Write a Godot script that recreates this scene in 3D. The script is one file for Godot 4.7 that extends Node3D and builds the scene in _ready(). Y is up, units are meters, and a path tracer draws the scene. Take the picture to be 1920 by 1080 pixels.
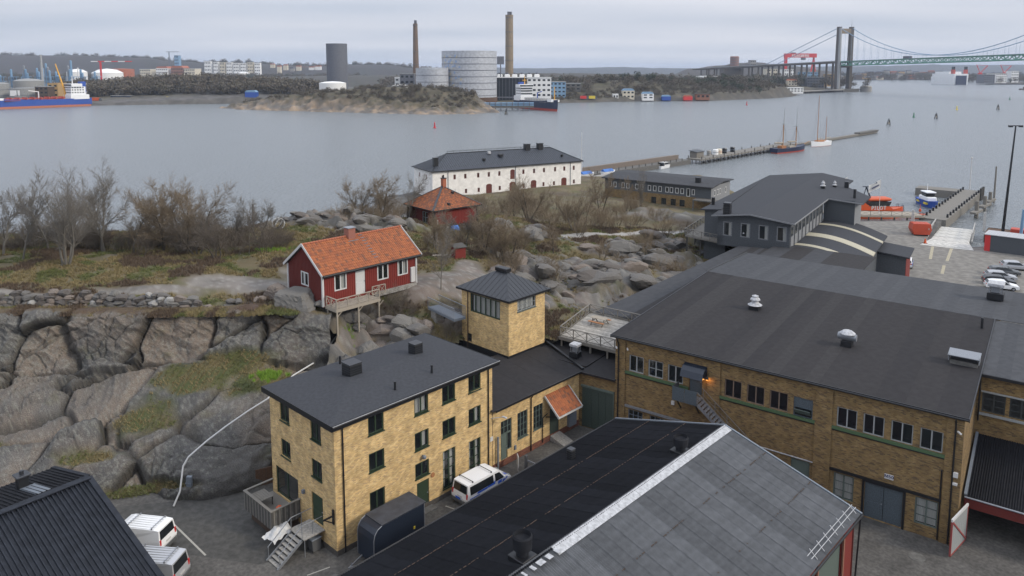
extends Node3D
# A harbour hillside under an overcast sky: brick workshops and a yard in front, a rocky hill with red cottages, water, and an industrial shore with a suspension bridge.
# x to the right, -z away from the camera, y up; the water lies at y = 0. Buildings are built in their own axes: x along the front, +z out of the front, the back at -z.

var M := {}
var names := {}
var cache := {}
var rng := RandomNumberGenerator.new()

class MB:
	var v := PackedVector3Array()
	var n := PackedVector3Array()
	var c := PackedColorArray()
	var col := Color(1, 1, 1)
	var tinted := false
	func tri(a: Vector3, b: Vector3, d: Vector3) -> void:
		var m := (b - a).cross(d - a).normalized()
		v.append(a); v.append(d); v.append(b)
		n.append(m); n.append(m); n.append(m)
		if tinted:
			c.append(col); c.append(col); c.append(col)
	func trin(a: Vector3, b: Vector3, d: Vector3, na: Vector3, nb: Vector3, nd: Vector3) -> void:
		v.append(a); v.append(d); v.append(b)
		n.append(na); n.append(nd); n.append(nb)
		if tinted:
			c.append(col); c.append(col); c.append(col)
	func quad(a: Vector3, b: Vector3, d: Vector3, e: Vector3) -> void:
		tri(a, b, d)
		tri(a, d, e)
	func box(p: Vector3, s: Vector3, b := Basis()) -> void:
		var x := b.x * s.x * 0.5
		var y := b.y * s.y * 0.5
		var z := b.z * s.z * 0.5
		quad(p - x - y + z, p + x - y + z, p + x + y + z, p - x + y + z)
		quad(p + x - y - z, p - x - y - z, p - x + y - z, p + x + y - z)
		quad(p + x - y + z, p + x - y - z, p + x + y - z, p + x + y + z)
		quad(p - x - y - z, p - x - y + z, p - x + y + z, p - x + y - z)
		quad(p - x + y + z, p + x + y + z, p + x + y - z, p - x + y - z)
		quad(p - x - y - z, p + x - y - z, p + x - y + z, p - x - y + z)
	func bx(x0: float, x1: float, y0: float, y1: float, z0: float, z1: float) -> void:
		box(Vector3((x0 + x1) / 2, (y0 + y1) / 2, (z0 + z1) / 2), Vector3(absf(x1 - x0), absf(y1 - y0), absf(z1 - z0)))
	# a box with its edges cut off
	func cham(p: Vector3, s: Vector3, k: float, b := Basis()) -> void:
		var h := s * 0.5
		var lv := [[-h.y, h.x - k, h.z - k], [-h.y + k, h.x, h.z], [h.y - k, h.x, h.z], [h.y, h.x - k, h.z - k]]
		var rings := []
		for l in lv:
			var kk := minf(k, minf(l[1], l[2]) * 0.9)
			var r := []
			for q in [[l[1] - kk, l[2]], [l[1], l[2] - kk], [l[1], -l[2] + kk], [l[1] - kk, -l[2]], [-l[1] + kk, -l[2]], [-l[1], -l[2] + kk], [-l[1], l[2] - kk], [-l[1] + kk, l[2]]]:
				r.append(p + b * Vector3(q[0], l[0], q[1]))
			rings.append(r)
		for i in 3:
			for j in 8:
				var j2 := (j + 1) % 8
				quad(rings[i][j], rings[i][j2], rings[i + 1][j2], rings[i + 1][j])
		for j in range(1, 7):
			tri(rings[3][0], rings[3][j], rings[3][j + 1])
			tri(rings[0][0], rings[0][j + 1], rings[0][j])
	func bar(a: Vector3, b: Vector3, w: float, h: float) -> void:
		var d := b - a
		var l := d.length()
		if l < 0.0001:
			return
		var z := d / l
		var up := Vector3.UP if absf(z.y) < 0.98 else Vector3.RIGHT
		var x := up.cross(z).normalized()
		box((a + b) / 2, Vector3(w, h, l), Basis(x, z.cross(x), z))
	func tube(a: Vector3, b: Vector3, r0: float, r1: float, seg := 6, caps := false) -> void:
		var d := (b - a).normalized()
		var up := Vector3.UP if absf(d.y) < 0.95 else Vector3.RIGHT
		var x := up.cross(d).normalized()
		var y := d.cross(x)
		var o := x
		for i in seg:
			var t := TAU * (i + 1) / seg
			var q := x * cos(t) + y * sin(t)
			trin(a + o * r0, a + q * r0, b + q * r1, o, q, q)
			if r1 > 0.0:
				trin(a + o * r0, b + q * r1, b + o * r1, o, q, o)
			if caps:
				tri(b, b + o * r1, b + q * r1)
				tri(a, a + q * r0, a + o * r0)
			o = q
	func path(ps: Array, r: float, seg := 6) -> void:
		for i in ps.size() - 1:
			tube(ps[i], ps[i + 1], r, r, seg, true)
	# profile = [[radius, height], ...] turned round the vertical through o
	func lathe(o: Vector3, prof: Array, seg := 16, smooth := true) -> void:
		for k in prof.size() - 1:
			var r0: float = prof[k][0]
			var r1: float = prof[k + 1][0]
			var y0: float = prof[k][1]
			var y1: float = prof[k + 1][1]
			var sl := Vector2(y1 - y0, r0 - r1).normalized()
			for i in seg:
				var t := TAU * i / seg
				var t2 := TAU * (i + 1) / seg
				var e := Vector3(cos(t), 0, -sin(t))
				var g := Vector3(cos(t2), 0, -sin(t2))
				var a := o + e * r0 + Vector3(0, y0, 0)
				var b := o + g * r0 + Vector3(0, y0, 0)
				var d := o + g * r1 + Vector3(0, y1, 0)
				var f := o + e * r1 + Vector3(0, y1, 0)
				if smooth:
					var ne := (e * sl.x + Vector3(0, sl.y, 0)).normalized()
					var ng := (g * sl.x + Vector3(0, sl.y, 0)).normalized()
					if r0 > 0.0001:
						trin(a, b, d, ne, ng, ng)
					if r1 > 0.0001:
						trin(a, d, f, ne, ng, ne)
				else:
					quad(a, b, d, f)
	# a flat outline in x and y pushed out along z from z0 to z1 (outline counter-clockwise seen from +z)
	func prism(poly: PackedVector2Array, z0: float, z1: float, b := Basis(), o := Vector3.ZERO) -> void:
		var t := Geometry2D.triangulate_polygon(poly)
		for i in range(0, t.size(), 3):
			var a := poly[t[i]]
			var e := poly[t[i + 1]]
			var f := poly[t[i + 2]]
			if (e - a).cross(f - a) < 0:
				var s := e
				e = f
				f = s
			tri(o + b * Vector3(a.x, a.y, z1), o + b * Vector3(e.x, e.y, z1), o + b * Vector3(f.x, f.y, z1))
			tri(o + b * Vector3(a.x, a.y, z0), o + b * Vector3(f.x, f.y, z0), o + b * Vector3(e.x, e.y, z0))
		for i in poly.size():
			var a := poly[i]
			var e := poly[(i + 1) % poly.size()]
			quad(o + b * Vector3(a.x, a.y, z0), o + b * Vector3(e.x, e.y, z0), o + b * Vector3(e.x, e.y, z1), o + b * Vector3(a.x, a.y, z1))
	# four corners counter-clockwise from above, thickened downwards
	func slab(a: Vector3, b: Vector3, d: Vector3, e: Vector3, t: float) -> void:
		var k := Vector3(0, -t, 0)
		quad(a, b, d, e)
		quad(e + k, d + k, b + k, a + k)
		quad(a + k, b + k, b, a)
		quad(b + k, d + k, d, b)
		quad(d + k, e + k, e, d)
		quad(e + k, a + k, a, e)
	func mesh() -> ArrayMesh:
		var arr := []
		arr.resize(Mesh.ARRAY_MAX)
		arr[Mesh.ARRAY_VERTEX] = v
		arr[Mesh.ARRAY_NORMAL] = n
		if tinted:
			arr[Mesh.ARRAY_COLOR] = c
		var m := ArrayMesh.new()
		m.add_surface_from_arrays(Mesh.PRIMITIVE_TRIANGLES, arr)
		return m

func V(x: float, y: float, z: float) -> Vector3:
	return Vector3(x, y, z)

func numbered(called: String) -> String:
	if not names.has(called):
		names[called] = 0
		return called
	names[called] += 1
	return "%s_%03d" % [called, names[called]]

# a node at the base of a thing; deg turns its front (x runs along deg, measured from x towards z)
func thing(called: String, label: String, category: String, at := Vector3.ZERO, deg := 0.0, group := "") -> Node3D:
	var o := Node3D.new()
	o.name = numbered(called)
	add_child(o)
	o.position = at
	o.rotation.y = -deg_to_rad(deg)
	o.set_meta("label", label)
	o.set_meta("category", category)
	if group:
		o.set_meta("group", group)
	return o

func part(called: String, m, material: Material, parent: Node) -> MeshInstance3D:
	var o := MeshInstance3D.new()
	o.name = called
	o.mesh = m.mesh() if m is MB else m
	o.material_override = material
	parent.add_child(o, true)
	return o

func setting(called: String, m, material: Material) -> MeshInstance3D:
	var o := part(numbered(called), m, material, self)
	o.set_meta("kind", "structure")
	return o

func solo(called: String, label: String, category: String, m, material: Material, at := Vector3.ZERO, deg := 0.0, group := "") -> MeshInstance3D:
	var o := part(numbered(called), m, material, self)
	o.position = at
	o.rotation.y = -deg_to_rad(deg)
	o.set_meta("label", label)
	o.set_meta("category", category)
	if group:
		o.set_meta("group", group)
	return o

func copy(o: Node3D, called: String, label: String, at: Vector3, deg := 0.0, size := 1.0) -> Node3D:
	var d: Node3D = o.duplicate()
	d.name = numbered(called)
	add_child(d)
	d.position = at
	d.rotation.y = -deg_to_rad(deg)
	d.scale = Vector3.ONE * size
	d.set_meta("label", label)
	return d

# ---------- materials ----------
func noise_tex(kind: int, freq: float, oct: int, lo: float, hi: float, seed_: int, size := 512, bend := 0.0) -> NoiseTexture2D:
	var f := FastNoiseLite.new()
	f.noise_type = kind
	f.frequency = freq
	f.fractal_octaves = oct
	f.seed = seed_
	if bend > 0.0:
		f.domain_warp_enabled = true
		f.domain_warp_amplitude = bend
		f.domain_warp_frequency = freq
	var t := NoiseTexture2D.new()
	t.width = size
	t.height = size
	t.seamless = true
	t.noise = f
	var g := Gradient.new()
	g.set_color(0, Color(lo, lo, lo))
	g.set_color(1, Color(hi, hi, hi))
	t.color_ramp = g
	return t

func lin(r: float, g: float, b: float, a := 1.0) -> Color:
	var k := Color(r, g, b).linear_to_srgb()
	k.a = a
	return k

# colour is the linear base colour; the texture (if any) is laid triplanar in the object's own axes, `rep` metres a repeat
func mat(called: String, color: Color, rough := 0.85, tex: Texture2D = null, rep := 1.0, bump: Texture2D = null, bump_cm := 0.0, world := false, metal := 0.0) -> StandardMaterial3D:
	var m := StandardMaterial3D.new()
	m.resource_name = called
	m.albedo_color = lin(color.r, color.g, color.b)
	m.roughness = rough
	m.metallic = metal
	m.uv1_triplanar = true
	m.uv1_world_triplanar = world
	m.uv1_triplanar_sharpness = 8.0
	m.uv1_scale = Vector3.ONE / rep
	if tex:
		m.albedo_texture = tex
	if bump:
		m.heightmap_enabled = true
		m.heightmap_texture = bump
		m.heightmap_scale = bump_cm
	M[called] = m
	return m

func brick_image(pal: Array, mortar: Color, seed_: int) -> ImageTexture:
	rng.seed = seed_
	var im := Image.create(768, 512, false, Image.FORMAT_RGB8)
	im.fill(mortar)
	for row in 32:
		var off := 24 if row % 2 else 0
		for k in 16:
			var base: Color = pal[rng.randi() % pal.size()]
			var t := rng.randf_range(0.94, 1.05)
			var cc := Color(base.r * t, base.g * t, base.b * t)
			var x := k * 48 + off
			im.fill_rect(Rect2i(x + 2, row * 16 + 2, 45, 13), cc)
			if x + 47 > 768:
				im.fill_rect(Rect2i(0, row * 16 + 2, x + 47 - 768, 13), cc)
			for q in 8:
				var d := rng.randf_range(0.92, 1.06)
				im.fill_rect(Rect2i((x + 3 + rng.randi() % 38) % 760, row * 16 + 3 + rng.randi() % 8, rng.randi_range(2, 7), rng.randi_range(1, 4)), Color(cc.r * d, cc.g * d, cc.b * d))
	return ImageTexture.create_from_image(im)

func sky_image() -> Image:
	var w := 2048
	var h := 1024
	var f := FastNoiseLite.new()
	f.noise_type = FastNoiseLite.TYPE_SIMPLEX_SMOOTH
	f.frequency = 0.35
	f.fractal_octaves = 4
	f.seed = 11
	var f2 := FastNoiseLite.new()
	f2.noise_type = FastNoiseLite.TYPE_SIMPLEX_SMOOTH
	f2.frequency = 0.05
	f2.fractal_octaves = 3
	f2.seed = 5
	var buf := PackedFloat32Array()
	buf.resize(w * h * 3)
	for y in h:
		var el := (0.5 - (y + 0.5) / h) * PI
		var s := sin(el)
		var step := 1 if el > -0.01 and el < 0.3 else 8
		var kk := cos(el) / (absf(s) * 1.6 + 0.10)
		var x := 0
		while x < w:
			var az := (x + 0.5) / w * TAU
			var px := sin(az) * kk
			var pz := cos(az) * kk
			var t := 0.5 + 0.42 * f.get_noise_2d(px * 0.9, pz * 2.2) + 0.55 * f2.get_noise_2d(px * 2.0 + 9.0, pz * 5.0)
			t = clampf(t, 0.0, 1.0)
			var lift := 1.0 + 1.3 * clampf(s - 0.06, 0.0, 1.0)
			var r := lerpf(0.365, 0.535, t) * lift
			var g := lerpf(0.410, 0.548, t) * lift
			var b := lerpf(0.488, 0.596, t) * lift
			for q in mini(step, w - x):
				var i := (y * w + x + q) * 3
				buf[i] = r
				buf[i + 1] = g
				buf[i + 2] = b
			x += step
	return Image.create_from_data(w, h, false, Image.FORMAT_RGBF, buf.to_byte_array())

func _ready() -> void:
	var t0 := Time.get_ticks_msec()
	# camera: a level-ish lens shifted down, as in a picture cropped from a taller one
	var cam := Camera3D.new()
	cam.name = "camera"
	cam.projection = Camera3D.PROJECTION_FRUSTUM
	cam.near = 1.0
	cam.far = 30000.0
	cam.size = 2.0 * 540.0 / 1409.0
	cam.frustum_offset = Vector2(0, -240.0 / 1409.0)
	cam.position = V(0, 38, 0)
	cam.rotation.x = -atan(171.0 / 1409.0)
	add_child(cam)
	cam.current = true
	# sky, haze and exposure
	var env := Environment.new()
	env.background_mode = Environment.BG_SKY
	var sky := Sky.new()
	var pan := PanoramaSkyMaterial.new()
	pan.panorama = ImageTexture.create_from_image(sky_image())
	sky.sky_material = pan
	env.sky = sky
	env.tonemap_mode = Environment.TONE_MAPPER_LINEAR
	env.tonemap_exposure = 1.42
	env.fog_enabled = true
	env.fog_density = 0.000085
	env.fog_light_color = lin(0.62, 0.72, 0.9)
	env.sdfgi_enabled = true
	env.ssao_enabled = true
	env.ssil_enabled = true
	var we := WorldEnvironment.new()
	we.name = "environment"
	we.environment = env
	add_child(we)
	# the veiled sun, high on the right and a little behind the camera
	var sun := DirectionalLight3D.new()
	sun.name = "sun"
	sun.light_energy = 0.5
	sun.light_color = Color(1.0, 0.955, 0.88)
	sun.light_angular_distance = 10.0
	sun.shadow_enabled = true
	add_child(sun)
	sun.look_at_from_position(V(70, 47, 28), Vector3.ZERO)
	make_materials()
	print("materials ", Time.get_ticks_msec() - t0)
	build_setting()
	print("setting ", Time.get_ticks_msec() - t0)
	build_near()
	print("near ", Time.get_ticks_msec() - t0)
	build_hill_things()
	print("hill things ", Time.get_ticks_msec() - t0)
	build_harbour()
	print("harbour ", Time.get_ticks_msec() - t0)
	build_far()
	print("far ", Time.get_ticks_msec() - t0)
	build_plants()
	print("plants ", Time.get_ticks_msec() - t0)

func make_materials() -> void:
	var S := FastNoiseLite.TYPE_SIMPLEX_SMOOTH
	var P := FastNoiseLite.TYPE_PERLIN
	var mottle := noise_tex(S, 0.02, 5, 0.74, 1.0, 1)
	var fine := noise_tex(S, 0.09, 4, 0.72, 1.0, 2)
	var grain := noise_tex(FastNoiseLite.TYPE_VALUE, 0.35, 3, 0.6, 1.0, 3)
	var stain := noise_tex(S, 0.009, 5, 0.72, 1.0, 4, 512, 30.0)
	var lumps := noise_tex(S, 0.05, 5, 0.0, 1.0, 6)
	var fib := noise_tex(P, 0.12, 4, 0.0, 1.0, 7)
	var felt_tex := noise_tex(S, 0.014, 5, 0.86, 1.0, 19, 512, 20.0)
	var rocktex := noise_tex(S, 0.03, 6, 0.55, 1.0, 62, 1024, 24.0)
	M["t_mottle"] = mottle
	M["t_fine"] = fine
	M["t_stain"] = stain
	var yb := brick_image([Color(0.85, 0.73, 0.52), Color(0.87, 0.75, 0.54), Color(0.83, 0.70, 0.48), Color(0.88, 0.77, 0.57), Color(0.81, 0.68, 0.47), Color(0.85, 0.72, 0.51), Color(0.77, 0.65, 0.46), Color(0.84, 0.71, 0.49), Color(0.72, 0.61, 0.46)], Color(0.80, 0.70, 0.51), 21)
	var hb := brick_image([Color(0.60, 0.50, 0.33), Color(0.62, 0.52, 0.34), Color(0.58, 0.47, 0.30), Color(0.56, 0.46, 0.31), Color(0.63, 0.53, 0.36), Color(0.60, 0.49, 0.31), Color(0.52, 0.42, 0.29), Color(0.43, 0.36, 0.27)], Color(0.55, 0.46, 0.32), 22)
	var rb := brick_image([Color(0.45, 0.25, 0.19), Color(0.5, 0.28, 0.2), Color(0.4, 0.22, 0.17)], Color(0.45, 0.38, 0.33), 23)
	for q in [["yellow_brick", yb, 1.0], ["hall_brick", hb, 0.8], ["red_brick", rb, 1.0]]:
		var m := mat(q[0], Color(q[2], q[2], q[2]), 0.9, q[1], 1.0)
		m.uv1_scale = V(1.0 / 4.0, 1.0 / 2.6, 1.0 / 4.0)
		m.detail_enabled = true
		m.detail_blend_mode = BaseMaterial3D.BLEND_MODE_MUL
		m.detail_uv_layer = BaseMaterial3D.DETAIL_UV_2
		m.uv2_triplanar = true
		m.uv2_scale = Vector3.ONE / 7.0
		m.detail_albedo = noise_tex(S, 0.012, 5, 0.8, 1.0, 31, 512, 30.0)
	mat("plinth", Color(0.10, 0.09, 0.08), 0.95, mottle, 2.0)
	mat("felt", Color(0.055, 0.058, 0.066), 0.82, felt_tex, 3.0, grain, 0.4)
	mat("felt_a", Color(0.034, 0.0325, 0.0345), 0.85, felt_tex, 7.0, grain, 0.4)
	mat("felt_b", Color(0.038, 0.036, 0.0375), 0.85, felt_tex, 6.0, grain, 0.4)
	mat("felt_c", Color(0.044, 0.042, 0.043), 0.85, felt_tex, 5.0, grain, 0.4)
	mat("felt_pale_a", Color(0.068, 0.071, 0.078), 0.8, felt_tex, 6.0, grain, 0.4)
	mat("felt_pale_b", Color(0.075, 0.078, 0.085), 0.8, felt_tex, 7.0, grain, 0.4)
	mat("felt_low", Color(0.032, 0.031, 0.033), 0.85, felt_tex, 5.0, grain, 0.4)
	mat("felt_far", Color(0.062, 0.064, 0.070), 0.8, felt_tex, 9.0)
	mat("black_metal", Color(0.012, 0.013, 0.016), 0.45, fine, 1.0)
	mat("roof_metal", Color(0.035, 0.038, 0.046), 0.42, mottle, 2.0)
	mat("blue_metal", Color(0.050, 0.058, 0.075), 0.5, stain, 4.0)
	mat("shed_metal", Color(0.026, 0.030, 0.040), 0.55, stain, 4.0)
	for k in 4:
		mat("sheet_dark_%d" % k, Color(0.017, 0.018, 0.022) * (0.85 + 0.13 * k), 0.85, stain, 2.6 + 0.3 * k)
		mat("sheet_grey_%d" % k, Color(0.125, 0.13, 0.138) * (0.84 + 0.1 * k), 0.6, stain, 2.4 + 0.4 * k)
	for k in M:
		if k.begins_with("felt") or k.begins_with("sheet_dark") or k == "shed_metal":
			M[k].metallic_specular = 0.28
	mat("zinc", Color(0.52, 0.53, 0.55), 0.5, stain, 1.6)
	mat("galvanised", Color(0.33, 0.35, 0.38), 0.45, mottle, 0.8, null, 0.0, false, 0.4)
	mat("steel_grey", Color(0.20, 0.23, 0.27), 0.6, mottle, 1.0)
	mat("rust_line", Color(0.085, 0.056, 0.038), 0.95, stain, 0.7)
	mat("rust", Color(0.125, 0.07, 0.042), 0.95, stain, 0.7)
	mat("green_paint", Color(0.034, 0.06, 0.034), 0.5, fine, 0.7)
	mat("sill_green", Color(0.085, 0.15, 0.07), 0.6, fine, 0.7)
	mat("frame_pale", Color(0.38, 0.40, 0.40), 0.55, fine, 0.7)
	mat("frame_grey_green", Color(0.13, 0.17, 0.15), 0.55, fine, 0.7)
	mat("frame_dark", Color(0.055, 0.06, 0.058), 0.55, fine, 0.7)
	mat("frame_brown", Color(0.22, 0.16, 0.12), 0.6, fine, 0.7)
	mat("gate_green", Color(0.055, 0.078, 0.066), 0.6, mottle, 1.5)
	mat("door_blue_grey", Color(0.09, 0.115, 0.135), 0.55, mottle, 1.5)
	mat("white_paint", Color(0.72, 0.72, 0.71), 0.55, fine, 1.2)
	mat("curtain", Color(0.62, 0.63, 0.6), 0.9)
	mat("room", Color(0.10, 0.09, 0.08), 0.9)
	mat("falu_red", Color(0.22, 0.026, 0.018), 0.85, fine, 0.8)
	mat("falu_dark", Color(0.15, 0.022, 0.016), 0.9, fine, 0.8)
	mat("tile", Color(1, 1, 1), 0.8, fine, 0.6)
	M["tile"].vertex_color_use_as_albedo = true
	mat("chimney", Color(0.36, 0.15, 0.11), 0.9, mottle, 0.5)
	mat("wood_grey", Color(0.23, 0.215, 0.19), 0.9, fine, 0.6)
	mat("wood_pale", Color(0.42, 0.37, 0.30), 0.85, fine, 0.6)
	for k in 3:
		mat("wood_plank_%d" % k, Color(0.40, 0.375, 0.335) * (0.82 + 0.13 * k), 0.9, stain, 1.7 + k)
	for k in 5:
		mat("stone_%d" % k, [Color(0.17, 0.16, 0.15), Color(0.24, 0.20, 0.17), Color(0.20, 0.19, 0.175), Color(0.14, 0.125, 0.115), Color(0.42, 0.41, 0.39)][k] * 1.15, 0.95, rocktex, 2.6, lumps, 1.6, true)
	mat("wood_dark", Color(0.09, 0.085, 0.078), 0.9, mottle, 0.8)
	mat("wood_orange", Color(0.45, 0.20, 0.08), 0.75, fine, 0.6)
	mat("slate_paint", Color(0.095, 0.106, 0.12), 0.7, mottle, 2.0)
	mat("slate_pale", Color(0.27, 0.28, 0.295), 0.7, mottle, 2.0)
	mat("lime_white", Color(0.80, 0.78, 0.75), 0.9, noise_tex(S, 0.012, 4, 0.9, 1.0, 41), 11.0)
	mat("lime_grey", Color(0.47, 0.46, 0.44), 0.9, mottle, 4.0)
	mat("shutter", Color(0.16, 0.035, 0.025), 0.7, fine, 0.7)
	mat("concrete", Color(0.36, 0.345, 0.32), 0.9, mottle, 2.5)
	mat("concrete_white", Color(0.66, 0.645, 0.60), 0.85, stain, 4.0)
	mat("concrete_dark", Color(0.15, 0.145, 0.135), 0.95, stain, 3.0)
	mat("asphalt", Color(0.155, 0.147, 0.136), 0.92, stain, 14.0, grain, 0.5, true)
	M["asphalt"].detail_enabled = true
	M["asphalt"].detail_blend_mode = BaseMaterial3D.BLEND_MODE_MUL
	M["asphalt"].detail_uv_layer = BaseMaterial3D.DETAIL_UV_2
	M["asphalt"].uv2_triplanar = true
	M["asphalt"].uv2_world_triplanar = true
	M["asphalt"].uv2_scale = Vector3.ONE / 3.7
	M["asphalt"].detail_albedo = noise_tex(S, 0.02, 5, 0.7, 1.0, 51, 512, 20.0)
	mat("asphalt_worn", Color(0.235, 0.222, 0.20), 0.92, mottle, 18.0, grain, 0.5, true)
	mat("asphalt_dark", Color(0.075, 0.073, 0.068), 0.9, stain, 3.0, grain, 0.4, true)
	mat("marking", Color(0.62, 0.60, 0.53), 0.8, noise_tex(S, 0.06, 4, 0.5, 1.0, 52), 1.1, null, 0.0, true)
	mat("yellow_marking", Color(0.47, 0.42, 0.30), 0.8, stain, 1.1, null, 0.0, true)
	mat("gravel", Color(0.42, 0.39, 0.36), 0.95, fine, 1.5, grain, 1.0, true)
	# the hill: vertex colours carry rock, grass and gravel, the texture the grain on them
	mat("hill", Color(1, 1, 1), 0.95, noise_tex(S, 0.05, 5, 0.68, 1.0, 61, 512, 14.0), 2.2, lumps, 2.5, true)
	M["hill"].vertex_color_use_as_albedo = true
	mat("rock", Color(1.05, 1.05, 1.05), 0.92, rocktex, 4.0, lumps, 2.0, true)
	M["rock"].vertex_color_use_as_albedo = true
	mat("far_land", Color(1, 1, 1), 0.95, stain, 60.0, null, 0.0, true)
	M["far_land"].vertex_color_use_as_albedo = true
	mat("leafage", Color(1, 1, 1), 0.95)
	M["leafage"].vertex_color_use_as_albedo = true
	mat("bark", Color(0.10, 0.088, 0.072), 0.95, fine, 0.4)
	mat("bark_pale", Color(0.20, 0.185, 0.16), 0.95, fine, 0.4)
	mat("twig", Color(0.115, 0.095, 0.075), 0.95)
	mat("twig_tan", Color(0.175, 0.135, 0.09), 0.95)
	mat("twig_grey", Color(0.16, 0.145, 0.125), 0.95)
	var w := StandardMaterial3D.new()
	w.resource_name = "water"
	w.albedo_color = lin(0.15, 0.168, 0.178)
	w.roughness = 0.24
	w.metallic_specular = 0.62
	w.uv1_triplanar = true
	w.uv1_world_triplanar = true
	w.uv1_scale = V(1.0 / 46.0, 1.0, 1.0 / 30.0)
	var wn := noise_tex(S, 0.022, 6, 0.0, 1.0, 71, 1024, 12.0)
	wn.as_normal_map = true
	wn.bump_strength = 19.0
	w.normal_enabled = true
	w.normal_texture = wn
	w.normal_scale = 1.0
	M["water"] = w
	var g := StandardMaterial3D.new()
	g.resource_name = "glass"
	g.albedo_color = Color(0.16, 0.2, 0.22, 0.3)
	g.transparency = BaseMaterial3D.TRANSPARENCY_ALPHA
	g.roughness = 0.04
	M["glass"] = g
	mat("dark_glass", Color(0.012, 0.015, 0.018), 0.06)
	mat("car_white", Color(0.75, 0.76, 0.77), 0.25)
	mat("car_silver", Color(0.46, 0.47, 0.49), 0.3, null, 1.0, null, 0.0, false, 0.35)
	mat("car_black", Color(0.015, 0.016, 0.018), 0.2)
	mat("car_grey", Color(0.13, 0.135, 0.14), 0.25, null, 1.0, null, 0.0, false, 0.3)
	mat("tyre", Color(0.015, 0.015, 0.015), 0.9)
	mat("police_blue", Color(0.012, 0.10, 0.55), 0.35)
	mat("navy", Color(0.014, 0.023, 0.042), 0.4, mottle, 1.5)
	mat("red_lamp", Color(0.5, 0.02, 0.02), 0.3)
	mat("orange", Color(0.72, 0.11, 0.02), 0.5, fine, 1.5)
	mat("orange_red", Color(0.58, 0.075, 0.025), 0.55, mottle, 1.5)
	mat("crane_red", Color(0.55, 0.03, 0.03), 0.6)
	mat("crane_yellow", Color(0.65, 0.34, 0.04), 0.6)
	mat("hull_blue", Color(0.02, 0.07, 0.32), 0.5)
	mat("hull_navy", Color(0.012, 0.022, 0.06), 0.5)
	mat("hull_red", Color(0.42, 0.06, 0.035), 0.6)
	mat("hull_orange", Color(0.48, 0.17, 0.09), 0.7)
	mat("deck_red", Color(0.25, 0.05, 0.045), 0.7)
	mat("mast_wood", Color(0.33, 0.17, 0.075), 0.6)
	mat("plant_grey", Color(0.15, 0.16, 0.19), 0.7, mottle, 20.0)
	mat("tank_silver", Color(0.50, 0.52, 0.56), 0.45, noise_tex(S, 0.02, 4, 0.82, 1.0, 81), 30.0, null, 0.0, false, 0.15)
	mat("panel_blue", Color(0.27, 0.36, 0.52), 0.5)
	mat("panel_yellow", Color(0.50, 0.45, 0.32), 0.5)
	mat("tank_white", Color(0.72, 0.72, 0.71), 0.6)
	mat("tank_grey", Color(0.33, 0.335, 0.33), 0.7, mottle, 14.0)
	mat("chimney_tan", Color(0.30, 0.235, 0.16), 0.85, mottle, 18.0)
	mat("chimney_brown", Color(0.20, 0.14, 0.105), 0.85, mottle, 14.0)
	mat("pipe_blue", Color(0.16, 0.28, 0.42), 0.6)
	mat("bridge_green", Color(0.10, 0.28, 0.21), 0.6)
	mat("bridge_concrete", Color(0.12, 0.105, 0.09), 0.9, mottle, 16.0)
	mat("bridge_pale", Color(0.42, 0.43, 0.44), 0.9, mottle, 16.0)
	mat("house_cream", Color(0.55, 0.50, 0.40), 0.9)
	mat("house_ochre", Color(0.38, 0.25, 0.11), 0.9)
	mat("house_brick", Color(0.22, 0.10, 0.065), 0.9)
	mat("house_brown", Color(0.075, 0.05, 0.035), 0.9)
	mat("roof_orange", Color(0.33, 0.11, 0.06), 0.9)
	mat("tarp_blue", Color(0.04, 0.14, 0.42), 0.5)
	mat("plastic_white", Color(0.7, 0.7, 0.69), 0.5, fine, 0.7)
	mat("yellow", Color(0.62, 0.48, 0.04), 0.6)
	mat("sign_ink", Color(0.02, 0.03, 0.10), 0.6)
	mat("buoy_red", Color(0.45, 0.02, 0.03), 0.5)
	mat("buoy_green", Color(0.03, 0.16, 0.08), 0.5)

# ---------- the ground ----------
var coarse := PackedFloat32Array()
var nz_a := FastNoiseLite.new()
var nz_b := FastNoiseLite.new()
var nz_c := FastNoiseLite.new()
var nz_cell := FastNoiseLite.new()
var nz_val := FastNoiseLite.new()
var ledge := []
var hill_node: MeshInstance3D
var nz_rib := FastNoiseLite.new()
var footprints := []

func smooth_grid(nu: int, nv: int, pts: PackedVector3Array, cols: PackedColorArray, skip := PackedByteArray()) -> ArrayMesh:
	var nrm := PackedVector3Array()
	nrm.resize(nu * nv)
	for j in nv:
		for i in nu:
			var a := pts[j * nu + maxi(i - 1, 0)]
			var b := pts[j * nu + mini(i + 1, nu - 1)]
			var d := pts[maxi(j - 1, 0) * nu + i]
			var e := pts[mini(j + 1, nv - 1) * nu + i]
			nrm[j * nu + i] = (b - a).cross(e - d).normalized()
	var idx := PackedInt32Array()
	for j in nv - 1:
		for i in nu - 1:
			if skip.size() and skip[j * nu + i]:
				continue
			var q := j * nu + i
			idx.append_array([q, q + nu, q + 1, q + 1, q + nu, q + nu + 1])
	var arr := []
	arr.resize(Mesh.ARRAY_MAX)
	arr[Mesh.ARRAY_VERTEX] = pts
	arr[Mesh.ARRAY_NORMAL] = nrm
	arr[Mesh.ARRAY_COLOR] = cols
	arr[Mesh.ARRAY_INDEX] = idx
	var m := ArrayMesh.new()
	m.add_surface_from_arrays(Mesh.PRIMITIVE_TRIANGLES, arr)
	return m

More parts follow.
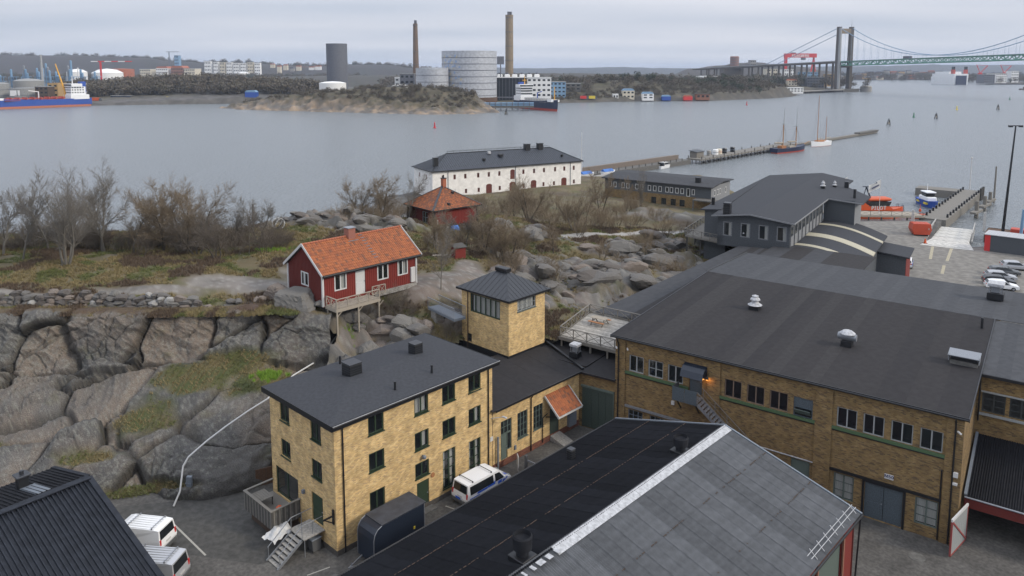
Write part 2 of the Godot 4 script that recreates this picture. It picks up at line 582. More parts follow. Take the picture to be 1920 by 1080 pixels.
func plan_ground() -> void:
	var c := [V(-63.4, 14.5, -78.6), V(-54.7, 14.5, -78.6), V(-46.6, 14.5, -79.4), V(-38.4, 14.5, -80.0), V(-30.2, 14.4, -81.2), V(-24.6, 13.9, -80.2), V(-69.4, 14.9, -86.0), V(-60, 14.9, -86), V(-52.7, 14.9, -86.8), V(-44.6, 14.8, -86.4), V(-35.2, 14.8, -86.4), V(-30.6, 14.8, -91.8),
		V(-64, 13.1, -75), V(-60, 13.1, -75), V(-55, 13.1, -75), V(-50, 13.1, -75), V(-45, 13.1, -75), V(-40, 13.1, -75), V(-35, 13.1, -75.2), V(-30, 13.1, -75.5), V(-24, 13.2, -76), V(-73.5, 13.6, -105.7), V(-58.2, 13.6, -105.7), V(-47.1, 13.8, -106.6), V(-39.6, 14, -107.4), V(-34.7, 14.6, -109), V(-29.2, 15, -112.2), V(-23.1, 15, -114.2), V(-18.4, 14.2, -116.1), V(-10.8, 13.1, -114.8), V(-12, 13.0, -120), V(-7, 12.7, -124), V(-5.2, 12.6, -119.6), V(-19.6, 14, -104), V(-19.6, 13.5, -77.2), V(-16, 13.5, -82), V(-24, 13.6, -81), V(-10.6, 13.5, -85.1), V(-7, 13.3, -87.3), V(-4.3, 13, -98.8), V(-9.9, 13.4, -97.2),
		V(3.3, 11.8, -113.5), V(12.3, 10.6, -121.4), V(22.1, 9.8, -127.1), V(31.3, 9.2, -131.1), V(-18, 10.6, -76.6), V(-14.1, 10.6, -78.8), V(-9.9, 11.8, -79.9), V(-7.7, 10.5, -79), V(-15.1, 8.2, -74.5), V(-6.3, 8.6, -75.6), V(-3, 10.5, -84), V(2.9, 11, -100.8), V(6.1, 9.2, -92), V(10, 9.6, -97.8), V(14.6, 9.8, -105.2), V(19, 8.8, -109), V(26.1, 8.6, -119.7), V(9.7, 7.4, -92.9), V(2, 8.6, -84),
		V(-12.1, 9.5, -152.7), V(-1.1, 8.4, -155.5), V(10.6, 7.6, -162.8), V(23, 6.4, -168.3), V(29.6, 9.4, -146.4), V(34.9, 8.8, -146.7), V(-18.5, 3.6, -198.2), V(6, 3.6, -206.9), V(22.1, 3.4, -219.6), V(-90, -2, -146), V(-60, -2, -144), V(-36, -2, -146), V(-45, 7, -124), V(-70, 7, -122), V(-25, -1, -136), V(-30, -2, -140), V(-26, -2, -150), V(-25, -2, -162), V(-27, -2, -180), V(-32, -2, -196), V(-36, -2, -215), V(-60, -3, -185), V(-95, -3, -185), V(-60, -3, -225), V(-95, -3, -235), V(-50, -3, -165), V(-80, -3, -165), V(-16, 8.2, -68), V(-8, 8.2, -70), V(-30, -2, -240), V(30, 3.2, -236), V(0, 3.2, -242), V(44, 3.3, -185), V(58, 3.2, -178), V(41, 5, -158), V(43, 7.6, -130), V(36, 7.6, -118), V(44, 6, -114), V(30, 6.5, -106), V(24, 6.5, -98), V(16, 6.6, -90), V(60, 3, -150)]
	coarse.resize(58 * 66)
	for j in 66:
		for i in 58:
			var x := -100.0 + i * 3.0
			var z := -60.0 - j * 3.0
			var s := 0.0
			var h := 0.0
			for p: Vector3 in c:
				var d := (p.x - x) * (p.x - x) + (p.z - z) * (p.z - z) + 1.5
				var w := 1.0 / (d * d)
				s += w
				h += w * p.y
			coarse[j * 58 + i] = h / s
	nz_rib.noise_type = FastNoiseLite.TYPE_SIMPLEX_SMOOTH; nz_rib.seed = 61; nz_rib.frequency = 0.16; nz_rib.fractal_type = FastNoiseLite.FRACTAL_RIDGED; nz_rib.fractal_octaves = 4; nz_rib.fractal_gain = 0.45
	nz_a.seed = 3; nz_a.frequency = 0.045; nz_a.fractal_octaves = 4
	nz_b.seed = 9; nz_b.frequency = 0.22; nz_b.fractal_octaves = 4
	nz_c.seed = 14; nz_c.frequency = 0.9; nz_c.fractal_octaves = 3
	for f in [nz_cell, nz_val]:
		f.noise_type = FastNoiseLite.TYPE_CELLULAR
		f.seed = 8
		f.frequency = 0.26
		f.cellular_jitter = 0.9
		f.fractal_type = FastNoiseLite.FRACTAL_NONE
		f.domain_warp_enabled = true
		f.domain_warp_amplitude = 2.2
		f.domain_warp_frequency = 0.11
		f.domain_warp_fractal_type = FastNoiseLite.DOMAIN_WARP_FRACTAL_NONE
	nz_cell.cellular_return_type = FastNoiseLite.RETURN_DISTANCE2_SUB
	nz_val.cellular_return_type = FastNoiseLite.RETURN_CELL_VALUE

func base_height(x: float, z: float) -> float:
	var fx := clampf((x + 100.0) / 3.0, 0.0, 56.99)
	var fz := clampf((-60.0 - z) / 3.0, 0.0, 64.99)
	var i := int(fx)
	var j := int(fz)
	var u := fx - i
	var w := fz - j
	u = u * u * (3 - 2 * u)
	w = w * w * (3 - 2 * w)
	var q := j * 58 + i
	return lerpf(lerpf(coarse[q], coarse[q + 1], u), lerpf(coarse[q + 58], coarse[q + 59], u), w)

# where bare rock shows: [x, z, half width, half depth, strength]
const ROCKS := [[9.0, -99.0, 13.0, 7.5, 1.15], [20.0, -113.0, 11.0, 6.5, 1.1], [27.0, -124.0, 8.0, 5.0, 0.9], [30.0, -146.0, 9.0, 6.0, 1.3], [-27.0, -111.5, 11.0, 4.5, 1.1], [-18.0, -112.5, 6.0, 4.0, 1.0], [-14.0, -77.0, 7.0, 3.5, 1.0], [-7.0, -79.5, 4.0, 3.0, 0.9], [1.0, -93.0, 6.0, 5.0, 1.0], [-2.0, -118.0, 5.0, 3.0, 0.8], [6.0, -116.0, 7.0, 3.5, 0.9], [-24.0, -78.0, 4.0, 2.5, 0.8], [-16.5, -73.5, 5.0, 4.0, 1.5], [-36.0, -109.0, 6.0, 3.0, 0.6], [24.0, -104.0, 8.0, 6.0, 1.0], [13.0, -92.0, 8.0, 4.0, 1.1]]
# gravel and paths: [x, z, half width, half depth, red share]
const GRAVEL := [[-30.0, -81.6, 7.5, 2.4, 0.2], [-39.0, -79.6, 7.0, 1.2, 0.0], [-51.0, -78.0, 6.0, 0.7, 0.0], [-22.5, -87.0, 5.0, 4.5, 0.1], [-8.0, -86.5, 4.5, 3.6, 0.8], [-5.5, -92.0, 2.2, 4.5, 0.7], [-10.5, -84.0, 3.0, 2.0, 0.6], [-3.5, -83.5, 2.0, 1.4, 0.7]]

func mask(list: Array, x: float, z: float) -> float:
	var best := 0.0
	for e in list:
		var d := sqrt(pow((x - e[0]) / e[2], 2) + pow((z - e[1]) / e[3], 2))
		best = maxf(best, (1.35 - d) * (e[4] if e.size() > 4 and list == ROCKS else 1.0))
	return best

func rockiness(x: float, z: float) -> float:
	return clampf((mask(ROCKS, x, z) + 0.55 * nz_a.get_noise_2d(x * 2.0, z * 2.0) + 0.35 * nz_b.get_noise_2d(x, z) - 0.42) * 2.6, 0.0, 1.0)

func ground(x: float, z: float) -> float:
	var h := base_height(x, z) + 0.35 * nz_a.get_noise_2d(x, z)
	if x < -20.0 and z > -77.2:
		# the strip before the dry stone wall lies a step lower
		var k := smoothstep(-77.1, -76.7, z) * (1.0 - smoothstep(-27.0, -21.0, x))
		h = lerpf(h, minf(h, 13.05 + 0.25 * nz_a.get_noise_2d(x, z)), k)
	return h

func hill_point(x: float, z: float) -> Array:
	var h := ground(x, z)
	var gr := clampf((mask(GRAVEL, x, z) + 0.3 * nz_b.get_noise_2d(x, z) - 0.25) * 2.5, 0.0, 1.0)
	var lane := 0.0
	# the pale path along the right-hand slope
	var pa := Vector2(9, -120.5)
	for pb: Vector2 in [Vector2(20, -127.0), Vector2(32, -131.5), Vector2(42, -134.0)]:
		var q := Geometry2D.get_closest_point_to_segment(Vector2(x, z), pa, pb)
		lane = maxf(lane, 1.0 - q.distance_to(Vector2(x, z)) / 1.7)
		pa = pb
	lane = clampf(lane * 2.2 + 0.3 * nz_b.get_noise_2d(x, z), 0.0, 1.0)
	var rk := rockiness(x, z) * (1.0 - gr) * (1.0 - lane)
	var crack := 0.0
	if rk > 0.01:
		# slabs that dip to the right, split by joints
		var px := x * 0.95 + z * 0.35
		var pz := z * 1.25 - x * 0.3
		var d := nz_cell.get_noise_3d(px, h * 0.6, pz) + 1.0
		var cv := nz_val.get_noise_3d(px, h * 0.6, pz)
		var d2 := nz_cell.get_noise_3d(px * 2.7 + 31.0, h, pz * 2.7) + 1.0
		var rib := nz_rib.get_noise_2d((x * 0.6 - z * 0.8) * 1.1, (x * 0.8 + z * 0.6) * 0.42)
		crack = maxf(1.0 - smoothstep(0.03, 0.14, d), clampf((-0.25 - rib) * 3.0, 0.0, 1.0))
		h += rk * (0.35 * pow(clampf(d * 1.4, 0.0, 1.0), 0.6) + 0.7 * cv + 0.95 * rib + 0.1 + 0.15 * clampf(d2 * 1.8, 0.0, 1.0) + 0.2 * nz_b.get_noise_2d(x * 1.5, z * 1.5) - 0.35 * crack)
	h += 0.10 * nz_b.get_noise_2d(x * 2.0, z * 2.0) * (1.0 - gr) * (1.0 - lane)
	var t := 0.5 + 0.9 * nz_a.get_noise_2d(x * 1.7 + 40.0, z * 1.7)
	var t2 := 0.5 + 0.8 * nz_b.get_noise_2d(x + 80.0, z)
	var c := Color(0.135, 0.108, 0.055).lerp(Color(0.215, 0.168, 0.088), clampf(t, 0, 1))
	c = c.lerp(Color(0.105, 0.115, 0.038), clampf((t2 - 0.35) * 1.3, 0, 0.75))
	c = c.lerp(Color(0.112, 0.08, 0.055), clampf((0.5 + nz_a.get_noise_2d(x * 2.3, z * 2.3 + 70.0) - 0.62) * 3.0, 0, 0.85))
	var rc := Color(0.175, 0.168, 0.156).lerp(Color(0.105, 0.10, 0.095), clampf(0.5 + 1.2 * nz_b.get_noise_2d(x * 1.3, z * 1.3 + 30.0), 0, 1))
	rc = rc.lerp(Color(0.25, 0.20, 0.165), clampf(nz_a.get_noise_2d(x * 3.0 - 50.0, z * 3.0) * 1.5, 0, 0.6))
	rc = rc.lerp(Color(0.33, 0.325, 0.29), clampf((nz_c.get_noise_2d(x * 2.0, z * 2.0) - 0.22) * 3.0, 0, 0.45))
	c = c.lerp(rc, smoothstep(0.25, 0.6, rk) * (1.0 - 0.8 * crack * clampf(0.7 + nz_b.get_noise_2d(x + 9.0, z), 0, 1)))
	var red := 0.0
	for e in GRAVEL:
		if absf(x - e[0]) < e[2] * 1.3 and absf(z - e[1]) < e[3] * 1.3:
			red = maxf(red, e[4])
	var gc := Color(0.27, 0.25, 0.225).lerp(Color(0.215, 0.165, 0.135), red)
	gc = gc.lerp(Color(0.16, 0.147, 0.13), clampf(0.35 + 1.3 * nz_b.get_noise_2d(x * 0.7, z * 1.8), 0, 0.9))
	gc = gc.lerp(Color(0.40, 0.38, 0.35), clampf((nz_c.get_noise_2d(x * 1.5, z * 2.5) - 0.15) * 2.0, 0, 0.6))
	c = c.lerp(gc, gr)
	c = c.lerp(Color(0.44, 0.42, 0.395), lane)
	return [h, c]

func in_footprint(x: float, z: float) -> bool:
	for f in footprints:
		var p: Vector2 = (Vector2(x, z) - f[0]).rotated(-f[1])
		if p.x > f[2] and p.x < f[3] and p.y > f[4] and p.y < f[5]:
			return true
	return false

func hill_patch(x0: float, x1: float, z0: float, z1: float, step: float) -> void:
	var nu := int((x1 - x0) / step) + 1
	var nv := int((z0 - z1) / step) + 1
	var pts := PackedVector3Array()
	var cols := PackedColorArray()
	var skip := PackedByteArray()
	pts.resize(nu * nv)
	cols.resize(nu * nv)
	skip.resize(nu * nv)
	for j in nv:
		for i in nu:
			var x := x0 + i * step
			var z := z0 - j * step
			var a := hill_point(x, z)
			pts[j * nu + i] = V(x, a[0], z)
			cols[j * nu + i] = a[1]
			skip[j * nu + i] = 1 if a[0] < -1.5 or in_footprint(x, z) or (x < -18.3 and z > -74.6) or (x > -3.0 and z > -76.0) else 0
	hill_node = setting("hill", smooth_grid(nu, nv, pts, cols, skip), M["hill"])
	if step > 0.5:
		return
	# loose and half-buried blocks of the bare rock, pieces of the hill
	var r := RandomNumberGenerator.new()
	r.seed = 400
	var shapes := []
	for k in 10:
		shapes.append(facet_rock(500 + k))
	var n := 0
	for i in 6000:
		if n >= 215:
			break
		var x := r.randf_range(-36.0, 36.0)
		var z := r.randf_range(-132.0, -75.0)
		if rockiness(x, z) < 0.8 or nz_a.get_noise_2d(x * 2.6, z * 2.6) < -0.05 or in_footprint(x, z) or mask(GRAVEL, x, z) > 0.2 or (x > -3.0 and z > -84.0 - x * 0.6):
			continue
		var o := part("rock_block", shapes[r.randi() % 10], M["stone_%d" % [0, 2, 3, 0, 2, 1][r.randi() % 6]], hill_node)
		var sc := r.randf_range(0.35, 1.3) * (1.2 if x > -3.0 else 0.85)
		o.scale = V(sc * r.randf_range(1.2, 2.4), sc * r.randf_range(0.6, 1.0), sc * r.randf_range(0.9, 1.4))
		o.rotation = V(r.randfn() * 0.15, 0.75 + r.randfn() * 0.35, -0.25 + r.randfn() * 0.15)
		o.position = V(x, hill_point(x, z)[0] - 0.28 * sc, z)
		n += 1

# a block of rock with cut faces
func facet_rock(seed_: int, div := 5, rough := 0.04) -> ArrayMesh:
	var r := RandomNumberGenerator.new()
	r.seed = seed_
	var planes := []
	for i in 13:
		planes.append([V(r.randfn(), r.randfn(), r.randfn()).normalized(), r.randf_range(0.62, 1.0)])
	var f := FastNoiseLite.new()
	f.seed = seed_
	f.frequency = 1.6
	var m := MB.new()
	for face in 6:
		var nx: Vector3 = [Vector3.RIGHT, Vector3.LEFT, Vector3.UP, Vector3.DOWN, V(0, 0, 1), V(0, 0, -1)][face]
		var u := V(nx.y, nx.z, nx.x)
		var w := nx.cross(u)
		var at := func(i: int, j: int) -> Vector3:
			var d := (nx + u * (2.0 * i / div - 1.0) + w * (2.0 * j / div - 1.0)).normalized()
			var rad := 1.15
			for p in planes:
				var k: float = p[0].dot(d)
				if k > 0.05:
					rad = minf(rad, p[1] / k)
			return d * rad * (1.0 + rough * f.get_noise_3dv(d * 3.0))
		for i in div:
			for j in div:
				m.quad(at.call(i, j), at.call(i + 1, j), at.call(i + 1, j + 1), at.call(i, j + 1))
	return m.mesh()

func cat(a: Vector3, b: Vector3, c: Vector3, d: Vector3, t: float) -> Vector3:
	return b.cubic_interpolate(c, a, d, t)

func build_cliff() -> void:
	var rows := [
		[V(-47, 2.0, -52.2), V(-41.5, 2.0, -54), V(-37, 2.0, -55), V(-33.3, 2.0, -55.8), V(-29.3, 2.2, -57.6), V(-24.9, 2.2, -57.8), V(-21.1, 2.2, -60), V(-16.2, 2.2, -63)],
		[V(-46.5, 3.2, -54.6), V(-41, 3.2, -56.2), V(-37, 3.2, -57), V(-33, 3.2, -58), V(-29.3, 3.4, -59.4), V(-25.2, 4.4, -60.2), V(-21.3, 4.6, -62), V(-16.4, 4.0, -64.4)],
		[V(-51.2, 5.2, -61.4), V(-44.3, 5.2, -61.4), V(-39.6, 5.2, -61.6), V(-35, 5.2, -61.8), V(-31.1, 6.0, -63.2), V(-26.9, 6.8, -63.6), V(-22.4, 6.6, -64.8), V(-16.8, 6.0, -66.0)],
		[V(-56.9, 8.2, -69.1), V(-49.4, 8.0, -69.5), V(-44.8, 8.0, -70.0), V(-39.6, 8.2, -70.3), V(-35.1, 8.8, -70.6), V(-29.3, 9.0, -70.2), V(-24, 8.8, -70.3), V(-18.1, 8.2, -70.8)],
		[V(-58.6, 10.6, -72.2), V(-50.8, 10.6, -72.2), V(-45.8, 10.6, -72.4), V(-40.5, 10.8, -72.4), V(-35.6, 11.0, -72.6), V(-30.2, 11.0, -72.6), V(-24.9, 11.0, -73.4), V(-18.4, 10.4, -73.6)],
		[V(-59.9, 13.1, -73.4), V(-51.8, 13.1, -73.4), V(-46.4, 13.1, -73.4), V(-41, 13.1, -73.4), V(-35.8, 13.1, -73.7), V(-30.5, 13.1, -74.0), V(-25.3, 13.2, -74.8), V(-18.6, 12.0, -74.6)],
		[V(-61, 13.3, -76), V(-52.8, 13.3, -76), V(-47, 13.3, -76), V(-41.6, 13.3, -76), V(-36.2, 13.3, -76), V(-31, 13.3, -76.2), V(-25.6, 13.4, -77), V(-18.8, 12.4, -77)]]
	var nu := 330
	var nv := 190
	var cell := FastNoiseLite.new()
	cell.noise_type = FastNoiseLite.TYPE_CELLULAR
	cell.seed = 27
	cell.frequency = 0.24
	cell.cellular_jitter = 0.85
	cell.fractal_type = FastNoiseLite.FRACTAL_NONE
	cell.domain_warp_fractal_type = FastNoiseLite.DOMAIN_WARP_FRACTAL_NONE
	cell.cellular_return_type = FastNoiseLite.RETURN_DISTANCE2_SUB
	cell.domain_warp_enabled = true
	cell.domain_warp_amplitude = 3.0
	cell.domain_warp_frequency = 0.09
	var cval: FastNoiseLite = cell.duplicate()
	cval.cellular_return_type = FastNoiseLite.RETURN_CELL_VALUE
	var cell2: FastNoiseLite = cell.duplicate()
	cell2.frequency = 0.75
	cell2.seed = 33
	var pts := PackedVector3Array()
	var cols := PackedColorArray()
	pts.resize(nu * nv)
	cols.resize(nu * nv)
	var base := PackedVector3Array()
	base.resize(nu * nv)
	for j in nv:
		var fv := float(j) / (nv - 1) * (rows.size() - 1)
		var a := mini(int(fv), rows.size() - 2)
		for i in nu:
			var fu := float(i) / (nu - 1) * 7.0
			var k := mini(int(fu), 6)
			var r := []
			for q in 4:
				var row: Array = rows[clampi(a + q - 1, 0, rows.size() - 1)]
				r.append(cat(row[maxi(k - 1, 0)], row[k], row[k + 1], row[mini(k + 2, 7)], fu - k))
			base[j * nu + i] = cat(r[0], r[1], r[2], r[3], fv - a)
	for j in nv:
		for i in nu:
			var q := j * nu + i
			var p := base[q]
			var du := base[j * nu + mini(i + 1, nu - 1)] - base[j * nu + maxi(i - 1, 0)]
			var dv := base[mini(j + 1, nv - 1) * nu + i] - base[maxi(j - 1, 0) * nu + i]
			var nn := du.cross(dv).normalized()
			var w := float(j) / (nv - 1)
			var amp := smoothstep(0.0, 0.06, w) * (1.0 - smoothstep(0.86, 0.99, w))
			var upper := smoothstep(0.48, 0.56, w)
			# big blocks with deep joints in the upper tier, smoother slabs below
			var wx := p.x + 1.6 * nz_b.get_noise_3d(p.x * 0.45, p.y * 0.45, 5.0)
			var wy := p.y + 1.2 * nz_b.get_noise_3d(p.x * 0.45, p.y * 0.45, 95.0)
			var s3 := V(wx * lerpf(0.55, 0.62, upper), wy * lerpf(0.95, 0.42, upper) - wx * 0.2, p.z * 0.5)
			var d := cell.get_noise_3d(s3.x, s3.y, s3.z) + 1.0
			var cv := cval.get_noise_3d(s3.x, s3.y, s3.z)
			var d2 := cell2.get_noise_3d(s3.x * 1.1, s3.y * 1.2, s3.z) + 1.0
			var crack := 1.0 - smoothstep(0.015, 0.085, d)
			var crack2 := (1.0 - smoothstep(0.01, 0.06, d2)) * smoothstep(-0.15, 0.2, nz_a.get_noise_3d(p.x * 1.8 + 30.0, p.y * 1.8, p.z))
			var disp := 0.75 * pow(clampf(d * 1.6, 0.0, 1.0), 0.4) + 0.9 * cv - 0.45 - 0.5 * crack
			disp += 0.10 * pow(clampf(d2 * 1.6, 0.0, 1.0), 0.6) - 0.16 * crack2 + 0.30 * nz_b.get_noise_3d(p.x * 0.7, p.y * 0.7, p.z * 0.7) + 0.35 * nz_rib.get_noise_2d(p.x * 1.6 + p.y, p.y * 2.2) + 0.07 * nz_c.get_noise_3d(p.x, p.y, p.z)
			var soft := 0.55 + 0.45 * smoothstep(-0.25, 0.25, nz_a.get_noise_3d(p.x * 1.4, p.y * 1.4 + 20.0, p.z))
			soft = lerpf(soft, 1.0, upper)
			var grassy := 0.0
			for e in [[-30.5, 8.6, 4.5, 1.0], [-27.0, 9.2, 4.0, 0.9], [-33.0, 6.6, 3.0, 0.9], [-24.0, 8.4, 3.5, 0.8], [-36.0, 4.8, 3.0, 0.45], [-47.0, 5.4, 2.5, 0.4], [-30.0, 3.2, 4.0, 0.3]]:
				grassy = maxf(grassy, 1.0 - sqrt(pow((p.x - e[0]) / e[2], 2) + pow((p.y - e[1]) / e[3], 2)) * 0.8)
			grassy = clampf((grassy + 0.45 * nz_b.get_noise_3d(p.x, p.y * 2.0, p.z) - 0.15) * 2.5, 0.0, 1.0)
			disp = lerpf(disp * soft, 0.15 + 0.2 * nz_b.get_noise_2d(p.x * 2.0, p.y * 2.0), grassy * 0.9)
			pts[q] = p + (nn + V(0, 0.25, 0)).normalized() * disp * amp
			var c := Color(0.155, 0.147, 0.136).lerp(Color(0.092, 0.088, 0.083), clampf(0.45 + 1.1 * nz_b.get_noise_3d(p.x * 0.45, p.y * 0.45, p.z + 10.0) + 0.35 * cv, 0, 1))
			c = c.lerp(Color(0.25, 0.195, 0.148), clampf((nz_a.get_noise_3d(p.x * 2.0, p.y * 2.6, p.z) + 0.03 - 0.35 * cv) * 1.8, 0, 0.8))
			c = c.lerp(Color(0.34, 0.34, 0.295), clampf((nz_c.get_noise_3d(p.x * 2.6, p.y * 2.6, p.z * 2.6) + 0.8 * nz_a.get_noise_3d(p.x, p.y + 60.0, p.z) - 0.25) * 2.4, 0, 0.34))
			c = c.lerp(Color(0.05, 0.046, 0.04), 0.75 * maxf(crack, 0.6 * crack2))
			var gcol := Color(0.15, 0.12, 0.05).lerp(Color(0.085, 0.10, 0.03), clampf(0.5 + 1.4 * nz_b.get_noise_3d(p.x, p.y, p.z + 90.0), 0, 1))
			c = c.lerp(gcol, grassy)
			var cap := clampf((smoothstep(0.83, 0.9, w) + 0.5 * nz_b.get_noise_2d(p.x, p.z * 2.0) - 0.3) * 2.0, 0, 1)
			c = c.lerp(Color(0.165, 0.128, 0.062).lerp(Color(0.10, 0.062, 0.042), clampf(0.5 + 1.5 * nz_a.get_noise_2d(p.x * 2.0, p.z), 0, 1)), cap * smoothstep(0.78, 0.86, w))
			cols[q] = c
			if grassy > 0.55 and (i * 7 + j * 13) % 5 == 0:
				ledge.append(pts[q])
	setting("rock_cliff", smooth_grid(nu, nv, pts, cols), M["rock"])

func flat_poly(pts: Array, y: float, depth := 0.0) -> MB:
	var m := MB.new()
	var poly := PackedVector2Array()
	for p in pts:
		poly.append(Vector2(p[0], -p[1]))
	if Geometry2D.is_polygon_clockwise(poly):
		poly.reverse()
	# x and -z laid out as x and y, pushed up
	m.prism(poly, y - depth, y, Basis(Vector3.RIGHT, V(0, 0, -1), Vector3.UP))
	return m

func build_setting() -> void:
	plan_ground()
	footprints = [[Vector2(-12.62, -50.45), deg_to_rad(-46.5), 0.0, 15.9, -9.0, 0.0], [Vector2(-12.62, -50.45), deg_to_rad(-46.5), 15.9, 30.5, -13.0, 0.0], [Vector2(9.89, -68.52), deg_to_rad(36.5), -6.3, 40.0, -52.0, 0.0], [Vector2(9.89, -68.52), deg_to_rad(36.5), -9.0, 0.0, -11.0, 1.0],
		[Vector2(-12.2, -117.6), deg_to_rad(-40.0), 0.2, 8.6, -7.0, -0.2]]
	var m := MB.new()
	m.quad(V(-14000, 0, 60), V(14000, 0, 60), V(14000, 0, -14000), V(-14000, 0, -14000))
	setting("water", m, M["water"])
	# the yard and the quay, one slab with its face to the water
	setting("yard", flat_poly([[-90, 20], [180, 20], [180, -143], [118, -146], [106, -149], [90, -145], [83, -147], [100, -172], [81, -171.5], [70, -174], [62, -186], [40, -240], [-8, -246], [-36, -200], [-34, -110], [-90, -110]], 3.0, 4.0), M["asphalt"])
	setting("parking_surface", flat_poly([[52, -112], [130, -70], [150, -100], [150, -143], [118, -145.5], [106, -148.5], [90, -144.5], [82.5, -146.5], [97, -171], [80, -170.5], [62, -140]], 3.006, 0.004), M["asphalt_worn"])
	hill_patch(-86.0, 50.0, -66.0, -138.0, 0.4)
	hill_patch(-86.0, 62.0, -137.6, -244.0, 1.2)
	build_cliff()

# ---------- building blocks ----------
# a wall in the plane through o along dir, facing dir x up, with openings [s, y, w, h] that have reveals
func wall(parent: Node, o: Vector3, dir: Vector3, length: float, y0: float, y1: float, holes: Array, material: Material, called := "wall", reveal := 0.16, top := []) -> MeshInstance3D:
	var m := MB.new()
	var out := dir.cross(Vector3.UP)
	var xs := [0.0, length]
	var ys := [y0, y1]
	for h in holes:
		xs.append_array([h[0], h[0] + h[2]])
		ys.append_array([h[1], h[1] + h[3]])
	xs.sort()
	ys.sort()
	for i in xs.size() - 1:
		if xs[i + 1] - xs[i] < 0.001:
			continue
		for j in ys.size() - 1:
			if ys[j + 1] - ys[j] < 0.001:
				continue
			var cx: float = (xs[i] + xs[i + 1]) / 2
			var cy: float = (ys[j] + ys[j + 1]) / 2
			var open := false
			for h in holes:
				if cx > h[0] and cx < h[0] + h[2] and cy > h[1] and cy < h[1] + h[3]:
					open = true
			if not open:
				m.quad(o + dir * xs[i] + V(0, ys[j], 0), o + dir * xs[i + 1] + V(0, ys[j], 0), o + dir * xs[i + 1] + V(0, ys[j + 1], 0), o + dir * xs[i] + V(0, ys[j + 1], 0))
	for h in holes:
		var a: Vector3 = o + dir * h[0] + V(0, h[1], 0)
		var b: Vector3 = a + dir * h[2]
		var u := V(0, h[3], 0)
		var k := -out * reveal
		m.quad(a + k, b + k, b, a)
		m.quad(a + u, b + u, b + u + k, a + u + k)
		m.quad(a + k, a, a + u, a + u + k)
		m.quad(b, b + k, b + u + k, b + u)
	# a gable on top: [s, y] points from left to right above y1
	if top.size():
		for i in top.size() - 1:
			var p0: Vector3 = o + dir * top[i][0]
			var p1: Vector3 = o + dir * top[i + 1][0]
			m.quad(p0 + V(0, y1, 0), p1 + V(0, y1, 0), p1 + V(0, top[i + 1][1], 0), p0 + V(0, top[i][1], 0))
	return part(called, m, material, parent)

func frame_mesh(w: float, h: float, cols: int, rows: int, t: float) -> ArrayMesh:
	var key := "f%.2f %.2f %d %d %.2f" % [w, h, cols, rows, t]
	if not cache.has(key):
		var m := MB.new()
		m.bx(0, w, 0, t, -0.07, 0)
		m.bx(0, w, h - t, h, -0.07, 0)
		m.bx(0, t, t, h - t, -0.07, 0)
		m.bx(w - t, w, t, h - t, -0.07, 0)
		for i in range(1, cols):
			var x := w * i / cols
			m.bx(x - t * 0.55, x + t * 0.55, t, h - t, -0.066, 0.004)
		for i in range(1, rows):
			var y := h * i / rows
			m.bx(t, w - t, y - t * 0.28, y + t * 0.28, -0.055, -0.006)
		cache[key] = m.mesh()
	return cache[key]

func pane_mesh(w: float, h: float) -> ArrayMesh:
	var key := "p%.2f %.2f" % [w, h]
	if not cache.has(key):
		var m := MB.new()
		m.quad(V(0.03, 0.03, -0.035), V(w - 0.03, 0.03, -0.035), V(w - 0.03, h - 0.03, -0.035), V(0.03, h - 0.03, -0.035))
		cache[key] = m.mesh()
	return cache[key]

# style: m frame material, c columns, r rows, t frame width, sill material, curtain 0..3
func window(parent: Node, o: Vector3, dir: Vector3, h: Array, style: Dictionary, called := "window") -> MeshInstance3D:
	var out := dir.cross(Vector3.UP)
	var f := part(called, frame_mesh(h[2], h[3], style.get("c", 2), style.get("r", 1), style.get("t", 0.09)), style.m, parent)
	f.transform = Transform3D(Basis(dir, Vector3.UP, out), o + dir * h[0] + V(0, h[1], 0) - out * style.get("deep", 0.07))
	part("pane", pane_mesh(h[2], h[3]), style.get("glass", M["glass"]), f)
	if style.has("sill"):
		var m := MB.new()
		m.box(V(h[2] / 2, -0.035, 0.05), V(h[2] + 0.1, 0.07, 0.22))
		part("sill", m, style.sill, f)
	var cu: int = style.get("curtain", 0)
	if cu:
		var m := MB.new()
		var w: float = h[2]
		var spans := [[0.08, 0.3], [0.7, 0.92]] if cu == 1 else ([[0.06, 0.94]] if cu == 2 else [[0.6, 0.92]])
		for sp in spans:
			var n := int((sp[1] - sp[0]) * w / 0.08) + 2
			for i in n:
				var x0: float = lerpf(sp[0], sp[1], float(i) / n) * w
				var x1: float = lerpf(sp[0], sp[1], float(i + 1) / n) * w
				var za := -0.2 - 0.03 * (i % 2)
				var zb := -0.2 - 0.03 * ((i + 1) % 2)
				m.quad(V(x0, 0.06, za), V(x1, 0.06, zb), V(x1, h[3] - 0.06, zb), V(x0, h[3] - 0.06, za))
		part("curtain", m, M["curtain"], f)
	return f

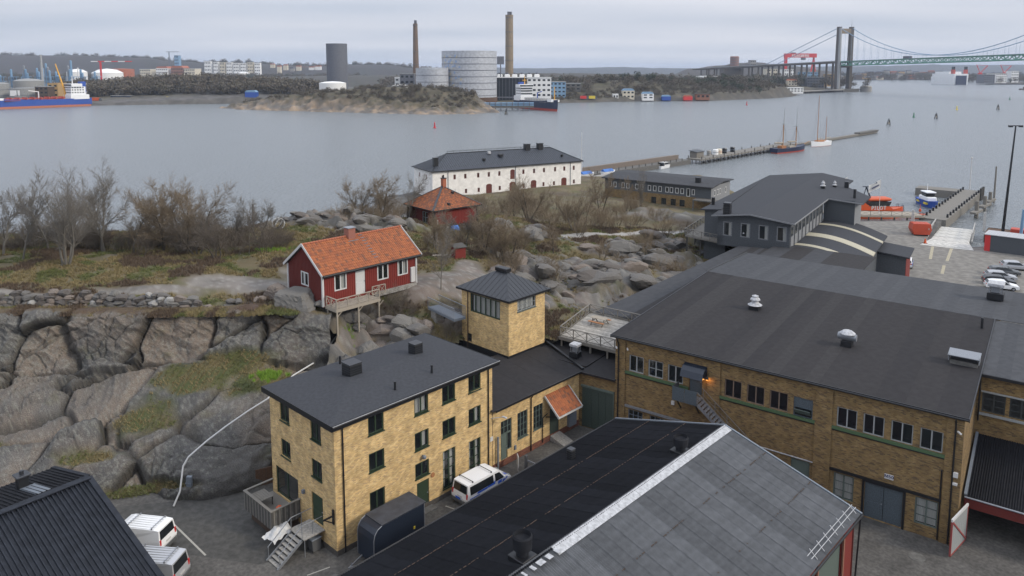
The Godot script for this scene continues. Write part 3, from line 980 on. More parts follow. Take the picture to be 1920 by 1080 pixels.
func door(parent: Node, o: Vector3, dir: Vector3, h: Array, material: Material, leaves := 1, called := "door") -> MeshInstance3D:
	var out := dir.cross(Vector3.UP)
	var m := MB.new()
	var w: float = h[2]
	for i in leaves:
		var x0 := w * i / leaves + 0.02
		var x1 := w * (i + 1) / leaves - 0.02
		m.bx(x0, x1, 0.02, h[3] - 0.02, -0.06, 0.0)
		for q in [[0.12, 0.46], [0.54, 0.92]]:
			m.bx(x0 + 0.14, x1 - 0.14, h[3] * q[0], h[3] * q[1], -0.01, 0.022)
	var d := part(called, m, material, parent)
	d.transform = Transform3D(Basis(dir, Vector3.UP, out), o + dir * h[0] + V(0, h[1], 0) - out * 0.08)
	var k := MB.new()
	k.box(V(w / leaves - 0.14, h[3] * 0.48, 0.05), V(0.14, 0.03, 0.04))
	k.box(V(w / leaves - 0.10, h[3] * 0.48, 0.02), V(0.04, 0.16, 0.03))
	part("handle", k, M["galvanised"], d)
	return d

func drainpipe(parent: Node, ps: Array, r := 0.055, material: Material = null) -> void:
	var m := MB.new()
	m.path(ps, r, 8)
	for i in ps.size() - 1:
		var d: Vector3 = ps[i + 1] - ps[i]
		var n := int(d.length() / 2.2)
		for k in n:
			var p: Vector3 = ps[i] + d * (float(k) + 0.5) / n
			m.tube(p - d.normalized() * 0.04, p + d.normalized() * 0.04, r * 1.35, r * 1.35, 8, true)
	part("drainpipe", m, material if material else M["black_metal"], parent)

# strips of roofing felt, each its own piece, between two edges (a0-a1 low edge, b0-b1 high edge)
func felt(parent: Node, a0: Vector3, a1: Vector3, b0: Vector3, b1: Vector3, n: int, mats: Array, called := "felt_strip") -> void:
	for i in n:
		var t0 := float(i) / n
		var t1 := float(i + 1) / n
		var lift := V(0, 0.006 * (i % 2), 0)
		var m := MB.new()
		m.slab(a0.lerp(a1, t0) + lift, a0.lerp(a1, t1) + lift, b0.lerp(b1, t1) + lift, b0.lerp(b1, t0) + lift, 0.05)
		part(called, m, M[mats[rng.randi() % mats.size()]], parent)

func vent_box(at: Vector3, s: Vector3, label: String, deg: float, kind := 0) -> void:
	var t := thing("roof_vent", label, "roof vent", at, deg)
	var m := MB.new()
	if kind == 0:   # boxed chimney of folded black sheet with a thin lid
		m.cham(V(0, s.y * 0.42, 0), V(s.x, s.y * 0.84, s.z), 0.03)
		part("body", m, M["black_metal"], t)
		m = MB.new()
		m.cham(V(0, s.y * 0.93, 0), V(s.x * 1.06, s.y * 0.12, s.z * 1.06), 0.03)
		part("lid", m, M["roof_metal"], t)
		for k in 3:
			m = MB.new()
			m.box(V(0, s.y * (0.3 + 0.16 * k), 0), V(s.x * 1.02, 0.04, s.z * 1.02))
			part("band", m, M["roof_metal"], t)
	elif kind == 1:   # fan cowl: curb, square housing, round hood
		m.cham(V(0, s.y * 0.2, 0), V(s.x, s.y * 0.4, s.z), 0.02)
		part("curb", m, M["black_metal"], t)
		m = MB.new()
		for k in 4:
			var a := TAU * k / 4 + PI / 4
			m.box(V(cos(a) * s.x * 0.5, s.y * 0.6, sin(a) * s.z * 0.5), V(0.06, s.y * 0.4, 0.06))
		m.box(V(0, s.y * 0.58, 0), V(s.x * 0.5, s.y * 0.34, s.z * 0.5))
		part("fan_housing", m, M["galvanised"], t)
		m = MB.new()
		m.cham(V(0, s.y * 0.88, 0), V(s.x * 1.0, s.y * 0.2, s.z * 1.0), 0.05)
		part("hood", m, M["zinc"], t)
	elif kind == 2:   # round ventilator
		m.cham(V(0, s.y * 0.1, 0), V(s.x * 1.2, s.y * 0.22, s.z * 1.2), 0.03)
		part("curb", m, M["black_metal"], t)
		m = MB.new()
		m.lathe(V(0, 0, 0), [[s.x * 0.36, s.y * 0.2], [s.x * 0.36, s.y * 0.42], [s.x * 0.55, s.y * 0.46], [s.x * 0.58, s.y * 0.9], [s.x * 0.5, s.y * 0.96], [s.x * 0.46, s.y * 0.8], [0.0, s.y * 0.76]], 18)
		part("cowl", m, M["sheet_dark_3"], t)
	elif kind == 3:   # bright rotating ventilator
		m.cham(V(0, s.y * 0.14, 0), V(s.x, s.y * 0.28, s.z), 0.03)
		part("curb", m, M["black_metal"], t)
		m = MB.new()
		m.lathe(V(0, 0, 0), [[s.x * 0.6, s.y * 0.3], [s.x * 0.72, s.y * 0.34], [s.x * 0.4, s.y * 0.46], [s.x * 0.28, s.y * 0.6], [s.x * 0.5, s.y * 0.66], [s.x * 0.46, s.y * 0.74], [s.x * 0.24, s.y * 0.86], [s.x * 0.34, s.y * 0.92], [0.0, s.y]], 16)
		part("cowl", m, M["zinc"], t)
	elif kind == 4:   # exhaust fan lying on a curb
		m.cham(V(0, s.y * 0.2, 0), V(s.x * 0.7, s.y * 0.4, s.z * 0.7), 0.03)
		part("curb", m, M["black_metal"], t)
		m = MB.new()
		m.tube(V(-s.x * 0.6, s.y * 0.62, 0), V(s.x * 0.6, s.y * 0.62, 0), s.y * 0.2, s.y * 0.2, 14, true)
		part("duct", m, M["galvanised"], t)
		m = MB.new()
		m.lathe(V(0, 0, 0), [[s.x * 0.5, s.y * 0.78], [s.x * 0.52, s.y * 0.84], [s.x * 0.3, s.y * 0.98], [0.0, s.y]], 16)
		part("hood", m, M["zinc"], t)
	else:   # plain pipe
		m.lathe(V(0, 0, 0), [[s.x * 0.5, 0], [s.x * 0.42, s.y * 0.85], [s.x * 0.55, s.y * 0.87], [s.x * 0.5, s.y], [0, s.y]], 10)
		part("pipe", m, M["black_metal"], t)

# ---------- the brick buildings round the yard ----------
func build_near() -> void:
	rng.seed = 77
	build_office()
	build_link()
	build_tower()
	build_hall()
	build_warehouse()
	build_corner_shed()
	build_yard_things()

func build_office() -> void:
	var t := thing("brick_office", "three-storey yellow brick building with flat-looking black hipped roof and green windows", "building", V(-12.62, 3, -50.45), -46.5)
	var L := 15.85
	var D := 9.0
	var H := 10.05
	var X := Vector3.RIGHT
	var Z := V(0, 0, 1)
	var front := []
	for x in [2.93, 7.28, 10.15, 13.05]:
		front.append([x, 8.1, 1.42, 1.46])
		front.append([x, 5.2, 1.42, 1.46])
	front.append([2.93, 2.0, 1.4, 1.6])
	front.append([2.93, -9, 0, 0])
	front.pop_back()
	front.append([7.28, 2.85, 1.42, 1.25])
	front.append([7.42, 0.15, 1.25, 2.3])
	front.append([10.15, 0.8, 1.38, 3.25])
	front.append([13.05, 0.7, 1.38, 3.1])
	wall(t, Vector3.ZERO, X, L, 0.0, H, front, M["yellow_brick"])
	var gs := {"m": M["green_paint"], "c": 2, "t": 0.11, "sill": M["green_paint"]}
	var k := 0
	for h in front:
		if h[2] < 1.3:
			continue
		var s := gs.duplicate()
		s.curtain = [0, 0, 2, 3, 0, 0, 0, 3, 0, 0, 1, 1][k % 12]
		if h[3] > 2.0:
			s.r = 4
			s.t = 0.1
		window(t, Vector3.ZERO, X, h, s)
		k += 1
	door(t, Vector3.ZERO, X, front[10], M["green_paint"])
	# short side, towards the left of the picture: runs from the back corner to the front corner
	var o := V(0, 0, -D)
	var side := []
	for v in [7.43, 3.05]:
		side.append([D - v, 7.95, 1.36, 1.45])
		side.append([D - v, 5.05, 1.36, 1.4])
	side.append([D - 8.42, 1.55, 3.3, 2.3])
	side.append([D - 3.22, 1.5, 1.5, 2.25])
	wall(t, o, Z, D, 0.0, H, side, M["yellow_brick"])
	for i in 4:
		window(t, o, Z, side[i], gs)
	window(t, o, Z, side[4], {"m": M["green_paint"], "c": 2, "t": 0.12}, "balcony_door")
	door(t, o, Z, side[5], M["green_paint"])
	wall(t, V(L, 0, 0), -Z, D, 0.0, H, [], M["yellow_brick"])
	wall(t, V(L, 0, -D), -X, L, 0.0, H, [], M["yellow_brick"])
	for y in [1.4, 4.6, 7.5]:
		var fl := MB.new()
		fl.bx(0.3, L - 0.3, y, y + 0.2, -D + 0.3, -0.4)
		part("floor_slab", fl, M["room"], t)
	var pw := MB.new()
	for x in [0.9, 5.5, 9.4, 12.3]:
		pw.bx(x - 0.06, x + 0.06, 0.1, H - 0.1, -D + 0.35, -1.2)
	part("partition", pw, M["room"], t)
	# plinth
	var m := MB.new()
	m.bx(-0.03, L, 0.0, 0.42, -0.1, 0.03)
	m.bx(-0.03, 0.1, 0.0, 0.42, -D, -0.1)
	part("plinth", m, M["plinth"], t)
	# roof: shallow hips, black edge board and gutter
	var e := 0.42
	var r := MB.new()
	var a := V(-e, H + 0.1, e)
	var b := V(L + e, H + 0.1, e)
	var c := V(L + e, H + 0.1, -D - e)
	var d := V(-e, H + 0.1, -D - e)
	var p := V(4.6, H + 0.78, -D / 2)
	var q := V(L - 4.6, H + 0.78, -D / 2)
	r.quad(a, b, q, p)
	r.tri(b, c, q)
	r.quad(c, d, p, q)
	r.tri(d, a, p)
	r.quad(d, c, b, a)
	var rf := part("roof", r, M["felt"], t)
	m = MB.new()
	m.bx(-e - 0.03, L + e + 0.03, H - 0.30, H + 0.13, e, e + 0.04)
	m.bx(-e - 0.04, -e, H - 0.30, H + 0.13, -D - e, e)
	m.bx(L + e, L + e + 0.04, H - 0.30, H + 0.13, -D - e, e)
	m.bx(-e, L + e, H - 0.2, H - 0.14, -D - e, e)
	part("edge_board", m, M["black_metal"], rf)
	m = MB.new()
	m.tube(V(-e, H + 0.02, e + 0.1), V(L + e, H + 0.02, e + 0.1), 0.075, 0.075, 8, true)
	part("gutter", m, M["black_metal"], rf)
	m = MB.new()
	m.tube(V(-e, H + 0.115, e + 0.14), V(L + e, H + 0.115, e + 0.14), 0.02, 0.02, 6, true)
	part("gutter_rim", m, M["zinc"], rf)
	drainpipe(t, [V(0.66, H - 0.05, e), V(0.66, H - 0.5, 0.1), V(0.66, 0.1, 0.1)])
	drainpipe(t, [V(15.3, H - 0.05, e), V(15.3, H - 0.5, 0.1), V(15.3, 0.5, 0.1)])
	# small fittings on the front
	m = MB.new()
	m.bx(3.05, 4.2, 1.78, 1.9, 0.0, 0.03)
	part("wall_grille", m, M["black_metal"], t)
	m = MB.new()
	m.tube(V(8.0, 4.62, 0.0), V(8.0, 4.62, 0.22), 0.05, 0.05, 8)
	m.lathe(V(8.0, 4.42, 0.26), [[0.0, 0.0], [0.16, 0.04], [0.17, 0.2], [0.08, 0.3], [0.0, 0.3]], 12)
	part("wall_lamp", m, M["steel_grey"], t)
	m = MB.new()
	m.tube(V(9.05, 2.55, 0.0), V(9.05, 2.55, 0.06), 0.2, 0.2, 16, true)
	part("round_badge", m, M["wood_orange"], t)
	m = MB.new()
	m.bx(7.2, 8.9, 0.0, 0.12, 0.03, 0.7)
	part("doorstep", m, M["concrete_dark"], t)
	m = MB.new()
	m.bx(-0.9, -0.05, 3.0, 3.1, -0.35, -0.25)
	m.bx(-0.1, 0.0, 2.4, 3.5, -0.4, -0.2)
	m.bar(V(-0.75, 3.0, -0.3), V(-0.08, 2.5, -0.3), 0.07, 0.07)
	part("sign_bracket", m, M["black_metal"], t)
	m = MB.new()
	m.box(V(-0.12, 3.35, -4.2), V(0.2, 0.3, 0.2))
	part("side_lamp", m, M["steel_grey"], t)
	vent_box(t.to_global(V(5.1, H + 0.6, -5.1)), V(1.15, 1.15, 1.15), "larger boxed black chimney on the hipped roof, nearer its short edge", -46.5, 0)
	vent_box(t.to_global(V(11.5, H + 0.6, -4.95)), V(0.9, 1.05, 0.9), "smaller boxed black chimney on the hipped roof, towards the brick tower", -46.5, 0)
	for z in [[6.2, 0.2, -0.97, "thin black vent pipe on the hipped roof, middle one of three"], [10.2, 0.25, -1.3, "thin black vent pipe on the hipped roof, closest to the brick tower"], [6.3, 0.15, -8.6, "thin black vent pipe at the back edge of the hipped roof"]]:
		vent_box(t.to_global(V(z[0], H + z[1], z[2])), V(0.2, 0.75, 0.2), z[3], -46.5, 5)
	# wooden balcony with a boarded front
	var bal := thing("wooden_balcony", "weathered grey boarded balcony on a brown base by the glazed door", "balcony", V(-12.62, 3, -50.45), -46.5)
	m = MB.new()
	m.bx(-2.4, -0.02, 1.32, 1.42, -9.0, -4.85)
	part("deck", m, M["wood_grey"], bal)
	m = MB.new()
	m.bx(-2.0, -0.02, 0.0, 1.3, -8.8, -5.2)
	part("base", m, M["house_brown"], bal)
	for i in 28:
		m = MB.new()
		m.bx(-2.46, -2.42, 1.0, 2.45 - 0.02 * (i % 3), -9.0 + i * 0.148, -9.0 + i * 0.148 + 0.13)
		part("board", m, M[["wood_grey", "wood_dark", "concrete_dark"][i % 3]], bal)
	for i in 16:
		m = MB.new()
		m.bx(-2.42 + i * 0.15, -2.42 + i * 0.15 + 0.13, 1.0, 2.45 - 0.02 * (i % 2), -4.85, -4.81)
		part("board", m, M[["wood_dark", "wood_grey", "concrete_dark"][i % 3]], bal)
	m = MB.new()
	m.bx(-2.52, -2.3, 2.44, 2.5, -9.05, -4.75)
	m.bx(-2.3, -0.02, 2.44, 2.5, -4.95, -4.75)
	m.bx(-2.3, -0.02, 2.44, 2.5, -9.05, -8.85)
	part("top_rail", m, M["wood_grey"], bal)
	m = MB.new()
	m.lathe(V(0, 0, 0), [[0, 0], [0.12, 0.02], [0.24, 0.12], [0.29, 0.27], [0.24, 0.43], [0.12, 0.53], [0, 0.55]], 16)
	solo("orange_ball", "round orange ball lying on the grey balcony deck", "ball", m, M["orange"], t.to_global(V(-1.2, 1.43, -5.9)))
	var tb := thing("balcony_table", "weathered slatted table standing on the grey balcony", "table", t.to_global(V(-1.5, 1.42, -7.9)), -46.5)
	for i in 6:
		m = MB.new()
		m.box(V(-0.55 + i * 0.2, 0.72, 0), V(0.18, 0.04, 1.5))
		part("slat", m, M["wood_grey"], tb)
	for s in [[-0.5, -0.6], [0.5, -0.6], [-0.5, 0.6], [0.5, 0.6]]:
		m = MB.new()
		m.box(V(s[0], 0.35, s[1]), V(0.07, 0.7, 0.07))
		part("leg", m, M["wood_dark"], tb)
	# outside stair
	var st := thing("steel_stair", "grey steel stair with landing below the green side door", "stair", V(-12.62, 3, -50.45), -46.5)
	m = MB.new()
	m.bx(-1.75, -0.02, 1.36, 1.42, -3.5, -1.5)
	part("landing", m, M["concrete"], st)
	for i in 7:
		m = MB.new()
		m.bx(-1.78 - i * 0.27 - 0.27, -1.78 - i * 0.27 + 0.02, 1.17 - i * 0.19, 1.21 - i * 0.19, -3.2, -1.8)
		part("tread", m, M["concrete"], st)
	for z in [-3.25, -1.75]:
		m = MB.new()
		m.bar(V(-1.75, 1.3, z), V(-3.75, -0.0, z), 0.05, 0.22)
		part("stringer", m, M["galvanised"], st)
		m = MB.new()
		m.path([V(-0.05, 2.4, z), V(-1.75, 2.4, z), V(-3.65, 1.0, z)], 0.03)
		for q2 in [[-0.9, 1.4, 2.4], [-1.75, 1.4, 2.4], [-3.6, 0.1, 1.03]]:
			m.tube(V(q2[0], q2[1], z), V(q2[0], q2[2], z), 0.025, 0.025, 6)
		part("handrail", m, M["galvanised"], st)
	m = MB.new()
	for s in [[-1.65, -3.4], [-1.65, -1.6]]:
		m.tube(V(s[0], 0, s[1]), V(s[0], 1.36, s[1]), 0.035, 0.035, 6)
	part("post", m, M["galvanised"], st)
	# bin and tarpaulin
	var bn := thing("wheeled_bin", "dark grey wheeled bin standing under the stair landing", "bin", t.to_global(V(-0.7, 0, -1.9)), -46.5)
	m = MB.new()
	m.prism(PackedVector2Array([Vector2(-0.3, 0.08), Vector2(0.3, 0.08), Vector2(0.38, 0.95), Vector2(-0.38, 0.95)]), -0.35, 0.35)
	part("body", m, M["car_grey"], bn)
	m = MB.new()
	m.cham(V(0, 1.0, 0), V(0.82, 0.1, 0.78), 0.03)
	part("lid", m, M["steel_grey"], bn)
	for s in [-0.3, 0.3]:
		m = MB.new()
		m.tube(V(-0.3, 0.1, s - 0.04), V(-0.3, 0.1, s + 0.04), 0.1, 0.1, 10, true)
		part("wheel", m, M["tyre"], bn)
	m = MB.new()
	var tn := FastNoiseLite.new()
	tn.seed = 4
	tn.frequency = 1.3
	for i in 12:
		for j in 9:
			var f := func(a2: int, b2: int) -> Vector3:
				var x := -0.9 + a2 * 0.15
				var y := -0.65 + b2 * 0.15
				return V(x, 0.55 - 0.35 * absf(y) - 0.25 * maxf(0.0, -x) + 0.28 * tn.get_noise_2d(x, y), y)
			m.quad(f.call(i, j + 1), f.call(i + 1, j + 1), f.call(i + 1, j), f.call(i, j))
	solo("crumpled_tarpaulin", "crumpled pale grey tarpaulin draped beside the steel stair", "tarpaulin", m, M["plastic_white"], t.to_global(V(-2.4, 0.9, -4.1)), -60.0)

func build_link() -> void:
	# low brick wing in line with the office front, with the gate wall that closes the yard
	var t := thing("brick_wing", "low brick wing with black felt roof between office and hall", "building", V(-12.62, 3, -50.45), -46.5)
	var X := Vector3.RIGHT
	var x0 := 15.9
	var x1 := 27.9
	var H := 5.65
	var holes := [[16.9, 0.55, 1.4, 3.65], [19.05, 1.8, 1.35, 2.45], [21.2, 1.85, 1.33, 2.3], [23.5, 0.5, 1.4, 2.6], [25.95, 1.9, 1.2, 0.9]]
	wall(t, V(0, 0, 0) + X * x0, X, x1 - x0, 0.0, H, holes.map(func(h): return [h[0] - x0, h[1], h[2], h[3]]), M["yellow_brick"])
	var gg := {"m": M["frame_grey_green"], "c": 3, "r": 4, "t": 0.07, "sill": M["frame_grey_green"], "curtain": 0}
	window(t, Vector3.ZERO, X, [16.9, 2.9, 1.4, 1.3], {"m": M["frame_grey_green"], "c": 3, "r": 2, "t": 0.07})
	door(t, Vector3.ZERO, X, [16.9, 0.55, 0.85, 2.33], M["frame_grey_green"])
	window(t, Vector3.ZERO, X, [17.78, 1.3, 0.5, 1.58], {"m": M["frame_grey_green"], "c": 1, "r": 1, "t": 0.05})
	for i in [1, 2]:
		window(t, Vector3.ZERO, X, holes[i], gg)
	door(t, Vector3.ZERO, X, holes[3], M["gate_green"])
	window(t, Vector3.ZERO, X, holes[4], {"m": M["frame_grey_green"], "c": 2, "r": 2, "t": 0.06})
	var m := MB.new()
	m.bx(17.78, 18.3, 0.55, 1.3, -0.16, -0.02)
	part("wall_infill", m, M["yellow_brick"], t)
	m = MB.new()
	m.bx(x0, x1, 0.0, 0.6, 0.0, 0.035)
	part("plinth", m, M["red_brick"], t)
	m = MB.new()
	m.bx(x0 + 0.2, x1, 0.2, 0.4, -8.6, -0.3)
	part("floor_slab", m, M["room"], t)
	# roof
	var hi := 6.05
	felt(t, V(x0 - 0.3, H + 0.05, 0.35), V(x1 + 0.2, H + 0.05, 0.35), V(x0 - 0.3, hi, -8.8), V(x1 + 1.6, hi, -7.5), 11, ["felt_low", "felt_a"])
	m = MB.new()
	m.bx(x0, x1 + 0.15, H - 0.12, H + 0.07, 0.36, 0.44)
	part("gutter", m, M["black_metal"], t)
	m = MB.new()
	m.bar(V(x1 + 0.2, H + 0.12, 0.3), V(x1 + 2.9, hi + 0.12, -7.2), 0.24, 0.3)
	part("roof_verge", m, M["black_metal"], t)
	drainpipe(t, [V(20.78, H - 0.05, 0.38), V(20.78, H - 0.5, 0.1), V(20.78, 0.1, 0.1)])
	drainpipe(t, [V(23.05, 2.9, 0.1), V(22.4, 2.7, 0.1), V(22.4, 0.3, 0.1)], 0.045)
	# street lamp arm on the wall and notice
	m = MB.new()
	m.tube(V(15.7, 5.0, 0.05), V(16.3, 5.15, 0.8), 0.035, 0.03, 6)
	m.cham(V(16.4, 5.15, 0.95), V(0.22, 0.1, 0.5), 0.03)
	part("lamp_arm", m, M["zinc"], t)
	m = MB.new()
	m.bx(15.55, 15.9, 2.9, 3.3, 0.02, 0.05)
	part("notice", m, M["white_paint"], t)
	m = MB.new()
	m.bx(18.6, 18.8, 1.0, 1.4, 0.0, 0.12)
	part("meter_box", m, M["steel_grey"], t)
	m = MB.new()
	m.bx(26.1, 27.2, 0.5, 1.75, 0.0, 0.3)
	part("switch_cabinet", m, M["steel_grey"], t)
	# concrete ramp and steps at the double door
	m = MB.new()
	m.prism(PackedVector2Array([Vector2(-1.7, 0.0), Vector2(0.0, 0.0), Vector2(0.0, 0.5), Vector2(-1.7, 0.06)]), 23.55, 24.95, Basis(V(0, 0, -1), Vector3.UP, Vector3.RIGHT))
	solo("door_ramp", "small concrete ramp up to the door below the tiled canopy", "ramp", m, M["concrete"], t.position, -46.5)
	# tiled canopy
	var c := thing("tiled_canopy", "small canopy of orange clay tiles over the wing door", "canopy", V(-12.62, 3, -50.45), -46.5)
	tile_slope(c, V(22.75, 3.2, 1.75), V(26.1, 3.2, 1.75), V(22.75, 4.75, 0.05), V(26.1, 4.75, 0.05), 0.24, 0.3)
	m = MB.new()
	for x in [22.68, 26.17]:
		m.bar(V(x, 3.12, 1.8), V(x, 4.7, 0.05), 0.06, 0.2)
	m.bx(22.65, 26.2, 3.02, 3.18, 1.72, 1.8)
	part("edge_board", m, M["white_paint"], c)
	m = MB.new()
	for x in [22.9, 25.9]:
		m.bar(V(x, 3.1, 1.5), V(x, 2.6, 0.05), 0.08, 0.08)
	part("bracket", m, M["black_metal"], c)
	# gate wall towards the hall
	var k := t.to_global(V(27.9, 0, 0))
	var g := thing("gate_wall", "brick wall with tall green sliding gate between wing and hall", "gate", k, 33.2)
	wall(g, Vector3.ZERO, X, 4.1, 0.0, 5.65, [[0.5, 0.1, 3.15, 4.1]], M["hall_brick"], "wall", 0.12)
	m = MB.new()
	m.bx(0.4, 1.4, 0.1, 4.15, -0.02, 0.06)
	part("gate_leaf", m, M["gate_green"], g)
	for i in 3:
		m = MB.new()
		m.bx(1.43 + i * 0.77, 1.43 + i * 0.77 + 0.74, 0.1, 4.15, -0.02, 0.06)
		part("gate_leaf", m, M["gate_green"], g)
	m = MB.new()
	m.bx(0.46, 1.36, 0.16, 2.5, 0.06, 0.09)
	part("wicket_door", m, M["gate_green"], g)
	m = MB.new()
	m.bx(0.3, 3.85, 4.16, 4.34, 0.0, 0.2)
	m.bx(3.74, 3.82, 0.1, 4.2, 0.0, 0.12)
	part("gate_rail", m, M["frame_grey_green"], g)
	felt(g, V(0.0, 5.7, 0.3), V(4.05, 5.7, 0.3), V(0.4, 6.0, -11.0), V(4.05, 6.0, -11.0), 4, ["felt_low", "felt_a"])
	m = MB.new()
	m.bx(0.0, 4.0, 5.5, 5.7, 0.3, 0.36)
	part("gutter", m, M["black_metal"], g)
	# felt over the low block behind the gate, under the deck
	var lb := thing("low_block", "low black felt roof behind the gate, below the timber terrace", "building", V(9.892, 3, -68.522), 36.5)
	m = MB.new()
	m.bx(-9.4, -3.9, 0.0, 5.8, -12.0, -0.6)
	part("wall", m, M["hall_brick"], lb)
	felt(lb, V(-10.2, 5.86, -0.5), V(-3.6, 5.86, -0.5), V(-9.6, 6.0, -12.2), V(-3.6, 6.0, -12.2), 6, ["felt_low", "felt_a"])
	vent_box(lb.to_global(V(-5.7, 5.9, -1.9)), V(0.95, 1.5, 0.95), "square fan cowl with pale hood on the low roof by the terrace", 36.5, 1)

# clay tiles on one slope (low edge a0-a1, ridge b0-b1): rows of curved tiles, one mesh, since each is a few pixels
func tile_slope(parent: Node, a0: Vector3, a1: Vector3, b0: Vector3, b1: Vector3, w: float, h: float, tri_ := false, dark := 0.0) -> void:
	var m := MB.new()
	m.tinted = true
	var nr := int((b0 - a0).length() / h)
	var up := (b0 - a0).cross(a1 - a0).normalized() * -1.0
	if up.y < 0:
		up = -up
	for j in nr:
		var f0 := float(j) / nr
		var f1 := float(j + 1) / nr + 0.12 / nr
		var l0 := a0.lerp(b0, f0) + up * 0.035
		var l1 := a1.lerp(b1, f0) + up * 0.035
		var h0 := a0.lerp(b0, minf(f1, 1.0))
		var h1 := a1.lerp(b1, minf(f1, 1.0))
		var n := maxi(1, int((l1 - l0).length() / w))
		for i in n:
			var s := float(i) / n
			var e := float(i + 1) / n
			var k := rng.randf()
			var c := Color(0.46, 0.150, 0.052).lerp(Color(0.31, 0.098, 0.042), k)
			if rng.randf() < 0.12 + dark:
				c = c.lerp(Color(0.15, 0.075, 0.05), 0.7)
			m.col = c
			var mid := s * 0.62 + e * 0.38
			var p0 := l0.lerp(l1, s)
			var p1 := l0.lerp(l1, mid) + up * 0.05
			var p2 := l0.lerp(l1, e)
			var q0 := h0.lerp(h1, s)
			var q1 := h0.lerp(h1, mid) + up * 0.05
			var q2 := h0.lerp(h1, e)
			m.quad(p0, p1, q1, q0)
			m.quad(p1, p2, q2, q1)
			m.tri(p0, p2, p1)
	var o := part("roof_tiles", m, M["tile"], parent)
	o.set_meta("kind", "stuff")

func build_tower() -> void:
	var o := V(-12.62, 3, -50.45) + Basis(Vector3.UP, deg_to_rad(46.5)) * V(24.7, 0, -6.5)
	var t := thing("brick_tower", "square brick stair tower with black pyramid roof and high window bands", "tower", o, -46.5)
	var X := Vector3.RIGHT
	var Z := V(0, 0, 1)
	var W := 5.5
	var D := 6.9
	var H := 12.05
	wall(t, Vector3.ZERO, X, W, 4.5, H, [[1.27, 10.5, 2.8, 1.2]], M["yellow_brick"])
	wall(t, V(0, 0, -D), Z, D, 4.5, H, [[D - 5.6, 9.65, 4.4, 2.0], [0.75, 6.3, 0.75, 0.9]], M["yellow_brick"])
	wall(t, V(W, 0, 0), -Z, D, 4.5, H, [], M["yellow_brick"])
	wall(t, V(W, 0, -D), -X, W, 4.5, H, [], M["yellow_brick"])
	window(t, Vector3.ZERO, X, [1.27, 10.5, 2.8, 1.2], {"m": M["frame_pale"], "c": 4, "r": 2, "t": 0.08, "sill": M["frame_grey_green"], "curtain": 2})
	window(t, V(0, 0, -D), Z, [D - 5.6, 9.65, 4.4, 2.0], {"m": M["green_paint"], "c": 6, "r": 1, "t": 0.13, "curtain": 2})
	window(t, V(0, 0, -D), Z, [0.75, 6.3, 0.75, 0.9], {"m": M["frame_dark"], "c": 1, "r": 1})
	var m := MB.new()
	m.bx(0.2, W - 0.2, 8.9, 9.1, -D + 0.2, -0.2)
	part("floor_slab", m, M["room"], t)
	m = MB.new()
	m.bx(-0.12, W, 4.9, 6.2, -0.1, 0.05)
	m.bx(-0.12, 0.0, 4.9, 6.2, -D, -0.1)
	part("flashing", m, M["black_metal"], t)
	var e := 0.42
	var a := V(-e, H, e)
	var b := V(W + e, H, e)
	var c := V(W + e, H, -D - e)
	var d := V(-e, H, -D - e)
	var p := V(W / 2, H + 1.9, -D / 2 + 0.55)
	var q := V(W / 2, H + 1.9, -D / 2 - 0.55)
	m = MB.new()
	m.tri(a, b, p)
	m.quad(b, c, q, p)
	m.tri(c, d, q)
	m.quad(d, a, p, q)
	m.quad(d, c, b, a)
	var r := part("roof", m, M["roof_metal"], t)
	m = MB.new()
	for i in 11:
		var f := float(i + 1) / 12
		var s := a.lerp(b, f)
		m.bar(s, s.lerp(V(s.x, H + 1.9, p.z), minf(f, 1 - f) * 2), 0.035, 0.05)
		var s2 := d.lerp(a, f)
		var g := clampf(minf(f, 1 - f) * 2.35, 0, 1)
		m.bar(s2, s2.lerp(V(p.x, H + 1.9, s2.z), g), 0.035, 0.05)
	part("seam", m, M["roof_metal"], r)
	m = MB.new()
	for s in [[a, b], [b, c], [c, d], [d, a]]:
		m.bar(s[0] - V(0, 0.07, 0), s[1] - V(0, 0.07, 0), 0.1, 0.2)
	part("gutter", m, M["black_metal"], r)
	m = MB.new()
	m.cham(p.lerp(q, 0.5) + V(0, 0.1, 0), V(0.8, 0.4, 1.7), 0.05)
	part("ridge_cap", m, M["black_metal"], r)
	drainpipe(t, [V(0.05, H - 0.1, -D + 0.9), V(-0.1, H - 0.6, -D + 1.0), V(-0.1, 5.5, -D + 1.0)], 0.05, M["house_brown"])

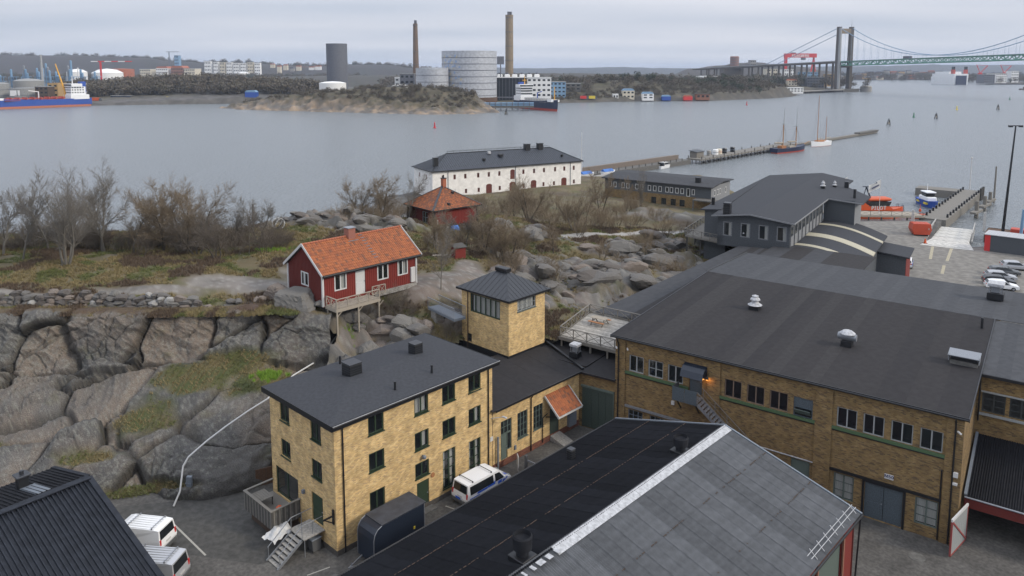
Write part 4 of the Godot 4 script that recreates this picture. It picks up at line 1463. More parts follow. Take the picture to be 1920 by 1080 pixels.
func build_hall() -> void:
	var t := thing("brick_hall", "long brick hall with wide dark felt roof and outside stair", "building", V(9.892, 3, -68.522), 36.5)
	var X := Vector3.RIGHT
	var Z := V(0, 0, 1)
	var L := 28.4
	var H := 9.9
	var up := [1.36, 3.32, 5.26]
	var up2 := [10.58, 12.53, 14.46]
	var up3 := [19.76, 21.7, 23.67, 25.64]
	var holes := []
	for x in up + up2 + up3:
		holes.append([x, 6.82, 1.5, 1.62])
	holes.append([16.41, 6.75, 1.52, 1.65])
	holes.append([7.35, 6.3, 1.2, 2.5])
	for x in [1.37, 3.6]:
		holes.append([x, 1.6, 1.5, 1.5])
	holes.append([16.4, 0.4, 1.5, 2.7])
	holes.append([19.77, 0.85, 1.52, 2.1])
	holes.append([25.6, 0.85, 1.52, 2.1])
	holes.append([22.08, 0.05, 2.7, 2.9])
	wall(t, Vector3.ZERO, X, L, 0.0, H, holes, M["hall_brick"])
	var pale := {"m": M["frame_pale"], "c": 2, "r": 1, "t": 0.1, "deep": 0.1}
	for i in 10:
		var s := pale.duplicate()
		if i == 1:
			s.r = 2
		if i >= 3:
			s.m = M["frame_brown"] if i < 6 else M["frame_pale"]
			s.t = 0.085
		s.curtain = 0
		window(t, Vector3.ZERO, X, holes[i], s)
	# the blinded window with a tilted panel
	var bw := window(t, Vector3.ZERO, X, holes[10], {"m": M["door_blue_grey"], "c": 1, "r": 1, "t": 0.1})
	var m := MB.new()
	m.bx(0.1, 1.42, 0.75, 1.55, -0.05, -0.02)
	part("blind_panel", m, M["door_blue_grey"], bw)
	m = MB.new()
	m.box(V(0.76, 0.5, 0.18), V(1.25, 0.04, 0.62), Basis(X, -0.85))
	part("vent_flap", m, M["frame_grey_green"], bw)
	door(t, Vector3.ZERO, X, holes[11], M["door_blue_grey"])
	for i in [12, 13]:
		window(t, Vector3.ZERO, X, holes[i], {"m": M["steel_grey"], "c": 3, "r": 3, "t": 0.06})
	door(t, Vector3.ZERO, X, holes[14], M["frame_grey_green"])
	for i in [15, 16]:
		window(t, Vector3.ZERO, X, holes[i], {"m": M["frame_grey_green"], "c": 2, "r": 3, "t": 0.09, "curtain": 2})
	door(t, Vector3.ZERO, X, holes[17], M["door_blue_grey"], 2)
	wall(t, V(L, 0, 0), -Z, 37.0, 0.0, H, [], M["hall_brick"])
	wall(t, V(0, 0, -37.0), Z, 37.0, 0.0, H, [], M["hall_brick"])
	wall(t, V(L, 0, -37.0), -X, L, 0.0, H, [], M["hall_brick"])
	m = MB.new()
	m.bx(0.3, L - 0.3, 3.9, 4.1, -30.0, -0.3)
	part("floor_slab", m, M["room"], t)
	m = MB.new()
	m.bx(0.3, L - 0.3, 0.1, H - 0.2, -7.1, -7.0)
	part("partition", m, M["room"], t)
	# pilasters, 3 cm proud, and the green sills between them
	for s in [[-0.02, 1.02], [9.05, 10.22], [18.15, 19.45], [27.32, 28.42]]:
		m = MB.new()
		m.bx(s[0], s[1], 0.0, H - 0.02, -0.05, 0.13)
		part("pilaster", m, M["hall_brick"], t)
	for s in [[1.02, 7.33], [10.22, 18.15], [19.45, 27.32]]:
		m = MB.new()
		m.bx(s[0], s[1], 6.58, 6.8, 0.0, 0.16)
		part("green_sill", m, M["sill_green"], t)
		m = MB.new()
		m.bx(s[0], s[1], 6.46, 6.58, 0.0, 0.10)
		part("sill_drip", m, M["black_metal"], t)
	m = MB.new()
	m.bx(19.45, 27.3, 3.1, 3.3, 0.0, 0.14)
	part("lintel_beam", m, M["black_metal"], t)
	m = MB.new()
	m.bx(1.05, 9.0, 3.3, 3.5, 0.0, 0.16)
	part("lintel_beam", m, M["galvanised"], t)
	m = MB.new()
	m.bx(10.3, 19.3, 3.2, 3.26, 0.0, 0.1)
	part("cable_tray", m, M["zinc"], t)
	m = MB.new()
	m.bx(21.9, 22.06, 0.0, 3.0, 0.0, 0.08)
	m.bx(24.8, 24.96, 0.0, 3.0, 0.0, 0.08)
	m.bx(21.9, 24.96, 2.96, 3.1, 0.0, 0.08)
	part("door_surround", m, M["black_metal"], t)
	drainpipe(t, [V(0.35, H - 0.05, 0.5), V(0.35, H - 0.7, 0.22), V(0.35, 0.1, 0.22)], 0.06)
	drainpipe(t, [V(27.9, H - 0.05, 0.5), V(27.9, H - 0.7, 0.22), V(27.9, 0.1, 0.22)], 0.06)
	drainpipe(t, [V(27.2, 5.6, 0.06), V(27.2, 0.1, 0.06)], 0.05)
	m = MB.new()
	m.bx(23.42, 24.06, 3.68, 4.06, 0.0, 0.04)
	var sg := part("number_sign", m, M["white_paint"], t)
	text(sg, "M50", 0.24, V(23.74, 3.78, 0.045), Basis(), M["sign_ink"])
	m = MB.new()
	m.bx(5.72, 6.03, 4.76, 5.12, 0.0, 0.1)
	part("wall_box", m, M["white_paint"], t)
	for s in [[28.05, 8.9, 0.2], [0.1, 8.95, 0.1], [1.25, 9.05, 0.1]]:
		m = MB.new()
		m.box(V(s[0] + 0.1, s[1], 0.35), V(0.12, 0.1, 0.45), Basis(Vector3.UP, 0.6))
		part("camera_spot", m, M["white_paint"], t)
	for y in [5.6, 4.9]:
		m = MB.new()
		m.box(V(28.1, y, 0.24), V(0.3, 0.35 if y > 5 else 0.16, 0.2))
		part("wall_box", m, M["white_paint"], t)
	# wall lamp, lit
	m = MB.new()
	m.tube(V(9.15, 8.5, 0.13), V(9.15, 8.45, 0.4), 0.03, 0.03, 6)
	m.lathe(V(9.15, 8.12, 0.42), [[0.16, 0.0], [0.12, 0.16], [0.04, 0.26], [0.0, 0.28]], 12)
	part("lamp_shade", m, M["black_metal"], t)
	var lm := StandardMaterial3D.new()
	lm.resource_name = "lamp_glow"
	lm.albedo_color = Color(1, 0.8, 0.5)
	lm.emission_enabled = true
	lm.emission = Color(1.0, 0.66, 0.3)
	lm.emission_energy_multiplier = 2.5
	m = MB.new()
	m.lathe(V(9.15, 8.03, 0.42), [[0.0, 0.0], [0.09, 0.03], [0.1, 0.1], [0.0, 0.14]], 10)
	part("lamp_bulb", m, lm, t)
	var ol := OmniLight3D.new()
	ol.name = "wall_lamp_light"
	ol.light_color = Color(1.0, 0.68, 0.34)
	ol.light_energy = 0.35
	ol.light_size = 0.08
	ol.omni_range = 8.0
	ol.omni_attenuation = 2.0
	ol.shadow_enabled = true
	ol.position = V(9.15, 8.08, 0.42)
	t.add_child(ol)
	# roof of felt strips: dark front slope, pale back slope
	var ez := 0.32
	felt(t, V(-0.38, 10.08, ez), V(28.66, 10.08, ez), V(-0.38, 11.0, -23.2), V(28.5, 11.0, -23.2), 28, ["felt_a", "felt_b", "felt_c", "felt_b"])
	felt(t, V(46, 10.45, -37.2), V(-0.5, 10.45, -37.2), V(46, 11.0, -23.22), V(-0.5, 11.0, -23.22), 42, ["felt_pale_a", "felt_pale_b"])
	m = MB.new()
	m.bx(-0.4, 28.68, 9.86, 10.1, ez, ez + 0.06)
	m.tube(V(-0.4, 9.98, ez + 0.12), V(28.68, 9.98, ez + 0.12), 0.07, 0.07, 8, true)
	part("gutter", m, M["black_metal"], t)
	m = MB.new()
	m.bar(V(28.7, 9.97, ez + 0.1), V(28.55, 10.9, -23.2), 0.06, 0.28)
	m.bar(V(-0.42, 9.97, ez + 0.1), V(-0.42, 10.9, -23.2), 0.06, 0.28)
	part("verge_board", m, M["roof_metal"], t)
	m = MB.new()
	m.bar(V(-0.45, 10.11, ez - 3.0), V(-0.45, 11.0, -23.2), 0.1, 0.08)
	m.bar(V(-0.55, 11.02, -23.2), V(-0.55, 10.5, -37.2), 0.14, 0.1)
	part("verge_flashing", m, M["felt_pale_b"], t)
	# canopy, landing and stair at the upper door
	var c := thing("door_canopy", "dark blue curved canopy over the upper door of the hall", "canopy", V(9.892, 3, -68.522), 36.5)
	m = MB.new()
	var prof := PackedVector2Array([Vector2(0, 0.0), Vector2(0.45, -0.12), Vector2(0.85, -0.42), Vector2(1.1, -0.95), Vector2(1.06, -0.98), Vector2(0.8, -0.48), Vector2(0.42, -0.18), Vector2(0, -0.08)])
	prof.reverse()
	m.prism(prof, 6.95, 9.0, Basis(Z, Vector3.UP, X), V(0, 9.1, 0.1))
	part("cover", m, M["navy"], c)
	for x in [6.96, 8.98]:
		m = MB.new()
		m.prism(PackedVector2Array([Vector2(1.05, -0.95), Vector2(0, -0.95), Vector2(0, -0.03), Vector2(0.45, -0.15), Vector2(0.83, -0.45)]), x - 0.02, x + 0.02, Basis(Z, Vector3.UP, X), V(0, 9.1, 0.1))
		part("side_panel", m, M["navy"], c)
	var st := thing("steel_stair", "steel outside stair with sheet-clad landing on the hall front", "stair", V(9.892, 3, -68.522), 36.5)
	m = MB.new()
	m.bx(6.5, 8.7, 6.1, 6.2, 0.14, 1.5)
	part("landing", m, M["galvanised"], st)
	for s in [[6.45, 7.55], [7.6, 8.7]]:
		m = MB.new()
		m.bx(s[0], s[1], 5.95, 7.2, 1.5, 1.54)
		part("sheet_panel", m, M["door_blue_grey"], st)
	m = MB.new()
	m.bx(6.42, 6.46, 5.95, 7.2, 0.14, 1.5)
	part("sheet_panel", m, M["door_blue_grey"], st)
	for x in [6.7, 8.4]:
		m = MB.new()
		m.bar(V(x, 6.05, 1.3), V(x, 4.7, 0.14), 0.08, 0.1)
		part("bracket", m, M["black_metal"], st)
	var n := 28
	for i in n:
		m = MB.new()
		m.box(V(8.85 + i * 0.26, 5.95 - i * 0.208, 0.85), V(0.27, 0.04, 1.1))
		part("tread", m, M["galvanised"], st)
	for z in [0.28, 1.42]:
		m = MB.new()
		m.bar(V(8.7, 6.05, z), V(8.7 + n * 0.26, 6.05 - n * 0.208, z), 0.05, 0.24)
		part("stringer", m, M["galvanised"], st)
		m = MB.new()
		m.bar(V(8.7, 7.15, z), V(8.7 + n * 0.26, 7.15 - n * 0.208, z), 0.05, 0.05)
		m.bar(V(8.7, 6.6, z), V(8.7 + n * 0.26, 6.6 - n * 0.208, z), 0.03, 0.03)
		for i in 7:
			var x := 8.8 + i * 1.1
			m.bx(x - 0.025, x + 0.025, 6.0 - (x - 8.7) * 0.8, 7.1 - (x - 8.7) * 0.8, z - 0.025, z + 0.025)
		part("handrail", m, M["wood_grey"], st)
	# sheet on the door
	m = MB.new()
	m.bx(7.65, 8.1, 7.6, 8.05, -0.05, -0.03)
	part("door_notice", m, M["white_paint"], t)
	for q in [[8.5, 10.55, -13.6, 1.0, 1.6, 3, "bright rotating ventilator on the hall roof, left of the other two"], [18.4, 10.36, -8.8, 1.3, 1.5, 4, "bright exhaust fan on the middle of the hall roof"], [27.75, 10.9, -19.8, 0.25, 1.0, 5, "thin black vent pipe near the far right corner of the hall roof"]]:
		vent_box(t.to_global(V(q[0], q[1], q[2])), V(q[3], q[4], q[3]), q[6], 36.5, q[5])
	vent_box(t.to_global(V(28.0, 10.8, -31.7)), V(1.5, 1.8, 1.5), "square black fan cowl on the pale back roof of the hall", 36.5, 1)
	# wide low hood
	var hd := thing("roof_hood", "wide low grey intake hood at the right edge of the hall roof", "roof vent", t.to_global(V(27.3, 10.45, -10.1)), 36.5)
	m = MB.new()
	m.bx(-1.0, 1.0, 0.0, 0.35, -0.5, 0.5)
	part("curb", m, M["concrete_dark"], hd)
	m = MB.new()
	m.bx(-0.95, 0.95, 0.35, 0.75, -0.45, 0.35)
	part("louvre", m, M["black_metal"], hd)
	m = MB.new()
	m.box(V(0, 0.9, 0.08), V(2.3, 0.07, 1.4), Basis(X, 0.14))
	m.bx(-1.12, -1.06, 0.3, 0.9, -0.5, 0.6)
	m.bx(1.06, 1.12, 0.3, 0.9, -0.5, 0.6)
	part("hood", m, M["galvanised"], hd)
	# annex on the left with the long low roof
	var ax := thing("felt_roofed_annex", "long low annex with grey-brown felt roof beside the hall", "building", V(9.892, 3, -68.522), 36.5)
	m = MB.new()
	m.bx(-5.6, -0.5, 0.0, 6.9, -30.0, -13.0)
	m.bx(-5.4, -0.5, 0.0, 8.0, -46.0, -30.0)
	m.bx(-0.5, 12.0, 0.0, 8.9, -46.0, -38.0)
	part("wall", m, M["hall_brick"], ax)
	felt(ax, V(-9.6, 7.05, -12.6), V(-0.5, 7.25, -12.6), V(-4.9, 9.0, -46.5), V(-0.5, 9.2, -46.5), 7, ["felt_c", "felt_far"])
	felt(ax, V(-0.48, 9.2, -37.3), V(13.0, 9.2, -37.3), V(-0.48, 9.25, -50.0), V(13.0, 9.25, -50.0), 10, ["felt_c", "felt_far"])
	# right wing
	var w := thing("brick_side_wing", "brick wing right of the hall with two dark windows, set back", "building", V(9.892, 3, -68.522), 36.5)
	var wh := [[0.7, 7.0, 1.62, 1.62], [2.6, 7.0, 1.62, 1.62], [4.6, 7.0, 1.62, 1.62]]
	wall(w, V(28.1, 0, -9.5), X, 18.0, 0.0, 10.2, wh, M["hall_brick"])
	for h in wh:
		window(w, V(28.1, 0, -9.5), X, h, {"m": M["frame_dark"], "c": 2, "r": 3, "t": 0.1})
	m = MB.new()
	m.bx(28.6, 46, 6.72, 6.9, -9.5, -9.34)
	part("pale_sill", m, M["frame_pale"], w)
	m = MB.new()
	m.bx(28.7, 46, 8.66, 8.78, -9.5, -9.4)
	part("pale_lintel", m, M["frame_pale"], w)
	m = MB.new()
	m.bx(28.5, 46, 0, 10, -14.0, -13.9)
	part("partition", m, M["room"], w)
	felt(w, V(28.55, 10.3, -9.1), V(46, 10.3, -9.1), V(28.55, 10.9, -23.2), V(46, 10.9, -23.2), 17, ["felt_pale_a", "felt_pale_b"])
	m = MB.new()
	m.bx(28.5, 46, 10.05, 10.28, -9.1, -9.03)
	part("gutter", m, M["black_metal"], w)
	drainpipe(w, [V(28.62, 10.1, -9.1), V(28.62, 6.2, -9.3)], 0.06)
	# lean-to with corrugated roof, red fascia and an open front
	var lt := thing("lean_to_shed", "open lean-to shed with black corrugated roof and dark red fascia", "shed", V(9.892, 3, -68.522), 36.5)
	for i in 16:
		var sh := part("roof_sheet", sheet_mesh(7.7), M["sheet_dark_%d" % (i % 4)], lt)
		sh.transform = Transform3D(Basis(X, V(0, 0.253, -0.967).normalized(), V(0, 0.967, 0.253).normalized()), V(28.75 + i * 1.0, 3.1, -2.0))
	m = MB.new()
	m.bx(28.6, 46, 2.25, 3.05, -2.05, -1.95)
	part("fascia", m, M["falu_dark"], lt)
	m = MB.new()
	m.tube(V(28.6, 3.06, -1.9), V(46, 3.06, -1.9), 0.07, 0.07, 8, true)
	part("gutter", m, M["galvanised"], lt)
	m = MB.new()
	m.bar(V(28.65, 3.2, -2.0), V(28.65, 5.12, -9.4), 0.2, 0.16)
	part("verge", m, M["steel_grey"], lt)
	for x in [33.5, 38.5, 43.5]:
		m = MB.new()
		m.bx(x - 0.1, x + 0.1, 0.0, 2.3, -2.2, -2.0)
		part("post", m, M["falu_dark"], lt)
	var og := thing("open_door_leaf", "open grey boarded door leaf with red brace standing at the lean-to", "door", lt.to_global(V(28.9, 0, -1.3)), 139.0)
	for i in 8:
		m = MB.new()
		m.bx(0.05 + i * 0.38, 0.05 + i * 0.38 + 0.36, 0.12, 2.75, -0.03, 0.03)
		part("board", m, M["frame_pale"], og)
	m = MB.new()
	m.bx(0.0, 3.15, 2.75, 2.95, -0.06, 0.06)
	part("top_trim", m, M["white_paint"], og)
	m = MB.new()
	m.bx(0.0, 3.15, 0.1, 0.2, -0.06, 0.06)
	m.bar(V(0.1, 0.2, -0.05), V(3.05, 2.7, -0.05), 0.06, 0.12)
	m.bar(V(0.1, 0.2, 0.05), V(3.05, 2.7, 0.05), 0.06, 0.12)
	m.bx(0.0, 0.08, 0.1, 2.75, -0.06, 0.06)
	m.bx(3.07, 3.15, 0.1, 2.75, -0.06, 0.06)
	part("brace", m, M["deck_red"], og)

func text(parent: Node, s: String, h: float, at: Vector3, b: Basis, material: Material, called := "lettering") -> void:
	var tm := TextMesh.new()
	var f := SystemFont.new()
	f.font_names = PackedStringArray(["Droid Sans"])
	f.font_weight = 700
	tm.font = f
	tm.text = s
	tm.font_size = 32
	tm.pixel_size = h / 23.0
	tm.depth = h * 0.06
	tm.vertical_alignment = VERTICAL_ALIGNMENT_CENTER
	var o := part(called, tm, material, parent)
	o.transform = Transform3D(b, at + b.y * h * 0.5)

# one corrugated sheet, 1 m wide (x), `length` up the slope (y), lying in the xy plane
func sheet_mesh(length: float) -> ArrayMesh:
	var key := "s%.2f" % length
	if not cache.has(key):
		var m := MB.new()
		var n := 24
		var f := func(i: int) -> float:
			return 0.042 * cos(TAU * i / 4.0)
		for i in n:
			var x0 := float(i) / n * 1.02
			var x1 := float(i + 1) / n * 1.02
			m.quad(V(x0, 0, f.call(i)), V(x1, 0, f.call(i + 1)), V(x1, length, f.call(i + 1)), V(x0, length, f.call(i)))
		cache[key] = m.mesh()
	return cache[key]

func build_warehouse() -> void:
	# far gable end at the origin; the ridge runs towards the camera along +x here
	var t := thing("corrugated_warehouse", "near warehouse with corrugated gable roof, dark on one slope and grey on the other", "building", V(8.98, 3, -61.74), 133.5)
	# local x = towards the camera, local z: 133.5+90 deg; the right eave lies at z = -20.3
	var Wd := 20.3
	var Le := 46.0
	var ye := 5.0
	var yr := 7.82
	var half := Wd / 2
	var sl := sqrt(half * half + (yr - ye) * (yr - ye))
	var upl := V(0, yr - ye, -half) / sl
	var upr := V(0, yr - ye, half) / sl
	var rl := sl / 3.0
	rng.seed = 5
	for side in 2:
		for j in 3:
			for i in int(Le):
				var up := upl if side == 0 else upr
				var nrm := V(0, half, yr - ye).normalized() if side == 0 else V(0, half, -(yr - ye)).normalized()
				var o := V(i + (0.0 if side == 0 else 1.0), ye, 0.0 if side == 0 else -Wd) + up * (rl * j) + nrm * (0.012 * j + 0.006 * (i % 2))
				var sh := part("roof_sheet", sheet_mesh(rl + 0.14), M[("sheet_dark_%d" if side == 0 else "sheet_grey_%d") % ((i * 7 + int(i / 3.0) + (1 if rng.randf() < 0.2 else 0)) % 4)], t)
				sh.transform = Transform3D(Basis(V(1, 0, 0) if side == 0 else V(-1, 0, 0), up, nrm), o)
	# rows of rusty fixings where the sheets lap
	for side in 2:
		for j in [1, 2]:
			var up := upl if side == 0 else upr
			var m := MB.new()
			for i in int(Le * 3):
				if rng.randf() < (0.06 if side == 0 else 0.4):
					continue
				var p: Vector3 = V(i / 3.0 + 0.12, ye, 0.0 if side == 0 else -Wd) + up * (rl * j + 0.05 + rng.randf_range(-0.02, 0.02)) + V(0, 0.06, 0)
				m.box(p, V(rng.randf_range(0.12, 0.34), 0.02, rng.randf_range(0.03, 0.06)))
			var o := part("rusty_fixings", m, M["rust_line"], t)
			o.set_meta("kind", "stuff")
	# ridge capping in lengths, the nearest ones broken
	for i in 22:
		var x := i * 2.05
		if i >= 10 and i < 13:
			for q in 3:
				var m2 := MB.new()
				m2.box(V(x + q * 0.7, yr + 0.1, -half + 0.1 - 0.55), V(rng.randf_range(0.15, 0.5), 0.02, 0.4), Basis(V(1, 0, 0), 0.0))
				part("ridge_cap", m2, M["zinc"], t)
			continue
		var m := MB.new()
		m.slab(V(x, yr - 0.02, -half + 0.16), V(x + 2.03, yr - 0.02, -half + 0.16), V(x + 2.03, yr + 0.1, -half), V(x, yr + 0.1, -half), 0.02)
		m.slab(V(x, yr + 0.1, -half), V(x + 2.03, yr + 0.1, -half), V(x + 2.03, yr - 0.1, -half - 0.6), V(x, yr - 0.1, -half - 0.6), 0.02)
		part("ridge_cap", m, M["zinc"], t)
	# walls
	var poly := PackedVector2Array([Vector2(0.3, 0), Vector2(Wd - 0.3, 0), Vector2(Wd - 0.3, ye - 0.1), Vector2(half, yr - 0.15), Vector2(0.3, ye - 0.1)])
	var m := MB.new()
	m.prism(poly, 0.25, 0.4, Basis(V(0, 0, -1), Vector3.UP, V(1, 0, 0)))
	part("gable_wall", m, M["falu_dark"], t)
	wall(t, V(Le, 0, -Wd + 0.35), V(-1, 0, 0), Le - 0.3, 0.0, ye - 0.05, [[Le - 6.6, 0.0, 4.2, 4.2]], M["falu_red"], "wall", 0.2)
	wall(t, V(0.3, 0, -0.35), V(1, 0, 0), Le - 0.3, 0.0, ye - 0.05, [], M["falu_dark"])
	m = MB.new()
	for s in [[2.2, 2.4], [6.6, 6.8]]:
		m.bx(s[0], s[1], 0, 4.4, -Wd + 0.3, -Wd + 0.2)
	m.bx(2.2, 6.8, 4.2, 4.4, -Wd + 0.3, -Wd + 0.2)
	part("gate_frame", m, M["house_brick"], t)
	m = MB.new()
	m.bx(2.4, 6.6, 0, 4.2, -Wd + 0.5, -Wd + 0.45)
	part("gate", m, M["frame_grey_green"], t)
	# verge and gutters
	m = MB.new()
	m.bar(V(0, ye - 0.02, 0.05), V(0, yr + 0.02, -half), 0.14, 0.2)
	m.bar(V(0, ye - 0.02, -Wd - 0.05), V(0, yr + 0.02, -half), 0.14, 0.2)
	part("verge", m, M["steel_grey"], t)
	m = MB.new()
	m.tube(V(0, ye - 0.06, 0.1), V(Le, ye - 0.06, 0.1), 0.08, 0.08, 8)
	m.tube(V(0, ye - 0.06, -Wd - 0.1), V(Le, ye - 0.06, -Wd - 0.1), 0.08, 0.08, 8)
	part("gutter", m, M["black_metal"], t)
	drainpipe(t, [V(0.2, ye - 0.1, -Wd - 0.05), V(0.2, 0, -Wd + 0.1)], 0.06)
	# snow guard rail on the grey slope
	m = MB.new()
	for k in [0.35, 0.62]:
		m.path([V(0.1, ye + 0.28, -Wd) + upr * k, V(7.6, ye + 0.28, -Wd) + upr * k], 0.025)
	for i in 7:
		m.bar(V(0.4 + i * 1.1, ye + 0.05, -Wd) + upr * 0.2, V(0.4 + i * 1.1, ye + 0.38, -Wd) + upr * 0.75, 0.04, 0.04)
	part("snow_rail", m, M["zinc"], t)
	vent_box(t.to_global(V(5.5, 7.55, -9.55)), V(0.95, 1.3, 0.95), "round black ventilator near the far end of the warehouse ridge", 133.5, 2)
	vent_box(t.to_global(V(22.0, 7.5, -9.3)), V(1.0, 1.6, 1.0), "large round black ventilator beside the ridge, at the bottom edge of the picture", 133.5, 2)
	vent_box(t.to_global(V(8.75, 5.5, -2.1)), V(0.5, 0.95, 0.5), "small square black flue on the dark warehouse slope, beside the lane", 133.5, 0)

func build_corner_shed() -> void:
	# the roof in the lower left corner: ridge along local x, gable end towards the right
	var t := thing("metal_roofed_shed", "dark ribbed metal gable roof in the lower left corner", "building", V(-30.4, 3, -50.75), 128.5)
	var yr := 6.0
	var ye := 2.25
	var Wn := 12.0
	var Wf := 6.5
	var L := 20.0
	# near slope lies at -z ... local z = 218.5 deg, away to the left and back
	var m := MB.new()
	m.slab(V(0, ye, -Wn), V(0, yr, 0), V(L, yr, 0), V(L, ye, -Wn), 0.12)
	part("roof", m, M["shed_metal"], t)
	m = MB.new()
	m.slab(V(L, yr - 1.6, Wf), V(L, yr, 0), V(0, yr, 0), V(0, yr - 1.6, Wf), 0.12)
	part("roof", m, M["sheet_dark_3"], t)
	var d := (V(0, yr, 0) - V(0, ye, -Wn))
	for i in 66:
		m = MB.new()
		var x := 0.15 + i * 0.3
		m.bar(V(x, ye + 0.02, -Wn), V(x, yr + 0.02, -0.3), 0.07, 0.06)
		part("rib", m, M["shed_metal"], t)
	for i in 66:
		m = MB.new()
		var x := 0.15 + i * 0.3
		m.bar(V(x, yr - 1.58, Wf), V(x, yr + 0.0, 0.3), 0.06, 0.05)
		part("rib", m, M["sheet_dark_2"], t)
	m = MB.new()
	m.bar(V(0, yr + 0.05, -0.25), V(L, yr + 0.05, -0.25), 0.6, 0.06)
	m.bar(V(0.0, ye + 0.04, -Wn), V(0.0, yr + 0.04, -0.2), 0.36, 0.1)
	m.bar(V(0.0, yr - 1.56, Wf), V(0.0, yr + 0.04, 0.0), 0.3, 0.1)
	part("flashing", m, M["shed_metal"], t)
	m = MB.new()
	m.prism(PackedVector2Array([Vector2(-Wn + 0.4, 0), Vector2(Wf - 0.4, 0), Vector2(Wf - 0.4, yr - 1.8), Vector2(0, yr - 0.15), Vector2(-Wn + 0.4, ye - 0.1)]), -0.6, -0.5, Basis(V(0, 0, 1), Vector3.UP, V(-1, 0, 0)))
	part("gable_wall", m, M["slate_paint"], t)
	m = MB.new()
	m.bx(0.5, L, 0, ye, -Wn + 0.4, -Wn + 0.5)
	m.bx(0.5, L, 0, yr - 1.8, Wf - 0.5, Wf - 0.4)
	part("wall", m, M["slate_paint"], t)
	m = MB.new()
	m.bar(V(2.7, yr - 0.84, 3.6), V(2.7, yr - 0.04, 0.4), 1.0, 0.05)
	part("roof_walkway", m, M["steel_grey"], t)
	var v := thing("roof_chimney", "short black sheet chimney on the corner shed roof, in front of the cliff", "chimney", t.to_global(V(2.9, 5.0, 3.9)), 128.5)
	m = MB.new()
	m.bx(-0.32, 0.32, 0, 0.95, -0.32, 0.32)
	part("body", m, M["black_metal"], v)
	m = MB.new()
	m.cham(V(0, 1.02, 0), V(0.95, 0.14, 0.95), 0.04)
	m.tube(V(0, 1.08, 0), V(0, 1.35, 0), 0.14, 0.14, 10, true)
	part("cap", m, M["roof_metal"], v)

# ---------- vehicles ----------
# outline in x (length) and y, counter-clockwise seen from +z; `belt` to `roof` narrows by `tuck`
func car_body(outline: Array, w: float, belt: float, roof: float, tuck: float) -> MB:
	var m := MB.new()
	var poly := PackedVector2Array()
	for p in outline:
		poly.append(Vector2(p[0], p[1]))
	if Geometry2D.is_polygon_clockwise(poly):
		poly.reverse()
	var zz := func(y: float) -> float:
		var k := clampf((y - belt) / (roof - belt), 0, 1)
		var low := clampf((0.45 - y) / 0.3, 0, 1)
		return w / 2 * (1.0 - tuck * k - 0.05 * low)
	var t := Geometry2D.triangulate_polygon(poly)
	for i in range(0, t.size(), 3):
		var a := poly[t[i]]
		var b := poly[t[i + 1]]
		var c := poly[t[i + 2]]
		if (b - a).cross(c - a) < 0:
			var s := b
			b = c
			c = s
		m.tri(V(a.x, a.y, zz.call(a.y)), V(b.x, b.y, zz.call(b.y)), V(c.x, c.y, zz.call(c.y)))
		m.tri(V(a.x, a.y, -zz.call(a.y)), V(c.x, c.y, -zz.call(c.y)), V(b.x, b.y, -zz.call(b.y)))
	for i in poly.size():
		var a := poly[i]
		var b := poly[(i + 1) % poly.size()]
		var za: float = zz.call(a.y)
		var zb: float = zz.call(b.y)
		# the edge is rounded: a narrow facet on each side, 5 cm in
		m.quad(V(a.x, a.y, -za), V(b.x, b.y, -zb), V(b.x, b.y, zb), V(a.x, a.y, za))
	return m

func side_pane(pts: Array, w: float, belt: float, roof: float, tuck: float, side: float) -> MB:
	var m := MB.new()
	var q := []
	for p in pts:
		var k := clampf((p[1] - belt) / (roof - belt), 0, 1)
		q.append(V(p[0], p[1], side * (w / 2 * (1.0 - tuck * k) + 0.012)))
	if side < 0:
		q.reverse()
	for i in range(1, q.size() - 1):
		m.tri(q[0], q[i], q[i + 1])
	return m

func wheels(t: Node, xs: Array, w: float, r: float) -> void:
	for x in xs:
		for s in [-1.0, 1.0]:
			var m := MB.new()
			m.tube(V(x, r, s * (w / 2 - 0.2)), V(x, r, s * (w / 2 + 0.01)), r, r, 16, true)
			var wl := part("wheel", m, M["tyre"], t)
			m = MB.new()
			m.tube(V(x, r, s * (w / 2 - 0.02)), V(x, r, s * (w / 2 + 0.025)), r * 0.62, r * 0.55, 12, true)
			part("rim", m, M["galvanised"], wl)

